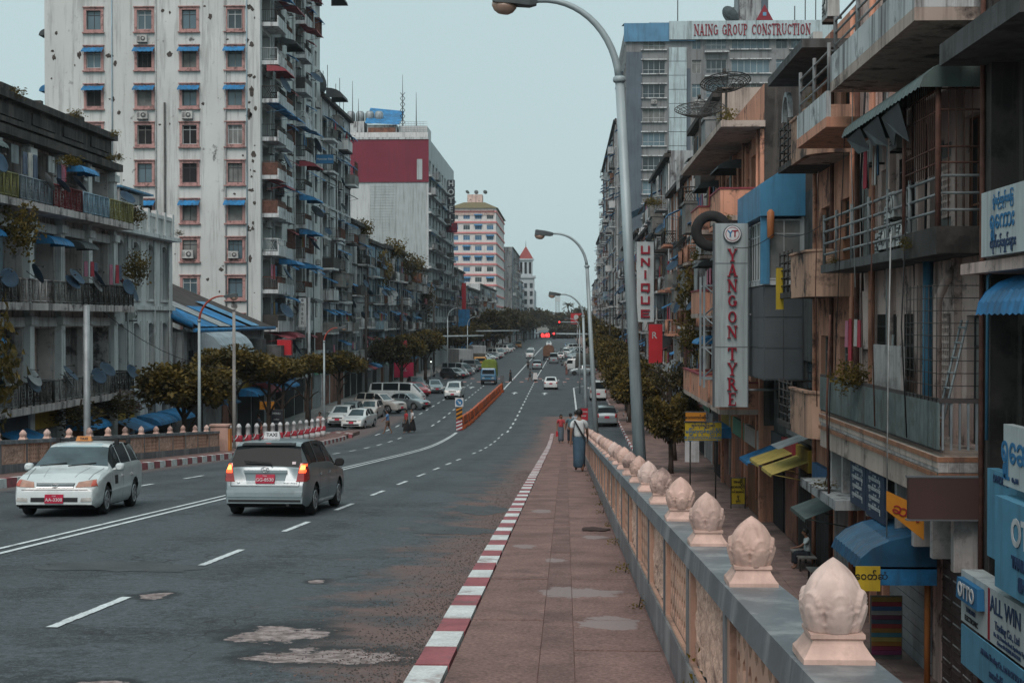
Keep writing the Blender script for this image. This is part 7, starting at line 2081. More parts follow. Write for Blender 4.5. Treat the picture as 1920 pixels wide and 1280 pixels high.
        for s in (-1, 1):
            st = walk / 2 * (1 if s < 0 else -1)
            i0 = len(V3)
            if sit: pts = [((s * .09, .06, hz - .01), .11), ((s * .115, .42, hz + .03), .085), ((s * .12, .41, .16), .07)]
            else: pts = [((s * .088, 0, hz - .1), .108), ((s * .085, st * .45 + .02, .5), .085), ((s * .085, st, .15 if lower == 'trousers' else .55), .075)]
            if lower == 'shorts': pts = pts[:1] + [((s * .086, st * .4 + .01, .58), .095)]
            prev = 0
            for p, r in pts:
                V3.append(tuple(c * k for c in p)); Q3.append((r * k, r * k)); E3.append((prev, len(V3) - 1)); prev = len(V3) - 1
        skin_obj('trousers', V3, E3, Q3, lm, t, 0, 1)
    # hair
    b = MB(); c = Vector((0, lean * 1.9 - .012, hz + .725)) * k; rings = []
    n = 16
    for i in range(7):
        a = rad(-28 + 118 * i / 6)
        rings.append([(c.x + .095 * k * math.cos(a) * math.cos(6.283 * j / n), c.y - .012 * k + .108 * k * math.cos(a) * math.sin(6.283 * j / n), c.z + .112 * k * math.sin(a) + max(0., math.sin(6.283 * j / n)) * .062 * k * (1 - i / 6)) for j in range(n)])
    b.rings(rings)
    if hair == 'bun': b.lathe([(.01, -.05), (.05, -.02), (.05, .03), (.01, .05)], 10, T(c.x, c.y - .12 * k, c.z + .02))
    if hair == 'long': b.rings([[(c.x + x * k * math.cos(6.283 * j / 10), c.y + (-.07 + y * math.sin(6.283 * j / 10)) * k, c.z + z * k) for j in range(10)] for x, y, z in ((.08, .05, .0), (.085, .045, -.15), (.06, .03, -.32))])
    b.build('hair', M_HAIR, t)
    for s in (-1, 1):
        b = MB(); b.lathe([(.004, -.032), (.014, -.015), (.016, .012), (.004, .03)], 8, T(s * .083 * k, (lean * 2 - .005) * k, (hz + .68) * k)); b.build('ear', sk, t)
        MB().lathe([(.002, -.008), (.008, 0), (.002, .008)], 6, T(s * .03 * k, (lean * 2 + .088) * k, (hz + .705) * k)).build('eye', M_HAIR, t)
    if bag == 'strap':
        b = MB(); pts = []
        for i in range(15):
            a = i / 14
            pts.append(((-.135 + .30 * a) * k, (-.118 - .03 * math.sin(a * math.pi)) * k, (hz + .51 - .52 * a) * k))
        for p, q in zip(pts, pts[1:]):
            p, q = Vector(p), Vector(q); o = Vector((.022, 0, .014))
            b.add([p - o, p + o, q + o, q - o, p - o + Vector((0, -.006, 0)), p + o + Vector((0, -.006, 0)), q + o + Vector((0, -.006, 0)), q - o + Vector((0, -.006, 0))], [(7, 6, 5, 4), (0, 4, 5, 1), (3, 2, 6, 7)])
        b.build('bag_strap', M_TRIM, t)
    M = T(*loc) @ RZ(rad(rz))
    t.matrix_basis = M; WM[t] = M
    if bag in ('black', 'red', 'white'):
        hp = M @ hands[1]
        g = thing('hand_bag', '%s bag hanging from the hand of a %s' % (bag, ' '.join(label.split()[:5])), 'bag', (hp.x, hp.y, hp.z - .3))
        m = cloth('bag' + bag, {'black': (.015, .015, .017), 'red': (.4, .03, .04), 'white': (.55, .57, .58)}[bag])
        b = MB(); b.box(hp.x - .07, hp.x + .07, hp.y - .15, hp.y + .15, hp.z - .36, hp.z - .08, top=(.02, .02)); b.build('pouch', m, g)
        b = MB(); b.tube([(hp.x, hp.y - .1, hp.z - .09), (hp.x, hp.y - .05, hp.z + .0), (hp.x, hp.y + .05, hp.z + .0), (hp.x, hp.y + .1, hp.z - .09)], .008, 4); b.build('handle', m, g)
    return t
SW = lambda y: dz(y) + WZ + .002
person('man in white shirt and blue longyi walking away on the near sidewalk', (.40, 41, SW(41)), 0, 1.76, (.50, .54, .55), 'longyi', (.045, .085, .125), .28, (-.25, .35), 0, 'strap', fingers=True)
person('man in dark blue shirt ahead of the walking longyi man', (.28, 78, SW(78)), 5, 1.66, (.10, .17, .2), 'trousers', (.04, .06, .08), .5, (.3, -.3))
person('woman with red front on the near sidewalk beside a dark-shirted man', (-.25, 80, SW(80)), 185, 1.58, (.40, .06, .07), 'longyi', (.09, .12, .15), .3, (.1, -.2), 1, 'red', 'long')
person('person in pale shirt farthest along the near sidewalk', (.62, 86, SW(86)), 10, 1.66, (.32, .36, .4), 'trousers', (.03, .03, .04), .3)
person('man in pink checked shirt standing on the island tip', (-16.75, 96.5, .16), 170, 1.74, (.42, .25, .24), 'trousers', (.03, .03, .035), .1)
person('boy in blue and white shirt stepping across the left lanes', (-12.2, 97.3, dz(97.3) + .01), 100, 1.62, (.10, .22, .42), 'shorts', (.11, .08, .06), .55, (.6, -.4))
person('woman in red blouse crossing beside a white-bloused woman', (-11.05, 98.6, dz(98.6) + .01), 120, 1.62, (.38, .04, .05), 'longyi', (.02, .02, .022), .35, (.1, .1), 0, 'black', 'long')
person('woman in white blouse and black skirt crossing the left lanes', (-10.75, 99.6, dz(99.6) + .01), 120, 1.64, (.52, .53, .54), 'longyi', (.018, .018, .02), .4, (.2, -.2), 1, 'black', 'bun')
person('man in light blue shirt beside the pearl off-roader', (-16.4, 121, .01), 20, 1.7, (.15, .32, .45), 'trousers', (.05, .06, .08), .1)
person('person in long dark dress on the pink crossing', (-7.2, 187, .01), 60, 1.62, (.02, .02, .022), 'longyi', (.018, .018, .02), .3)
person('person in grey pushing a white cart over the crossing', (-4.75, 190, .01), -90, 1.68, (.08, .1, .12), 'shorts', (.05, .06, .08), .5, (.9, .9))
person('woman in pinkish dress by the right kerb past the crossing', (.2, 213, .01), 100, 1.6, (.30, .16, .15), 'longyi', (.22, .11, .1), .2)
person('man standing in the shade of the right pavement trees', (5.3, 124, .15), 190, 1.68, (.05, .06, .07), 'trousers', (.03, .03, .03))
person('man in white shirt under the right pavement trees', (5.9, 131, .15), 170, 1.68, (.42, .45, .46), 'trousers', (.05, .05, .06), .3)
person('person waiting behind the bollards on the left', (-18.9, 88, .15), 90, 1.68, (.26, .09, .07), 'trousers', (.03, .03, .035))
person('dark-clothed person by the left shop fronts', (-20.6, 95, .15), 80, 1.7, (.05, .06, .08), 'trousers', (.03, .03, .03), .3)
person('person in grey near the silver hatchback past the crossing', (-6.2, 236, .01), 0, 1.66, (.04, .045, .05), 'trousers', (.02, .02, .02), .4)
# bench with the seated man
def bench(label, x, y, L):
    t = thing('bench', label, 'bench', (x, y, .15))
    me = MB().box(-.14, .14, -L / 2, L / 2, .42, .46).mesh('seat_plank', M_WOODG)
    for s in (-.15, .15): put('seat_plank', me, t, T(x + s, y, .15))
    for yy in (-L / 2 + .15, L / 2 - .15):
        for s in (-.22, .22): MB().box(x + s - .03, x + s + .03, y + yy - .03, y + yy + .03, .15, .57).build('leg', M_IRON, t)
bench('long grey plank bench by the shop wall below the near finials', 7.75, 46.6, 1.9)
bench('short bench end nearest the camera by the shop wall', 7.7, 43.6, .9)
person('man in pale shirt sitting on the plank bench by the shop wall', (7.85, 46.3, .15), 90, 1.68, (.40, .48, .50), 'trousers', (.02, .025, .035), sit=True, reach=1.)
t = thing('hand_cart', 'white wrapped cart pushed over the pink crossing', 'cart', (-4.0, 190, 0))
MB().box(-4.35, -3.7, 189.7, 190.3, .3, 1.15, top=(.08, .06)).build('load', M_BW, t)
for yy in (189.75, 190.25):
    MB().rings([[(-4.0 + .2 * math.cos(6.283 * j / 14), yy + d, .21 + .2 * math.sin(6.283 * j / 14)) for j in range(14)] for d in (-.02, .02)]).build('wheel', M_TYRE, t)
MB().tube([(-4.3, 190, .4), (-4.6, 190, 1.0)], .02, 5).build('handle', M_IRON, t)
# ================================================================ trees
def crown_mesh(key, n, leaf, m, flat=.6, nc=16, spread=1.):
    def mk():
        r = random.Random(key); b = MB(); cs = []
        for k in range(nc):
            a = r.uniform(0, 6.283); q = math.sqrt(r.random()) * .78 * spread
            cs.append((Vector((q * math.cos(a), q * math.sin(a), r.uniform(-.5, .55) * flat * (1.15 - q))), r.uniform(.30, .5)))
        for k in range(n):
            c, rad_ = cs[r.randrange(nc)]
            d = Vector((r.gauss(0, 1), r.gauss(0, 1), r.gauss(0, 1))).normalized()
            p = c + Vector((d.x, d.y, d.z * .62)) * rad_ * (r.random() ** .35)
            s = leaf * r.uniform(.45, 1.5)
            e = Vector((d.x + r.gauss(0, .5), d.y + r.gauss(0, .5), d.z * .4 + r.gauss(0, .35) - .1)).normalized()
            f = e.cross(Vector((r.gauss(0, .4), r.gauss(0, .4), 1))).normalized()
            b.add([p, p + e * s * .5 + f * s * .42, p + e * s * 1.1, p + e * s * .5 - f * s * .42], [(0, 1, 2, 3)])
        return b.mesh('crown', m)
    return cached(('crown', key, m.name), mk)
def trunk_mesh(key, H=1.):
    def mk():
        r = random.Random(key); b = MB()
        lean = (r.uniform(-.06, .06), r.uniform(-.06, .06))
        p = [Vector((lean[0] * t * t + .02 * math.sin(5 * t + r.random()), lean[1] * t, t)) for t in (0, .15, .35, .55, .75)]
        b.tube(p, [.05, .04, .034, .028, .02], 8)
        for k in range(6):
            a = 6.283 * k / 6 + r.uniform(-.3, .3); st = p[2 + k % 3]; L = r.uniform(.22, .4)
            b.tube([st, st + Vector((math.cos(a) * L * .5, math.sin(a) * L * .5, L * .45)), st + Vector((math.cos(a) * L, math.sin(a) * L, L * .65))], [.018, .012, .005], 5)
        return b.mesh('trunk', M_TRUNK)
    return cached(('trunk', key), mk)
def tree(label, x, y, z, H, rx, hc, v=0, m=None, group='street trees', name='street_tree', n=11000, leaf=.088, ry=None, kf=.6):
    t = thing(name, label, 'tree', (x, y, z), group)
    m = m or LEAF_A
    put('trunk', trunk_mesh('t%d' % (v % 4)), t, T(x, y, z) @ RZ(R.uniform(0, 6)) @ S3(min(H, 7) * .75, min(H, 7) * .75, H * .95))
    put('crown', crown_mesh('c%d_%d' % (v % 4, n), n, leaf, m), t, T(x, y, z + H - hc / 2) @ RZ(R.uniform(0, 6)) @ S3(rx, ry or rx, hc * .95))
    return t
for k, (px_, y, H, r_, hc) in enumerate(((340, 70, 6.1, 2.3, 2.7), (432, 79, 6.8, 2.2, 2.2), (500, 90, 6.0, 2.1, 2.0), (527, 99, 5.5, 1.9, 1.9), (575, 108, 5.6, 1.9, 1.9), (632, 118, 5.6, 2.1, 2.1))):
    x = (px_ - 1060) * y / 2667
    tree('olive street tree on the left pavement, %s from the end pillar' % nth(k), x, y, .1, H, r_, hc, k, group='olive trees on the left pavement')
for k, (x, y, H, r_, hc) in enumerate(((-18.6, 150, 6.4, 2.4, 3.2), (-18.8, 163, 6.6, 2.4, 3.2), (-19, 178, 6.8, 2.6, 3.4), (-19, 192, 7.2, 2.8, 3.6), (-19.6, 240, 7.0, 3., 3.6), (-19.4, 262, 7.2, 3., 3.8), (-19.4, 285, 7.4, 3.2, 4.), (-19.2, 310, 8, 3.6, 4.4))):
    tree('dark street tree along the left row behind the minibus, %s counted away' % nth(k), x, y, .1, H, r_, hc, k + 1, LEAF_A if k % 2 else LEAF_B, 'dark trees along the left row', n=7000, leaf=.095)
for k in range(12):
    y = 335 + k * 27; x = -18.5 + 4.5 * (k / 12) + R.uniform(-1, 1)
    tree('large dark tree over the far left pavement, %s past the hotel block' % nth(k), x, y, .0, 9.3 + R.uniform(-1, 2) + k * .12, 5.5, 6.5, k, LEAF_B, 'large trees over the far left pavement', 'avenue_tree', n=4200, leaf=.12)
tree('bushy tree on the right pavement before the yellow banners', 5.5, 75, .15, 4.5, 1.45, 3.1, 2, LEAF_A, 'trees on the right pavement')
tree('taller thin tree behind the bushy one on the right pavement', 6.2, 82, .15, 6.0, 1.4, 2.6, 1, LEAF_B, 'trees on the right pavement', n=1800)
for k in range(9):
    y = 100 + k * 12.5
    tree('round clipped tree in the right kerb row, %s past the bushy tree' % nth(k), 5.2 + R.uniform(-.3, .3), y, .15, 5.0 + .15 * k + R.uniform(-.3, .3), 2.0, 3.0, k, LEAF_A, 'clipped trees along the right kerb', leaf=.09, n=9000)
for k in range(9):
    y = 216 + k * 24
    tree('dark tree in the far right row, %s past the clipped trees' % nth(k), 6.4 + R.uniform(-.5, .5), y, .15, 7.5 + .3 * k, 3., 4.6, k, LEAF_B if k % 2 else LEAF_A, 'dark trees in the far right row', leaf=.11, n=5000)
for k in range(15):
    x = -21 + 3.1 * k + R.uniform(-1, 1); y = 655 + R.uniform(-30, 80)
    if k in (4, 5): y += 120
    tree('dark park tree closing the far end of the street, %s from the left' % nth(k), x, y, 0, 11.8 + R.uniform(-2, 4) - (2 if 5 < k < 9 else 0), 6.5, 9., k, LEAF_B, 'park trees at the end of the street', 'park_tree', n=4200, leaf=.12)
# palm
t = thing('palm_tree', 'tall palm rising over the trees at the end of the street', 'tree', (1.2, 620, 0))
MB().tube([(1.2, 620, 0), (1.0, 620, 8), (1.3, 620, 14.5)], [.35, .25, .2], 7).build('trunk', M_TRUNK, t)
b = MB(); rp = random.Random(2)
for k in range(22):
    a = 6.283 * k / 22 + rp.uniform(-.2, .2); el = rp.uniform(-.2, 1.2); L = rp.uniform(2.6, 3.4); P = []
    for i in range(7):
        s = i / 6; P.append(Vector((1.3 + math.cos(a) * L * s * math.cos(el * (1 - s * .5)), 620 + math.sin(a) * L * s, 14.5 + L * s * math.sin(el) - 1.6 * s * s)))
    for p, q in zip(P, P[1:]):
        d = (q - p); n = d.cross(Vector((0, 0, 1))).normalized() * .32
        b.add([p - n - Vector((0, 0, .2)), p, q, q - n - Vector((0, 0, .2))], [(0, 1, 2, 3)]); b.add([p, p + n - Vector((0, 0, .2)), q + n - Vector((0, 0, .2)), q], [(0, 1, 2, 3)])
b.build('crown', LEAF_B, t)
# hedges and creepers
for (x, y, z, s, dr, m, lb) in (
    (7.3, 80, 9.5, 1.5, 1.5, LEAF_A, 'thick olive creeper hanging down the cream walk-up past the peach house'), (7.4, 84, 7.2, 1.3, 1.3, LEAF_A, 'creeper clump above the shops of the cream walk-up'),
    (7.4, 78, 11.6, .8, 1., LEAF_C, 'yellow-green tuft high on the cream walk-up'), (6.6, 58.3, 16.5, .55, .8, LEAF_C, 'yellow-green tuft on the peach house roof slab'),
    (6.5, 57.4, 12.3, .3, .8, LEAF_C, 'small weed at the foot of the peach balcony wall'), (7.4, 57.2, 12.35, .3, .9, LEAF_C, 'small weed at the wall end of the peach balcony'),
    (6.9, 34.6, 6.85, .62, .8, LEAF_A, 'potted shrub spilling over the slatted balcony rail'), (7.1, 41.4, 14.6, .3, .8, LEAF_C, 'yellow weed on the upper rounded balcony'),
    (6.9, 29.2, 9.75, .2, 1., LEAF_C, 'weed beside the black planter box'), (7.0, 37.5, 9.75, .22, .7, LEAF_C, 'weed on the second balcony edge of the pale pink house'),
    (6.9, 113, 17.5, 1.0, .5, LEAF_C, 'weed shrub sprouting from the piped walk-up'), (7.0, 38.6, 3.75, .5, .3, LEAF_A, 'moss heap on the concrete canopy'),
    (-21.6, 52, 6.6, 1.7, 1.9, LEAF_A, 'large brown-green creeper over the colonial block at the left edge'), (-21.5, 55.5, 11.8, 1.0, 1.4, LEAF_A, 'creeper clump on the upper gallery at the left edge'),
    (-21.3, 60.5, 15.0, .7, .5, LEAF_C, 'yellow moss tuft on the colonial cornice'), (-21.4, 67, 15.9, .6, .4, LEAF_C, 'yellow moss tuft at the right end of the colonial cornice'),
    (-22.4, 57.5, 17.5, .5, .7, LEAF_A, 'weed clump on the colonial parapet nearest the left edge'), (-22.4, 64.5, 17.6, .45, .8, LEAF_A, 'weed clump midway along the colonial parapet'), (-22.2, 69.5, 17.4, .4, .6, LEAF_C, 'yellow weed at the right end of the colonial parapet'),
    (-21.4, 70.4, 10.8, .9, 1.3, LEAF_A, 'leafy pot plant where the colonial block meets the white house'), (-21.5, 62, 3.9, 1.6, .5, LEAF_B, 'dark creeper along the shop fronts of the colonial block'), (-21.5, 67.5, 4.1, 1.6, .5, LEAF_B, 'dark creeper above the blue shop awnings'),
    (-22.2, 72.5, 13.6, .8, .9, LEAF_A, 'shrub on the roof balustrade of the white house'), (-22.3, 81.5, 13.2, .4, .6, LEAF_A, 'weed on the far roof corner of the white house'),
    (-22.6, 159, 18.4, 1.6, 1., LEAF_A, 'shrub growing from the roof of the mouldy grey walk-up'), (-22.2, 172, 14.5, 1.6, 1.8, LEAF_A, 'creeper on the pale blue walk-up'),
    (-22.4, 186, 17.5, 2.2, .9, LEAF_A, 'broad shrub on the sooty grey house roof'), (-22.2, 199, 15.5, 2.0, 1.6, LEAF_B, 'dark creeper at the end of the sooty grey house'), (-22.4, 214, 16.6, 2.0, 1., LEAF_A, 'shrub on the stained white walk-up roof'),
    (-22.2, 226, 11.5, 2.2, 1.6, LEAF_B, 'dark creeper on the stained white walk-up front')):
    plant((x, y, z), s, lb, m, dr, n=700 if s > .6 else 260)
for k in range(10):
    y = 11.5 + k * 2.9 + R.uniform(-.6, .6)
    plant((.62, y, dz(y) + WZ), .13 + .05 * R.random(), 'tuft of weeds at the foot of the near railing, %s from the camera' % nth(k), LEAF_C if k % 3 else LEAF_A, .8, 'weeds along the near railing', 60)
plant((.74, 7.6, dz(7.6) + .3), .2, 'wispy weed growing out of the near railing panel', LEAF_C, 1.9, 'weeds along the near railing', 70)

# ================================================================ lamps, poles, wires
M_POLE = mat('lamp_pole', (.33, .40, .425), .5, .16, 1.2, streak=.4, metal=.15)
M_FIX = mat('lamp_housing', (.08, .095, .10), .55, .2, 3.)
M_LENS = mat('lamp_lens', (.40, .27, .21), .25, .2, 5., spec=.7)
def street_lamp(label, x, y, z0, zs, reach, s=1., lean=-.055, dirx=-1, polem=None, armm=None, fix=(.12, .12)):
    t = thing('street_lamp', label, 'street lamp', (x, y, z0), 'street lamps')
    zt = zs
    xs = x + lean * (zt - z0)
    MB().tube([(x, y, z0), (x + lean * (zt - z0) * .5, y, (z0 + zt) / 2), (xs, y, zt)], [.125 * s, .1 * s, .078 * s], 12).build('pole', polem or M_POLE, t)
    MB().lathe([(.1 * s, -.08), (.115 * s, -.06), (.115 * s, .0), (.09 * s, .03)], 12, T(xs, y, zt)).build('collar', polem or M_POLE, t)
    P = []
    n = 14; hgt = reach * .98
    for i in range(n + 1):
        a = rad(6 + 94 * i / n)
        P.append((xs + dirx * reach * (1 - math.cos(a)) / (1 - math.cos(rad(100))) - .0, y, zt + hgt * math.sin(a) - hgt * math.sin(rad(6))))
    MB().tube(P, [.07 * s * (1 - .35 * i / n) for i in range(n + 1)], 10).build('arm', armm or polem or M_POLE, t)
    e = Vector(P[-1])
    M = T(e.x, e.y, e.z) @ (RY(rad(8 * -dirx)))
    b = MB(); rings = []
    for q, w_, h0, h1 in ((.12, .07, -.05, .05), (.0, .13, -.09, .07), (-.25, .17, -.1, .09), (-.62, .17, -.12, .09), (-.68, .13, -.1, .06)):
        rings.append([M @ Vector((-dirx * q * s, sx * w_ * s, zz * s)) for sx, zz in ((-1, h0), (1, h0), (1, h1), (.6, h1 + .03), (-.6, h1 + .03), (-1, h1))])
    b.rings(rings, 0, False); b.build('lamp_housing', M_FIX, t)
    MB().lathe([(.0, -.17), (.07, -.16), (.12, -.12), (.155, -.05), (.16, .0)], 16, M @ T(dirx * .46 * s, 0, -.11 * s) @ S3(1.45 * s, 1. * s, 1.1 * s)).build('lens', M_LENS, t)
    return t
street_lamp('tall curved street lamp nearest the camera outside the near railing', 1.43, 26, dz(26) - .3, 12.6, 1.62, 1.0)
street_lamp('second curved street lamp down the near railing', 1.43, 63, dz(63) - .3, 10.6, 1.62, 1.0)
street_lamp('third curved street lamp near the foot of the ramp', 1.43, 95, dz(95) - .1, 8.5, 1.62, 1.0, -.03)
M_ARMR = mat('lamp_arm_red', (.34, .07, .05), .6, .2, 2.)
street_lamp('thin left street lamp with red arm behind the bollards', -16.2, 95, 0, 6.8, 1.0, .75, 0, 1, None, M_ARMR)
street_lamp('thin left street lamp with rusty arm beside the round tree', -16.1, 62, 0, 8.2, 1.2, .75, 0, 1, None, M_ARMR)
street_lamp('distant left street lamp above the parked trucks', -15.5, 225, 0, 7.5, 1.4, .8, 0, 1)
street_lamp('distant left street lamp near the blue banner wall', -17., 205, 0, 8.6, 1.5, .8, 0, 1)
street_lamp('distant right street lamp at the gantry', 1.6, 160, 0, 7.3, 1.2, .8, 0, -1)
def pole(label, x, y, h, r=.13, m=None, arms=0, z=0.):
    t = thing('utility_pole', label, 'pole', (x, y, z), 'utility poles')
    MB().tube([(x, y, z), (x, y, z + h)], [r, r * .75], 9).build('shaft', m or M_STEEL, t)
    for k in range(arms): MB().box(x - .9, x + .9, y - .05, y + .05, z + h - .5 - .7 * k, z + h - .4 - .7 * k).build('cross_arm', M_IRON, t)
pole('plain grey post before the blue shop awnings at the far left', -16.0, 47, 8.7, .135)
pole('grey concrete post between two olive trees on the left', -16.2, 69, 8.6, .1, M_CONC)
pole('grey post carrying the white vertical sign on the left', -20.3, 112, 10, .15, None, 0)
for k, (x, y, h) in enumerate(((-19, 135, 11), (-19, 165, 11), (-19, 205, 11.5), (-19, 250, 12))): pole('dark utility pole along the left row, %s past the white tower' % nth(k), x, y, h, .14, M_IRON, 2)
for k, (x, y, h) in enumerate(((7.3, 122, 9.5), (6.9, 140, 9.5), (6.6, 165, 10), (6.4, 205, 10), (6.4, 260, 11))): pole('dark utility pole in the right tree row, %s counted away' % nth(k), x, y, h, .14, M_IRON, 2)
def wire(label, P, sag, r=.012):
    b = MB()
    for a, c in zip(P, P[1:]):
        a, c = Vector(a), Vector(c)
        b.tube([a.lerp(c, q / 8) - Vector((0, 0, sag * (1 - (2 * q / 8 - 1) ** 2))) for q in range(9)], r, 4, cap=False)
    o = b.build('overhead_cable', M_TRIM, None); _props(o, label=label, cat='cable', group='overhead cables')
for k in range(4):
    wire('black cable strung along the right poles, %s from the top' % nth(k), [(6.6 + .3 * (k - 1.5), y, h - .4 - .35 * k) for y, h in ((122, 9.5), (140, 9.5), (165, 10), (205, 10), (260, 11))], .6 + .1 * k, .025)
    wire('black cable strung along the left poles, %s from the top' % nth(k), [(-19 + .3 * (k - 1.5), y, h - .4 - .35 * k) for y, h in ((135, 11), (165, 11), (205, 11.5), (250, 12))], .7, .025)
wire('black cable sagging between the colonial block and the left lamp', [(-22.5, 66, 9.3), (-16.2, 69, 5.8)], .8, .015)
wire('cable drooping down the pale pink house front', [(7.0, 36, 13.2), (7.05, 37.5, 6.8)], .0, .012)
wire('bundle of black cables crossing the blue gabled bay', [(6.2, 53, 10.9), (7.0, 48, 11.1), (7.3, 41, 10.9)], .2, .015)
wire('black cable hanging across the crossing', [(-22, 214, 7.6), (6.4, 205, 8.8)], 1.4, .03)
wire('second black cable hanging across the street past the crossing', [(-22, 232, 6.9), (6.4, 205, 7.9)], 1.5, .03)

# ================================================================ signs
FCAM = RX(rad(90)); FRIGHT = RZ(rad(-90)) @ RX(rad(90)); FLEFT = RZ(rad(90)) @ RX(rad(90))
M_BOARD = mat('sign_pale_grey', (.36, .42, .435), .6, .08, .8, streak=.3)
M_SEDGE = mat('sign_edge', (.12, .13, .14), .6, .2)
M_LRED = mat('sign_letter_red', (.27, .012, .03), .5, .1, 3.)
M_NAVY = mat('sign_letter_navy', (.02, .05, .12), .6, 0)
M_LBLUE = mat('sign_letter_blue', (.03, .16, .33), .6, 0)
t = thing('tyre_sign', 'tall pale vertical sign with red serif letters and round emblem', 'sign', (6.1, 53, 5))
MB().box(5.52, 6.76, 53, 53.45, 4.98, 11.78).build('board', M_BOARD, t)
for z in (7.2, 10.3): MB().box(5.53, 6.75, 52.985, 52.998, z, z + .015).build('panel_joint', M_SEDGE, t)
for x in (5.50, 6.745): MB().box(x, x + .035, 52.97, 53.46, 4.96, 11.8).build('edge_strip', M_SEDGE, t)
for ch, py in zip('YANGONTYRE', (479, 507, 536, 564, 594, 622, 663, 691, 719, 747)):
    me = cached(('serR', ch), lambda: serif_glyph(ch, .1).mesh('letter', M_LRED)); w = SERIF[ch][0]
    z = 8.2 + (600 - py - 12) * 53 / 2667; s = .47
    put('letter', me, t, T(6.17 - w * s * .43, 52.98, z) @ S3(s * .88, .8, s))
M = T(6.17, 52.96, 11.38) @ RX(rad(90))
MB().lathe([(.32, -.04), (.34, .02), (.32, .06)], 28, M).build('emblem_rim', M_SEDGE, t)
MB().lathe([(.30, .05), (.30, .068)], 28, M).build('emblem_disc', M_BW, t)
MB().rings([[M @ Vector((r_ * math.cos(6.283 * j / 28), r_ * math.sin(6.283 * j / 28), .074)) for j in range(28)] for r_ in (.255, .235)], cap=False).build('emblem_ring', M_LRED, t)
text('emblem_letter', 'Y', M_LBLUE, t, T(6.09, 52.885, 11.38) @ FCAM, .34, .004, bold=.008); text('emblem_letter', 'T', M_LRED, t, T(6.26, 52.882, 11.38) @ FCAM, .34, .004, bold=.008)
for z in (5.6, 8.4, 11.2): MB().tube([(6.76, 53.2, z), (8.0, 53.6, z)], .05, 6).build('bracket', M_STEEL, t)
t = thing('tyre_emblem', 'big black tyre ring mounted behind the tall pale vertical sign', 'tyre', (5.5, 53.9, 11.6))
rings = []
for j in range(30):
    a = 6.283 * j / 30; ring = []
    for q in range(10):
        c = 6.283 * q / 10; rr = .57 + .2 * math.cos(c); ring.append((5.5 + rr * math.cos(a), 53.9 + .14 * math.sin(c), 11.55 + rr * math.sin(a)))
    rings.append(ring)
b = MB(); b.rings(rings, closed=True); b.build('tyre', M_TYRE, t)
MB().tube([(5.5, 54.1, 11.0), (7.9, 54.1, 11.0)], .05, 6).build('bracket', M_STEEL, t)
t = thing('letter_sign', 'white vertical sign with rounded red letters beside the near lamp post', 'sign', (6.4, 115, 8))
MB().box(5.75, 7.12, 115, 115.4, 8.05, 14.5).build('board', mat('sign_white', (.46, .52, .53), .6, .08, .8, streak=.25), t)
for ch, py in zip('UNIQUE', (469, 492, 515, 539, 563, 588)):
    z = 8.2 + (600 - py) * 115 / 2667; q = MB(); d = .12; w, h, s = .36, .33, .15
    if ch == 'U': L = [(-w, -w + s, -h, h), (w - s, w, -h, h), (-w + s, w - s, -h, -h + s)]
    elif ch == 'N': L = [(-w, -w + s, -h, h), (w - s, w, -h, h)]
    elif ch == 'I': L = [(-s * .55, s * .55, -h, h * .5), (-s * .55, s * .55, h * .7, h)]
    elif ch == 'Q': L = [(-w, -w + s, -h, h), (w - s, w, -h, h), (-w + s, w - s, -h, -h + s), (-w + s, w - s, h - s, h), (.12, .26, -h - .1, -h + .12)]
    else: L = [(-w, -w + s, -h, h), (-w + s, w, -h, -h + s), (-w + s, w, h - s, h), (-w + s, w * .8, -s * .4, s * .4)]
    for k, (a, c, e, f_) in enumerate(L): q.box(6.43 + a, 6.43 + c, 115 - d - .002 * k, 114.998, z + e, z + f_)
    if ch == 'N': q.prism([(6.43 - w + s, z + h), (6.43 - w + s, z + h - .22), (6.43 + w - s, z - h), (6.43 + w - s, z - h + .22)], 115 - d + .003, 114.998)
    q.build('letter', M_LRED, t)
MB().tube([(7.1, 115.2, 9), (8.3, 115.2, 9)], .06, 6).build('bracket', M_STEEL, t)
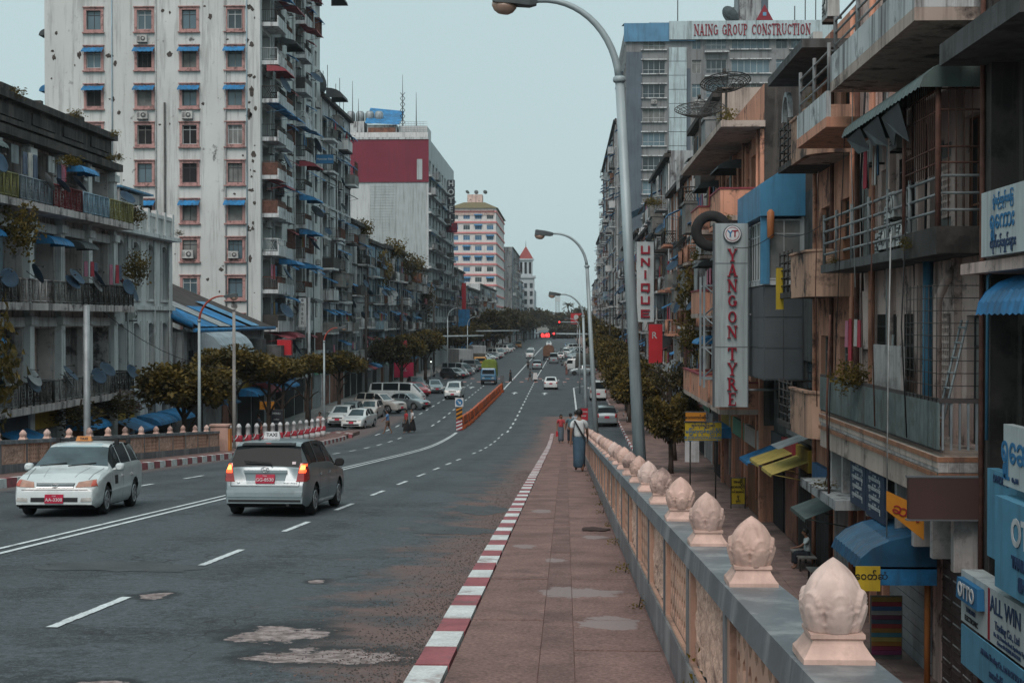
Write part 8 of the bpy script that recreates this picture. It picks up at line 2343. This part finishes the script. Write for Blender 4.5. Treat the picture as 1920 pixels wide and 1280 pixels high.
def board(name, label, x0, x1, y, z0, z1, m, txt=None, tm=None, size=.3, d=.12, face='cam', y2=None, posts=False, sx=1., cat='sign', bold=.004, line=1.):
    """face cam: board spans x0..x1 at depth y; right/left: spans y..y2 at x0"""
    if face == 'cam':
        t = thing(name, label, cat, ((x0 + x1) / 2, y, z0)); MB().box(x0, x1, y, y + d, z0, z1).build('board', m, t)
        if bold >= 0:
            e = .03
            MB().box(x0 - e, x1 + e, y - .01, y + d + .01, z1, z1 + e).build('frame_strip', M_SEDGE, t); MB().box(x0 - e, x1 + e, y - .01, y + d + .01, z0 - e, z0).build('frame_strip', M_SEDGE, t)
        M = T((x0 + x1) / 2, y - .012, (z0 + z1) / 2) @ FCAM; W = x1 - x0
    elif face == 'right':
        t = thing(name, label, cat, (x0, (y + y2) / 2, z0)); MB().box(x0, x0 + d, y, y2, z0, z1).build('board', m, t)
        M = T(x0 - .012, (y + y2) / 2, (z0 + z1) / 2) @ FRIGHT; W = y2 - y
    else:
        t = thing(name, label, cat, (x0, (y + y2) / 2, z0)); MB().box(x0 - d, x0, y, y2, z0, z1).build('board', m, t)
        M = T(x0 + .012, (y + y2) / 2, (z0 + z1) / 2) @ FLEFT; W = y2 - y
    if txt:
        for k, (s_, sz, dx, dy, tm_) in enumerate(txt if isinstance(txt, list) else [(txt, size, 0, 0, tm)]):
            text('lettering', s_, tm_ or M_NAVY, t, M @ T(dx, dy, 0), sz, .004, sx=sx, bold=bold if bold > 0 else .002)
    if posts:
        for q in (.15, .85):
            xx = x0 + (x1 - x0) * q; MB().tube([(xx, y + d + .03, 0.1), (xx, y + d + .03, z1)], .035, 6).build('post', M_IRON, t)
    return t
M_YEL = mat('sign_yellow', (.50, .36, .025), .65, .12, 2., streak=.2); M_ORA = mat('sign_orange', (.52, .21, .02), .65, .12, 2.)
M_SKY = mat('sign_sky_blue', (.10, .29, .43), .6, .12, 1.5, streak=.3); M_CREAM = mat('sign_off_white', (.47, .52, .53), .65, .12, 1.5, streak=.35)
board('street_banner', 'yellow street banner with blue writing below the orange one', 5.2, 6.78, 62, 2.98, 3.75, M_YEL, [('ရန်ကုန်မြို့တော်', .17, 0, .27, M_NAVY), ('မြန်မာကုန်စည်ဒိုင်', .21, 0, .0, M_LBLUE), ('စည်ပင်သာယာရေး', .21, 0, -.26, M_LBLUE)], posts=True)
board('street_banner', 'orange street banner above the yellow one on the right pavement', 5.22, 6.1, 61.95, 3.82, 4.2, M_ORA, [('အသားကင်ဆိုင်', .17, 0, -.03, M_TRIM)])
t = board('pavement_sign', 'yellow framed board standing on the right pavement', 7.1, 7.66, 61, .35, 1.45, M_YEL, [('အမြန်', .16, 0, .4, M_TRIM), ('ဆေးဆိုင်', .15, 0, .18, M_TRIM), ('ဝန်ဆောင်', .13, 0, -.03, M_TRIM), ('မှု', .15, 0, -.22, M_TRIM), ('ဖုန်း', .13, 0, -.42, M_TRIM)], d=.05)
for x in (7.06, 7.66): MB().box(x, x + .04, 60.98, 61.07, .15, 1.5).build('leg', M_IRON, t)
board('blank_panel', 'blank brown framed panel under the slatted balcony', 6.45, 7.95, 26.95, 4.46, 5.24, mat('panel_brown', (.075, .04, .036), .55, .1, 1.), None, d=.14)
board('shop_sign', 'large sky blue electronics sign at the right edge', 7.25, 0, 19.6, 3.72, 5.25, M_SKY, [('OTTO', .62, -.55, .27, M_BW), ('THAILAND ELECTRONIC', .24, -.05, -.2, M_NAVY), ('SHOW ROOM', .3, -.1, -.52, M_NAVY)], d=.35, face='right', y2=24.25, bold=.02)
t = bpy.data.objects[-1] if False else None
board('shop_sign', 'narrow blue sign edge behind the large sky blue one', 7.72, 0, 24.6, 3.9, 5.5, M_SKY, [('DIVIDEND', .2, 0, .65, M_NAVY)], d=.2, face='right', y2=26.3)
t = board('shop_sign', 'white trading company sign below the sky blue one', 7.38, 0, 20.2, 2.62, 3.56, M_CREAM, [('ALL WIN', .42, -.6, .2, M_NAVY), ('Trading Co., Ltd', .2, -.5, -.12, M_NAVY), ('No. 232, Pansodan Road, Kyauktada Tsp', .1, -.4, -.28, M_NAVY), ('Contact: 09-4512020, 09-5133370', .09, -.4, -.39, M_NAVY), ('THAILAND', .12, -2.62, -.2, M_NAVY), ('ELECTRONIC', .14, -2.58, -.36, M_TRIM)], d=.4, face='right', y2=26.75, bold=.002)
MB().box(7.24, 7.379, 25.25, 26.6, 3.08, 3.46, top=(.01, .03)).build('badge', M_LBLUE, t)
text('badge_text', 'OTTO', M_BW, t, T(7.226, 25.92, 3.27) @ FRIGHT, .36, .006, bold=.012)
MB().box(7.37, 7.378, 24.95, 25.05, 2.64, 3.54).build('red_stripe', M_LRED, t)
board('shop_banner', 'sky blue cloth banner hung under the white trading sign', 7.34, 0, 20.2, 1.85, 2.58, M_SKY, [('All Win Trading Co., Ltd & OTTO THAILAND ELECTRONIC', .15, 0, .16, M_NAVY), ('အောတိုထိုင်းလျှပ်စစ်ပစ္စည်းအရောင်းဆိုင်', .16, 0, -.12, M_NAVY)], d=.03, face='right', y2=26.6)
board('shop_sign', 'white sign with blue Burmese writing high at the right edge', 7.3, 0, 20.6, 9.3, 10.42, M_CREAM, [('ပွဲစဉ်ကုန်းမြေ', .2, -1.1, .36, M_LBLUE), ('ရွှေကား', .42, -1.15, .02, M_LBLUE), ('လုပ်ငန်းရှင်များ', .22, -1.1, -.36, M_NAVY)], d=.3, face='right', y2=25.3, bold=.006)
board('shop_sign', 'white sign with one large blue Burmese word above the electronics sign', 7.4, 0, 20.4, 5.42, 6.45, M_CREAM, [('ရွှေဆေး', .62, -1.0, .08, M_LBLUE), ('Co., Ltd', .1, -1.3, -.38, M_NAVY)], d=.15, face='right', y2=24.3, bold=.01)
board('shop_banner', 'yellow banner hanging from the arched blue awning', 6.2, 6.72, 30.55, 2.42, 2.95, M_YEL, [('ရွှေဝတ်ဆံ', .2, 0, .05, M_TRIM)], d=.03, bold=-1)
t = thing('stripe_board', 'standing board painted with many coloured stripes by the shop door', 'sign', (7.6, 34, .15))
for k, c in enumerate([(.3, .2, .05), (.3, .04, .06), (.05, .12, .25), (.3, .3, .3), (.14, .04, .08), (.06, .1, .14), (.35, .05, .05), (.3, .16, .04), (.06, .2, .26), (.4, .3, .08), (.33, .14, .03), (.25, .03, .08), (.2, .04, .12)]):
    MB().box(7.28, 7.98, 33.98, 34.03, 1.52 - .105 * k, 1.62 - .105 * k).build('stripe', mat('stripe_%d' % k, c, .6, .15, 4.), t)
MB().box(7.25, 8.01, 34.031, 34.06, .15, 1.66).build('backing', M_WOODG, t)
for (x, y2_, z, lbl) in ((7.19, 35.6, 4.25, 'upper'),): pass
t = thing('orange_placard', 'orange slanted placard hanging under the blank brown panel', 'sign', (6.6, 29, 3.9))
b = MB(); b.prism([(6.5, 4.35), (7.25, 3.75), (7.25, 4.4), (6.5, 4.75)], 29, 29.04); b.build('board', M_ORA, t)
text('lettering', 'ဆေး', M_LRED, t, T(6.9, 28.98, 4.3) @ FCAM @ RZ(-.4), .3, .003)
for k in range(2):
    for j in range(5):
        text('notice_text', 'ကုမ္ပဏီလီမိတက်ရုံးခန်း'[:14 + 2 * (j % 3)], M_CREAM, PHB, T(XR - 1.075, 27.3 + (8.1 if k == 0 else 6.15), 4.75 - .22 * j - .05 * k) @ FRIGHT, .15, .002)
# far and left-hand signs
t = thing('hotel_sign', 'vertical dark hotel sign of stacked letter boxes on the maroon-walled block', 'sign', (-21.9, 272, 25))
for k, ch in enumerate('HOTEL'):
    z = 35. - 1.62 * k; MB().box(-22.6, -21.2, 272, 272.6, z - 1.5, z).build('letter_box', mat('sign_black', (.03, .035, .045), .6, .1), t)
    text('letter', ch, M_CREAM, t, T(-21.9, 271.98, z - .75) @ FCAM, 1.5, .01, bold=.03)
MB().box(-22.9, -20.7, 271.9, 272.5, 25.0, 26.8).build('letter_box', mat('sign_maroon', (.13, .02, .045), .6, .1), t)
text('letter', 'K', M_LRED, t, T(-21.8, 271.88, 25.9) @ FCAM, 1.7, .01, bold=.03)
t = board('shop_sign', 'white vertical shop sign with black slanted letters on the left post', -21.1, -20.5, 111.9, 7.65, 9.95, M_CREAM, [(ch, .42, 0, 1.0 - .36 * k, M_TRIM) for k, ch in enumerate('emtech')], d=.12)
board('shop_sign', 'small blue sign on the side of the white tower', -22.8, -21.2, 129.5, 22.5, 23.3, M_LBLUE, [('Myanmar Net', .26, 0, 0, M_BW)], d=.1)
board('shop_sign', 'pale sign with maroon Burmese writing above the blue shop awning', -23.0, -21.55, 71.2, 3.55, 4.05, M_CREAM, [('မျက်မှန်ကောင်း', .27, 0, 0, M_LRED)], d=.1)
board('shop_sign', 'orange sign low on the left beside the olive trees', -20.9, -19.9, 96.5, 2.1, 2.65, M_ORA, [('၁၃၆', .32, 0, 0, M_TRIM)], d=.1)
board('shop_sign', 'bright red box sign with an orange corner below the white tower', -20.6, -19.6, 101, 5.7, 6.8, mat('sign_bright_red', (.45, .02, .03), .6, .1), None, d=.5)
board('shop_sign', 'black menu board behind the bollards', -20.4, -19.5, 97.5, .3, 2.0, mat('sign_black', (.03, .035, .045), .6, .1), [('MENU', .2, 0, .6, M_CREAM), ('coffee', .16, 0, .2, M_CREAM), ('tea', .16, 0, -.1, M_CREAM)], d=.06)
board('shop_banner', 'red shop banner and umbrella panel at the lower left edge', -22.7, -21.3, 56, .9, 2.6, mat('sign_red', (.36, .02, .035), .6, .1, 1.), None, d=.08)
board('shop_sign', 'tall red box sign on the right behind the near lamp post', 6.2, 7.2, 106, 5.0, 7.9, mat('sign_bright_red', (.45, .02, .03), .6, .1), [('R', .7, -.1, .6, M_CREAM)], d=.5)
board('shop_sign', 'small red sign over the parked cars behind the long minibus', -20.4, -17.9, 160, 5.0, 5.9, MATS['sign_red'], [('Pizza', .5, 0, 0, M_CREAM)], d=.15)
board('shop_sign', 'pinkish red sign at pavement height beyond the red sedan', -20.3, -18.0, 168, 1.4, 3.2, mat('sign_pink_red', (.5, .03, .09), .6, .1), [('TEL', .5, 0, 0, M_CREAM)], d=.15)
board('shop_sign', 'red strip sign on the far white house', -21.9, -21.0, 300, 10.5, 16., MATS['sign_red'], None, d=.2)
board('wall_banner', 'bright blue tarpaulin on the far left house end', -22.2, -19.6, 290.8, .5, 10.4, M_BLUE, None, d=.2, cat='banner')
t = board('billboard', 'red advertising billboard over the trees at the end of the street', 1.8, 6.4, 480, 6.9, 10.5, mat('sign_bright_red', (.45, .02, .03), .6, .1), None, d=.3, cat='billboard')
MB().tube([(4.1, 480.3, 0), (4.1, 480.3, 7)], .25, 8).build('post', M_STEEL, t); MB().lathe([(.8, 0), (.8, .05)], 20, T(3.6, 479.98, 9.2) @ RX(rad(90))).build('logo', M_CREAM, t)
board('hanging_board', 'yellow lumpy cloth sign on the rounded balcony rail', 6.86, 7.1, 46.6, 8.55, 9.9, M_YEL, None, d=.1)
board('street_sign', 'small red notice on the third lamp post', .98, 1.5, 94.6, 1.55, 2.35, MATS['sign_red'], [('NOTICE', .12, 0, .15, M_CREAM), ('STOP', .12, 0, -.12, M_CREAM)], d=.04)
MB().box(5.9, 6.6, 70.4, 70.46, 1.2, 2.6).build('board', M_BW, thing('phone_booth_board', 'blue and white standing board under the right trees', 'sign', (6.2, 70.4, .15)))
# wall lantern on the blue bay
t = thing('wall_lantern', 'orange glass lantern on the blue gabled bay', 'lamp', (7.0, 49.3, 11.3))
MB().lathe([(.05, -.5), (.12, -.45), (.13, .4), (.05, .5)], 10, T(7.05, 49.25, 11.5)).build('shade', mat('lantern_orange', (.45, .17, .07), .4, .2), t); MB().tube([(7.05, 49.25, 11.2), (7.05, 49.6, 11.2)], .03, 5).build('bracket', M_IRON, t)

# ================================================================ traffic things
M_ORB = mat('barrier_orange', (.48, .10, .025), .6, .2, 1.5, streak=.3)
def mk():
    b = MB(); rings = []
    for z, w_ in ((0, .26), (.16, .26), (.3, .16), (.82, .11), (.92, .1)):
        rings.append([(-w_, .03, z), (w_, .03, z), (w_, 1.4, z), (-w_, 1.4, z)])
    b.rings(rings, 0, False); return b.mesh('body', M_ORB)
bm = mk()
bl = MB(); 
for yy in (.35, .7, 1.05): bl.box(-.2, .2, yy - .09, yy + .09, .34, .4)
blm = bl.mesh('slot', M_TRIM)
for k in range(42):
    y = 103.4 + 1.43 * k; x = -7.66 + .35 * k / 42 + .03 * math.sin(k * 2.1)
    z = dz(y) + .01
    t = thing('traffic_barrier', 'orange plastic road barrier, %s from the arrow sign' % nth(k), 'barrier', (x, y, z), 'orange barriers in the road centre')
    M = T(x, y, z) @ RZ(R.uniform(-.05, .05)) @ RX(math.atan(ds(y)))
    put('body', bm, t, M); put('slot', blm, t, M)
t = thing('keep_right_sign', 'blue arrow sign over black and yellow stripes at the barrier head', 'sign', (-7.65, 102.3, dz(102)))
z = dz(102)
MB().box(-7.95, -7.35, 102.28, 102.32, z + 1.72, z + 2.36).build('panel', M_BW, t)
MB().lathe([(.25, 0), (.25, .01)], 24, T(-7.65, 102.278, z + 2.04) @ RX(rad(90))).build('disc', M_LBLUE, t)
b = MB(); A = T(-7.65, 102.262, z + 2.04) @ RY(rad(45))
b.add([A @ Vector(p) for p in ((-.17, 0, -.03), (.04, 0, -.03), (.04, 0, .03), (-.17, 0, .03))], [(0, 1, 2, 3)]); b.add([A @ Vector(p) for p in ((.02, 0, -.11), (.19, 0, 0), (.02, 0, .11))], [(0, 1, 2)]); b.build('arrow', M_BW, t)
def stripes(x0, x1, y, z0, z1, n, ma, mb_, name, par):
    h = (z1 - z0) / n
    for k in range(-1, n):
        pts = [(x0, z0 + k * h), (x1, z0 + (k + 1.4) * h - .0), (x1, z0 + (k + 2.4) * h), (x0, z0 + (k + 1) * h)]
        pts = [(x, min(z1, max(z0, q))) for x, q in pts]
        MB().prism(pts, y, y + .04).build(name, ma if k % 2 else mb_, par)
stripes(-7.87, -7.43, 102.29, z + .78, z + 1.7, 6, M_TRIM, M_ORA, 'stripe', t); stripes(-7.87, -7.43, 102.25, z + .0, z + .76, 6, M_LRED, M_BW, 'stripe', t)
MB().tube([(-7.65, 102.36, z), (-7.65, 102.36, z + 2.3)], .04, 6).build('post', M_STEEL, t)
t = thing('barrier_end_post', 'grey post with a plate at the far end of the orange barriers', 'post', (-7.3, 164.2, 0))
MB().box(-7.42, -7.18, 164.1, 164.3, 0, 1.7).build('post', M_STEEL, t); MB().box(-7.52, -7.08, 164.0, 164.09, 1.0, 1.8).build('plate', M_SEDGE, t)
def gantry(label, xp, xe, y, z):
    t = thing('signal_gantry', label, 'traffic light', (xp, y, 0), 'traffic signal gantries')
    MB().tube([(xp, y, 0), (xp, y, z + .6)], [.16, .12], 10).build('mast', M_POLE, t)
    MB().tube([(xp, y, z), (xe, y, z + .15)], [.17, .11], 8).build('arm', M_POLE, t)
    return t
t = gantry('right traffic gantry with a lit red countdown over the street', 5.7, -4.6, 217, 6.0)
MB().box(-4.0, -2.1, 216.7, 216.85, 5.5, 6.25).build('countdown_box', M_TRIM, t)
text('countdown', '0:40', mat('led_red', (1., .03, .03), .5, 0, emit=4.), t, T(-3.05, 216.68, 5.86) @ FCAM, .75, .01, bold=.03)
MB().box(-2., -1.5, 216.7, 216.95, 5.3, 6.4).build('signal_head', M_TRIM, t); MB().lathe([(.14, 0), (.14, .02)], 12, T(-1.75, 216.69, 6.15) @ RX(rad(90))).build('red_light', MATS['led_red'], t)
t = gantry('left traffic gantry arm reaching over the parked trucks', -24.4 + 2.5, -12.2, 213, 5.7)
gantry('second left gantry arm farther down the street', -20, -8.5, 262, 6.1)
t = gantry('far right gantry with a tiny red light down the street', 5.5, -1.5, 330, 7.6)
MB().box(-1.6, -1.2, 329.7, 329.9, 7.0, 8.0).build('signal_head', M_TRIM, t); MB().lathe([(.17, 0), (.17, .02)], 12, T(-1.4, 329.69, 7.75) @ RX(rad(90))).build('red_light', MATS['led_red'], t)
t = thing('traffic_light', 'slim traffic light post on the left corner before the crossing', 'traffic light', (-17.6, 186, 0))
MB().tube([(-17.6, 186, 0), (-17.6, 186, 3.2)], .07, 8).build('post', M_POLE, t); MB().box(-17.78, -17.42, 185.85, 186.1, 2.5, 3.3).build('signal_head', M_TRIM, t)
MB().lathe([(.1, 0), (.1, .02)], 12, T(-17.6, 185.84, 2.75) @ RX(rad(90))).build('lamp', mat('led_white', (.8, .9, .8), .5, 0, emit=1.5), t)
# radio mast behind the park trees
t = thing('radio_mast', 'lattice radio mast above the far trees', 'mast', (-5.0, 900, 0))
b = MB()
for k in range(10):
    z0, z1 = 8 + 1.6 * k, 9.6 + 1.6 * k
    for s in (-1, 1): b.tube([(-5 + s * 1.1, 900, z0), (-5 + s * 1.1, 900, z1)], .14, 4); b.tube([(-5 - s * 1.1, 900, z0), (-5 + s * 1.1, 900, z1)], .1, 4)
b.build('lattice', M_STEEL, t); MB().box(-6.6, -3.4, 899.5, 900.5, 20, 22.5).build('antenna_panel', M_CREAM, t)
# birds left out of frame; gas cylinder-like black bird at the upper left edge
# ---- haze: even pale air round the whole scene
hm = bpy.data.materials.new('haze'); hm.use_nodes = True
hm.node_tree.nodes.clear(); ho = hm.node_tree.nodes.new('ShaderNodeOutputMaterial'); hv = hm.node_tree.nodes.new('ShaderNodeVolumePrincipled')
hv.inputs['Color'].default_value = (.80, .90, .94, 1); hv.inputs['Density'].default_value = .00015; hv.inputs['Anisotropy'].default_value = .2
hm.node_tree.links.new(hv.outputs[0], ho.inputs['Volume'])
MB().box(-3010, 3010, -410, 5010, -1.2, 75).build('haze', hm, kind='stuff', label='thin pale haze over the street', cat='haze')
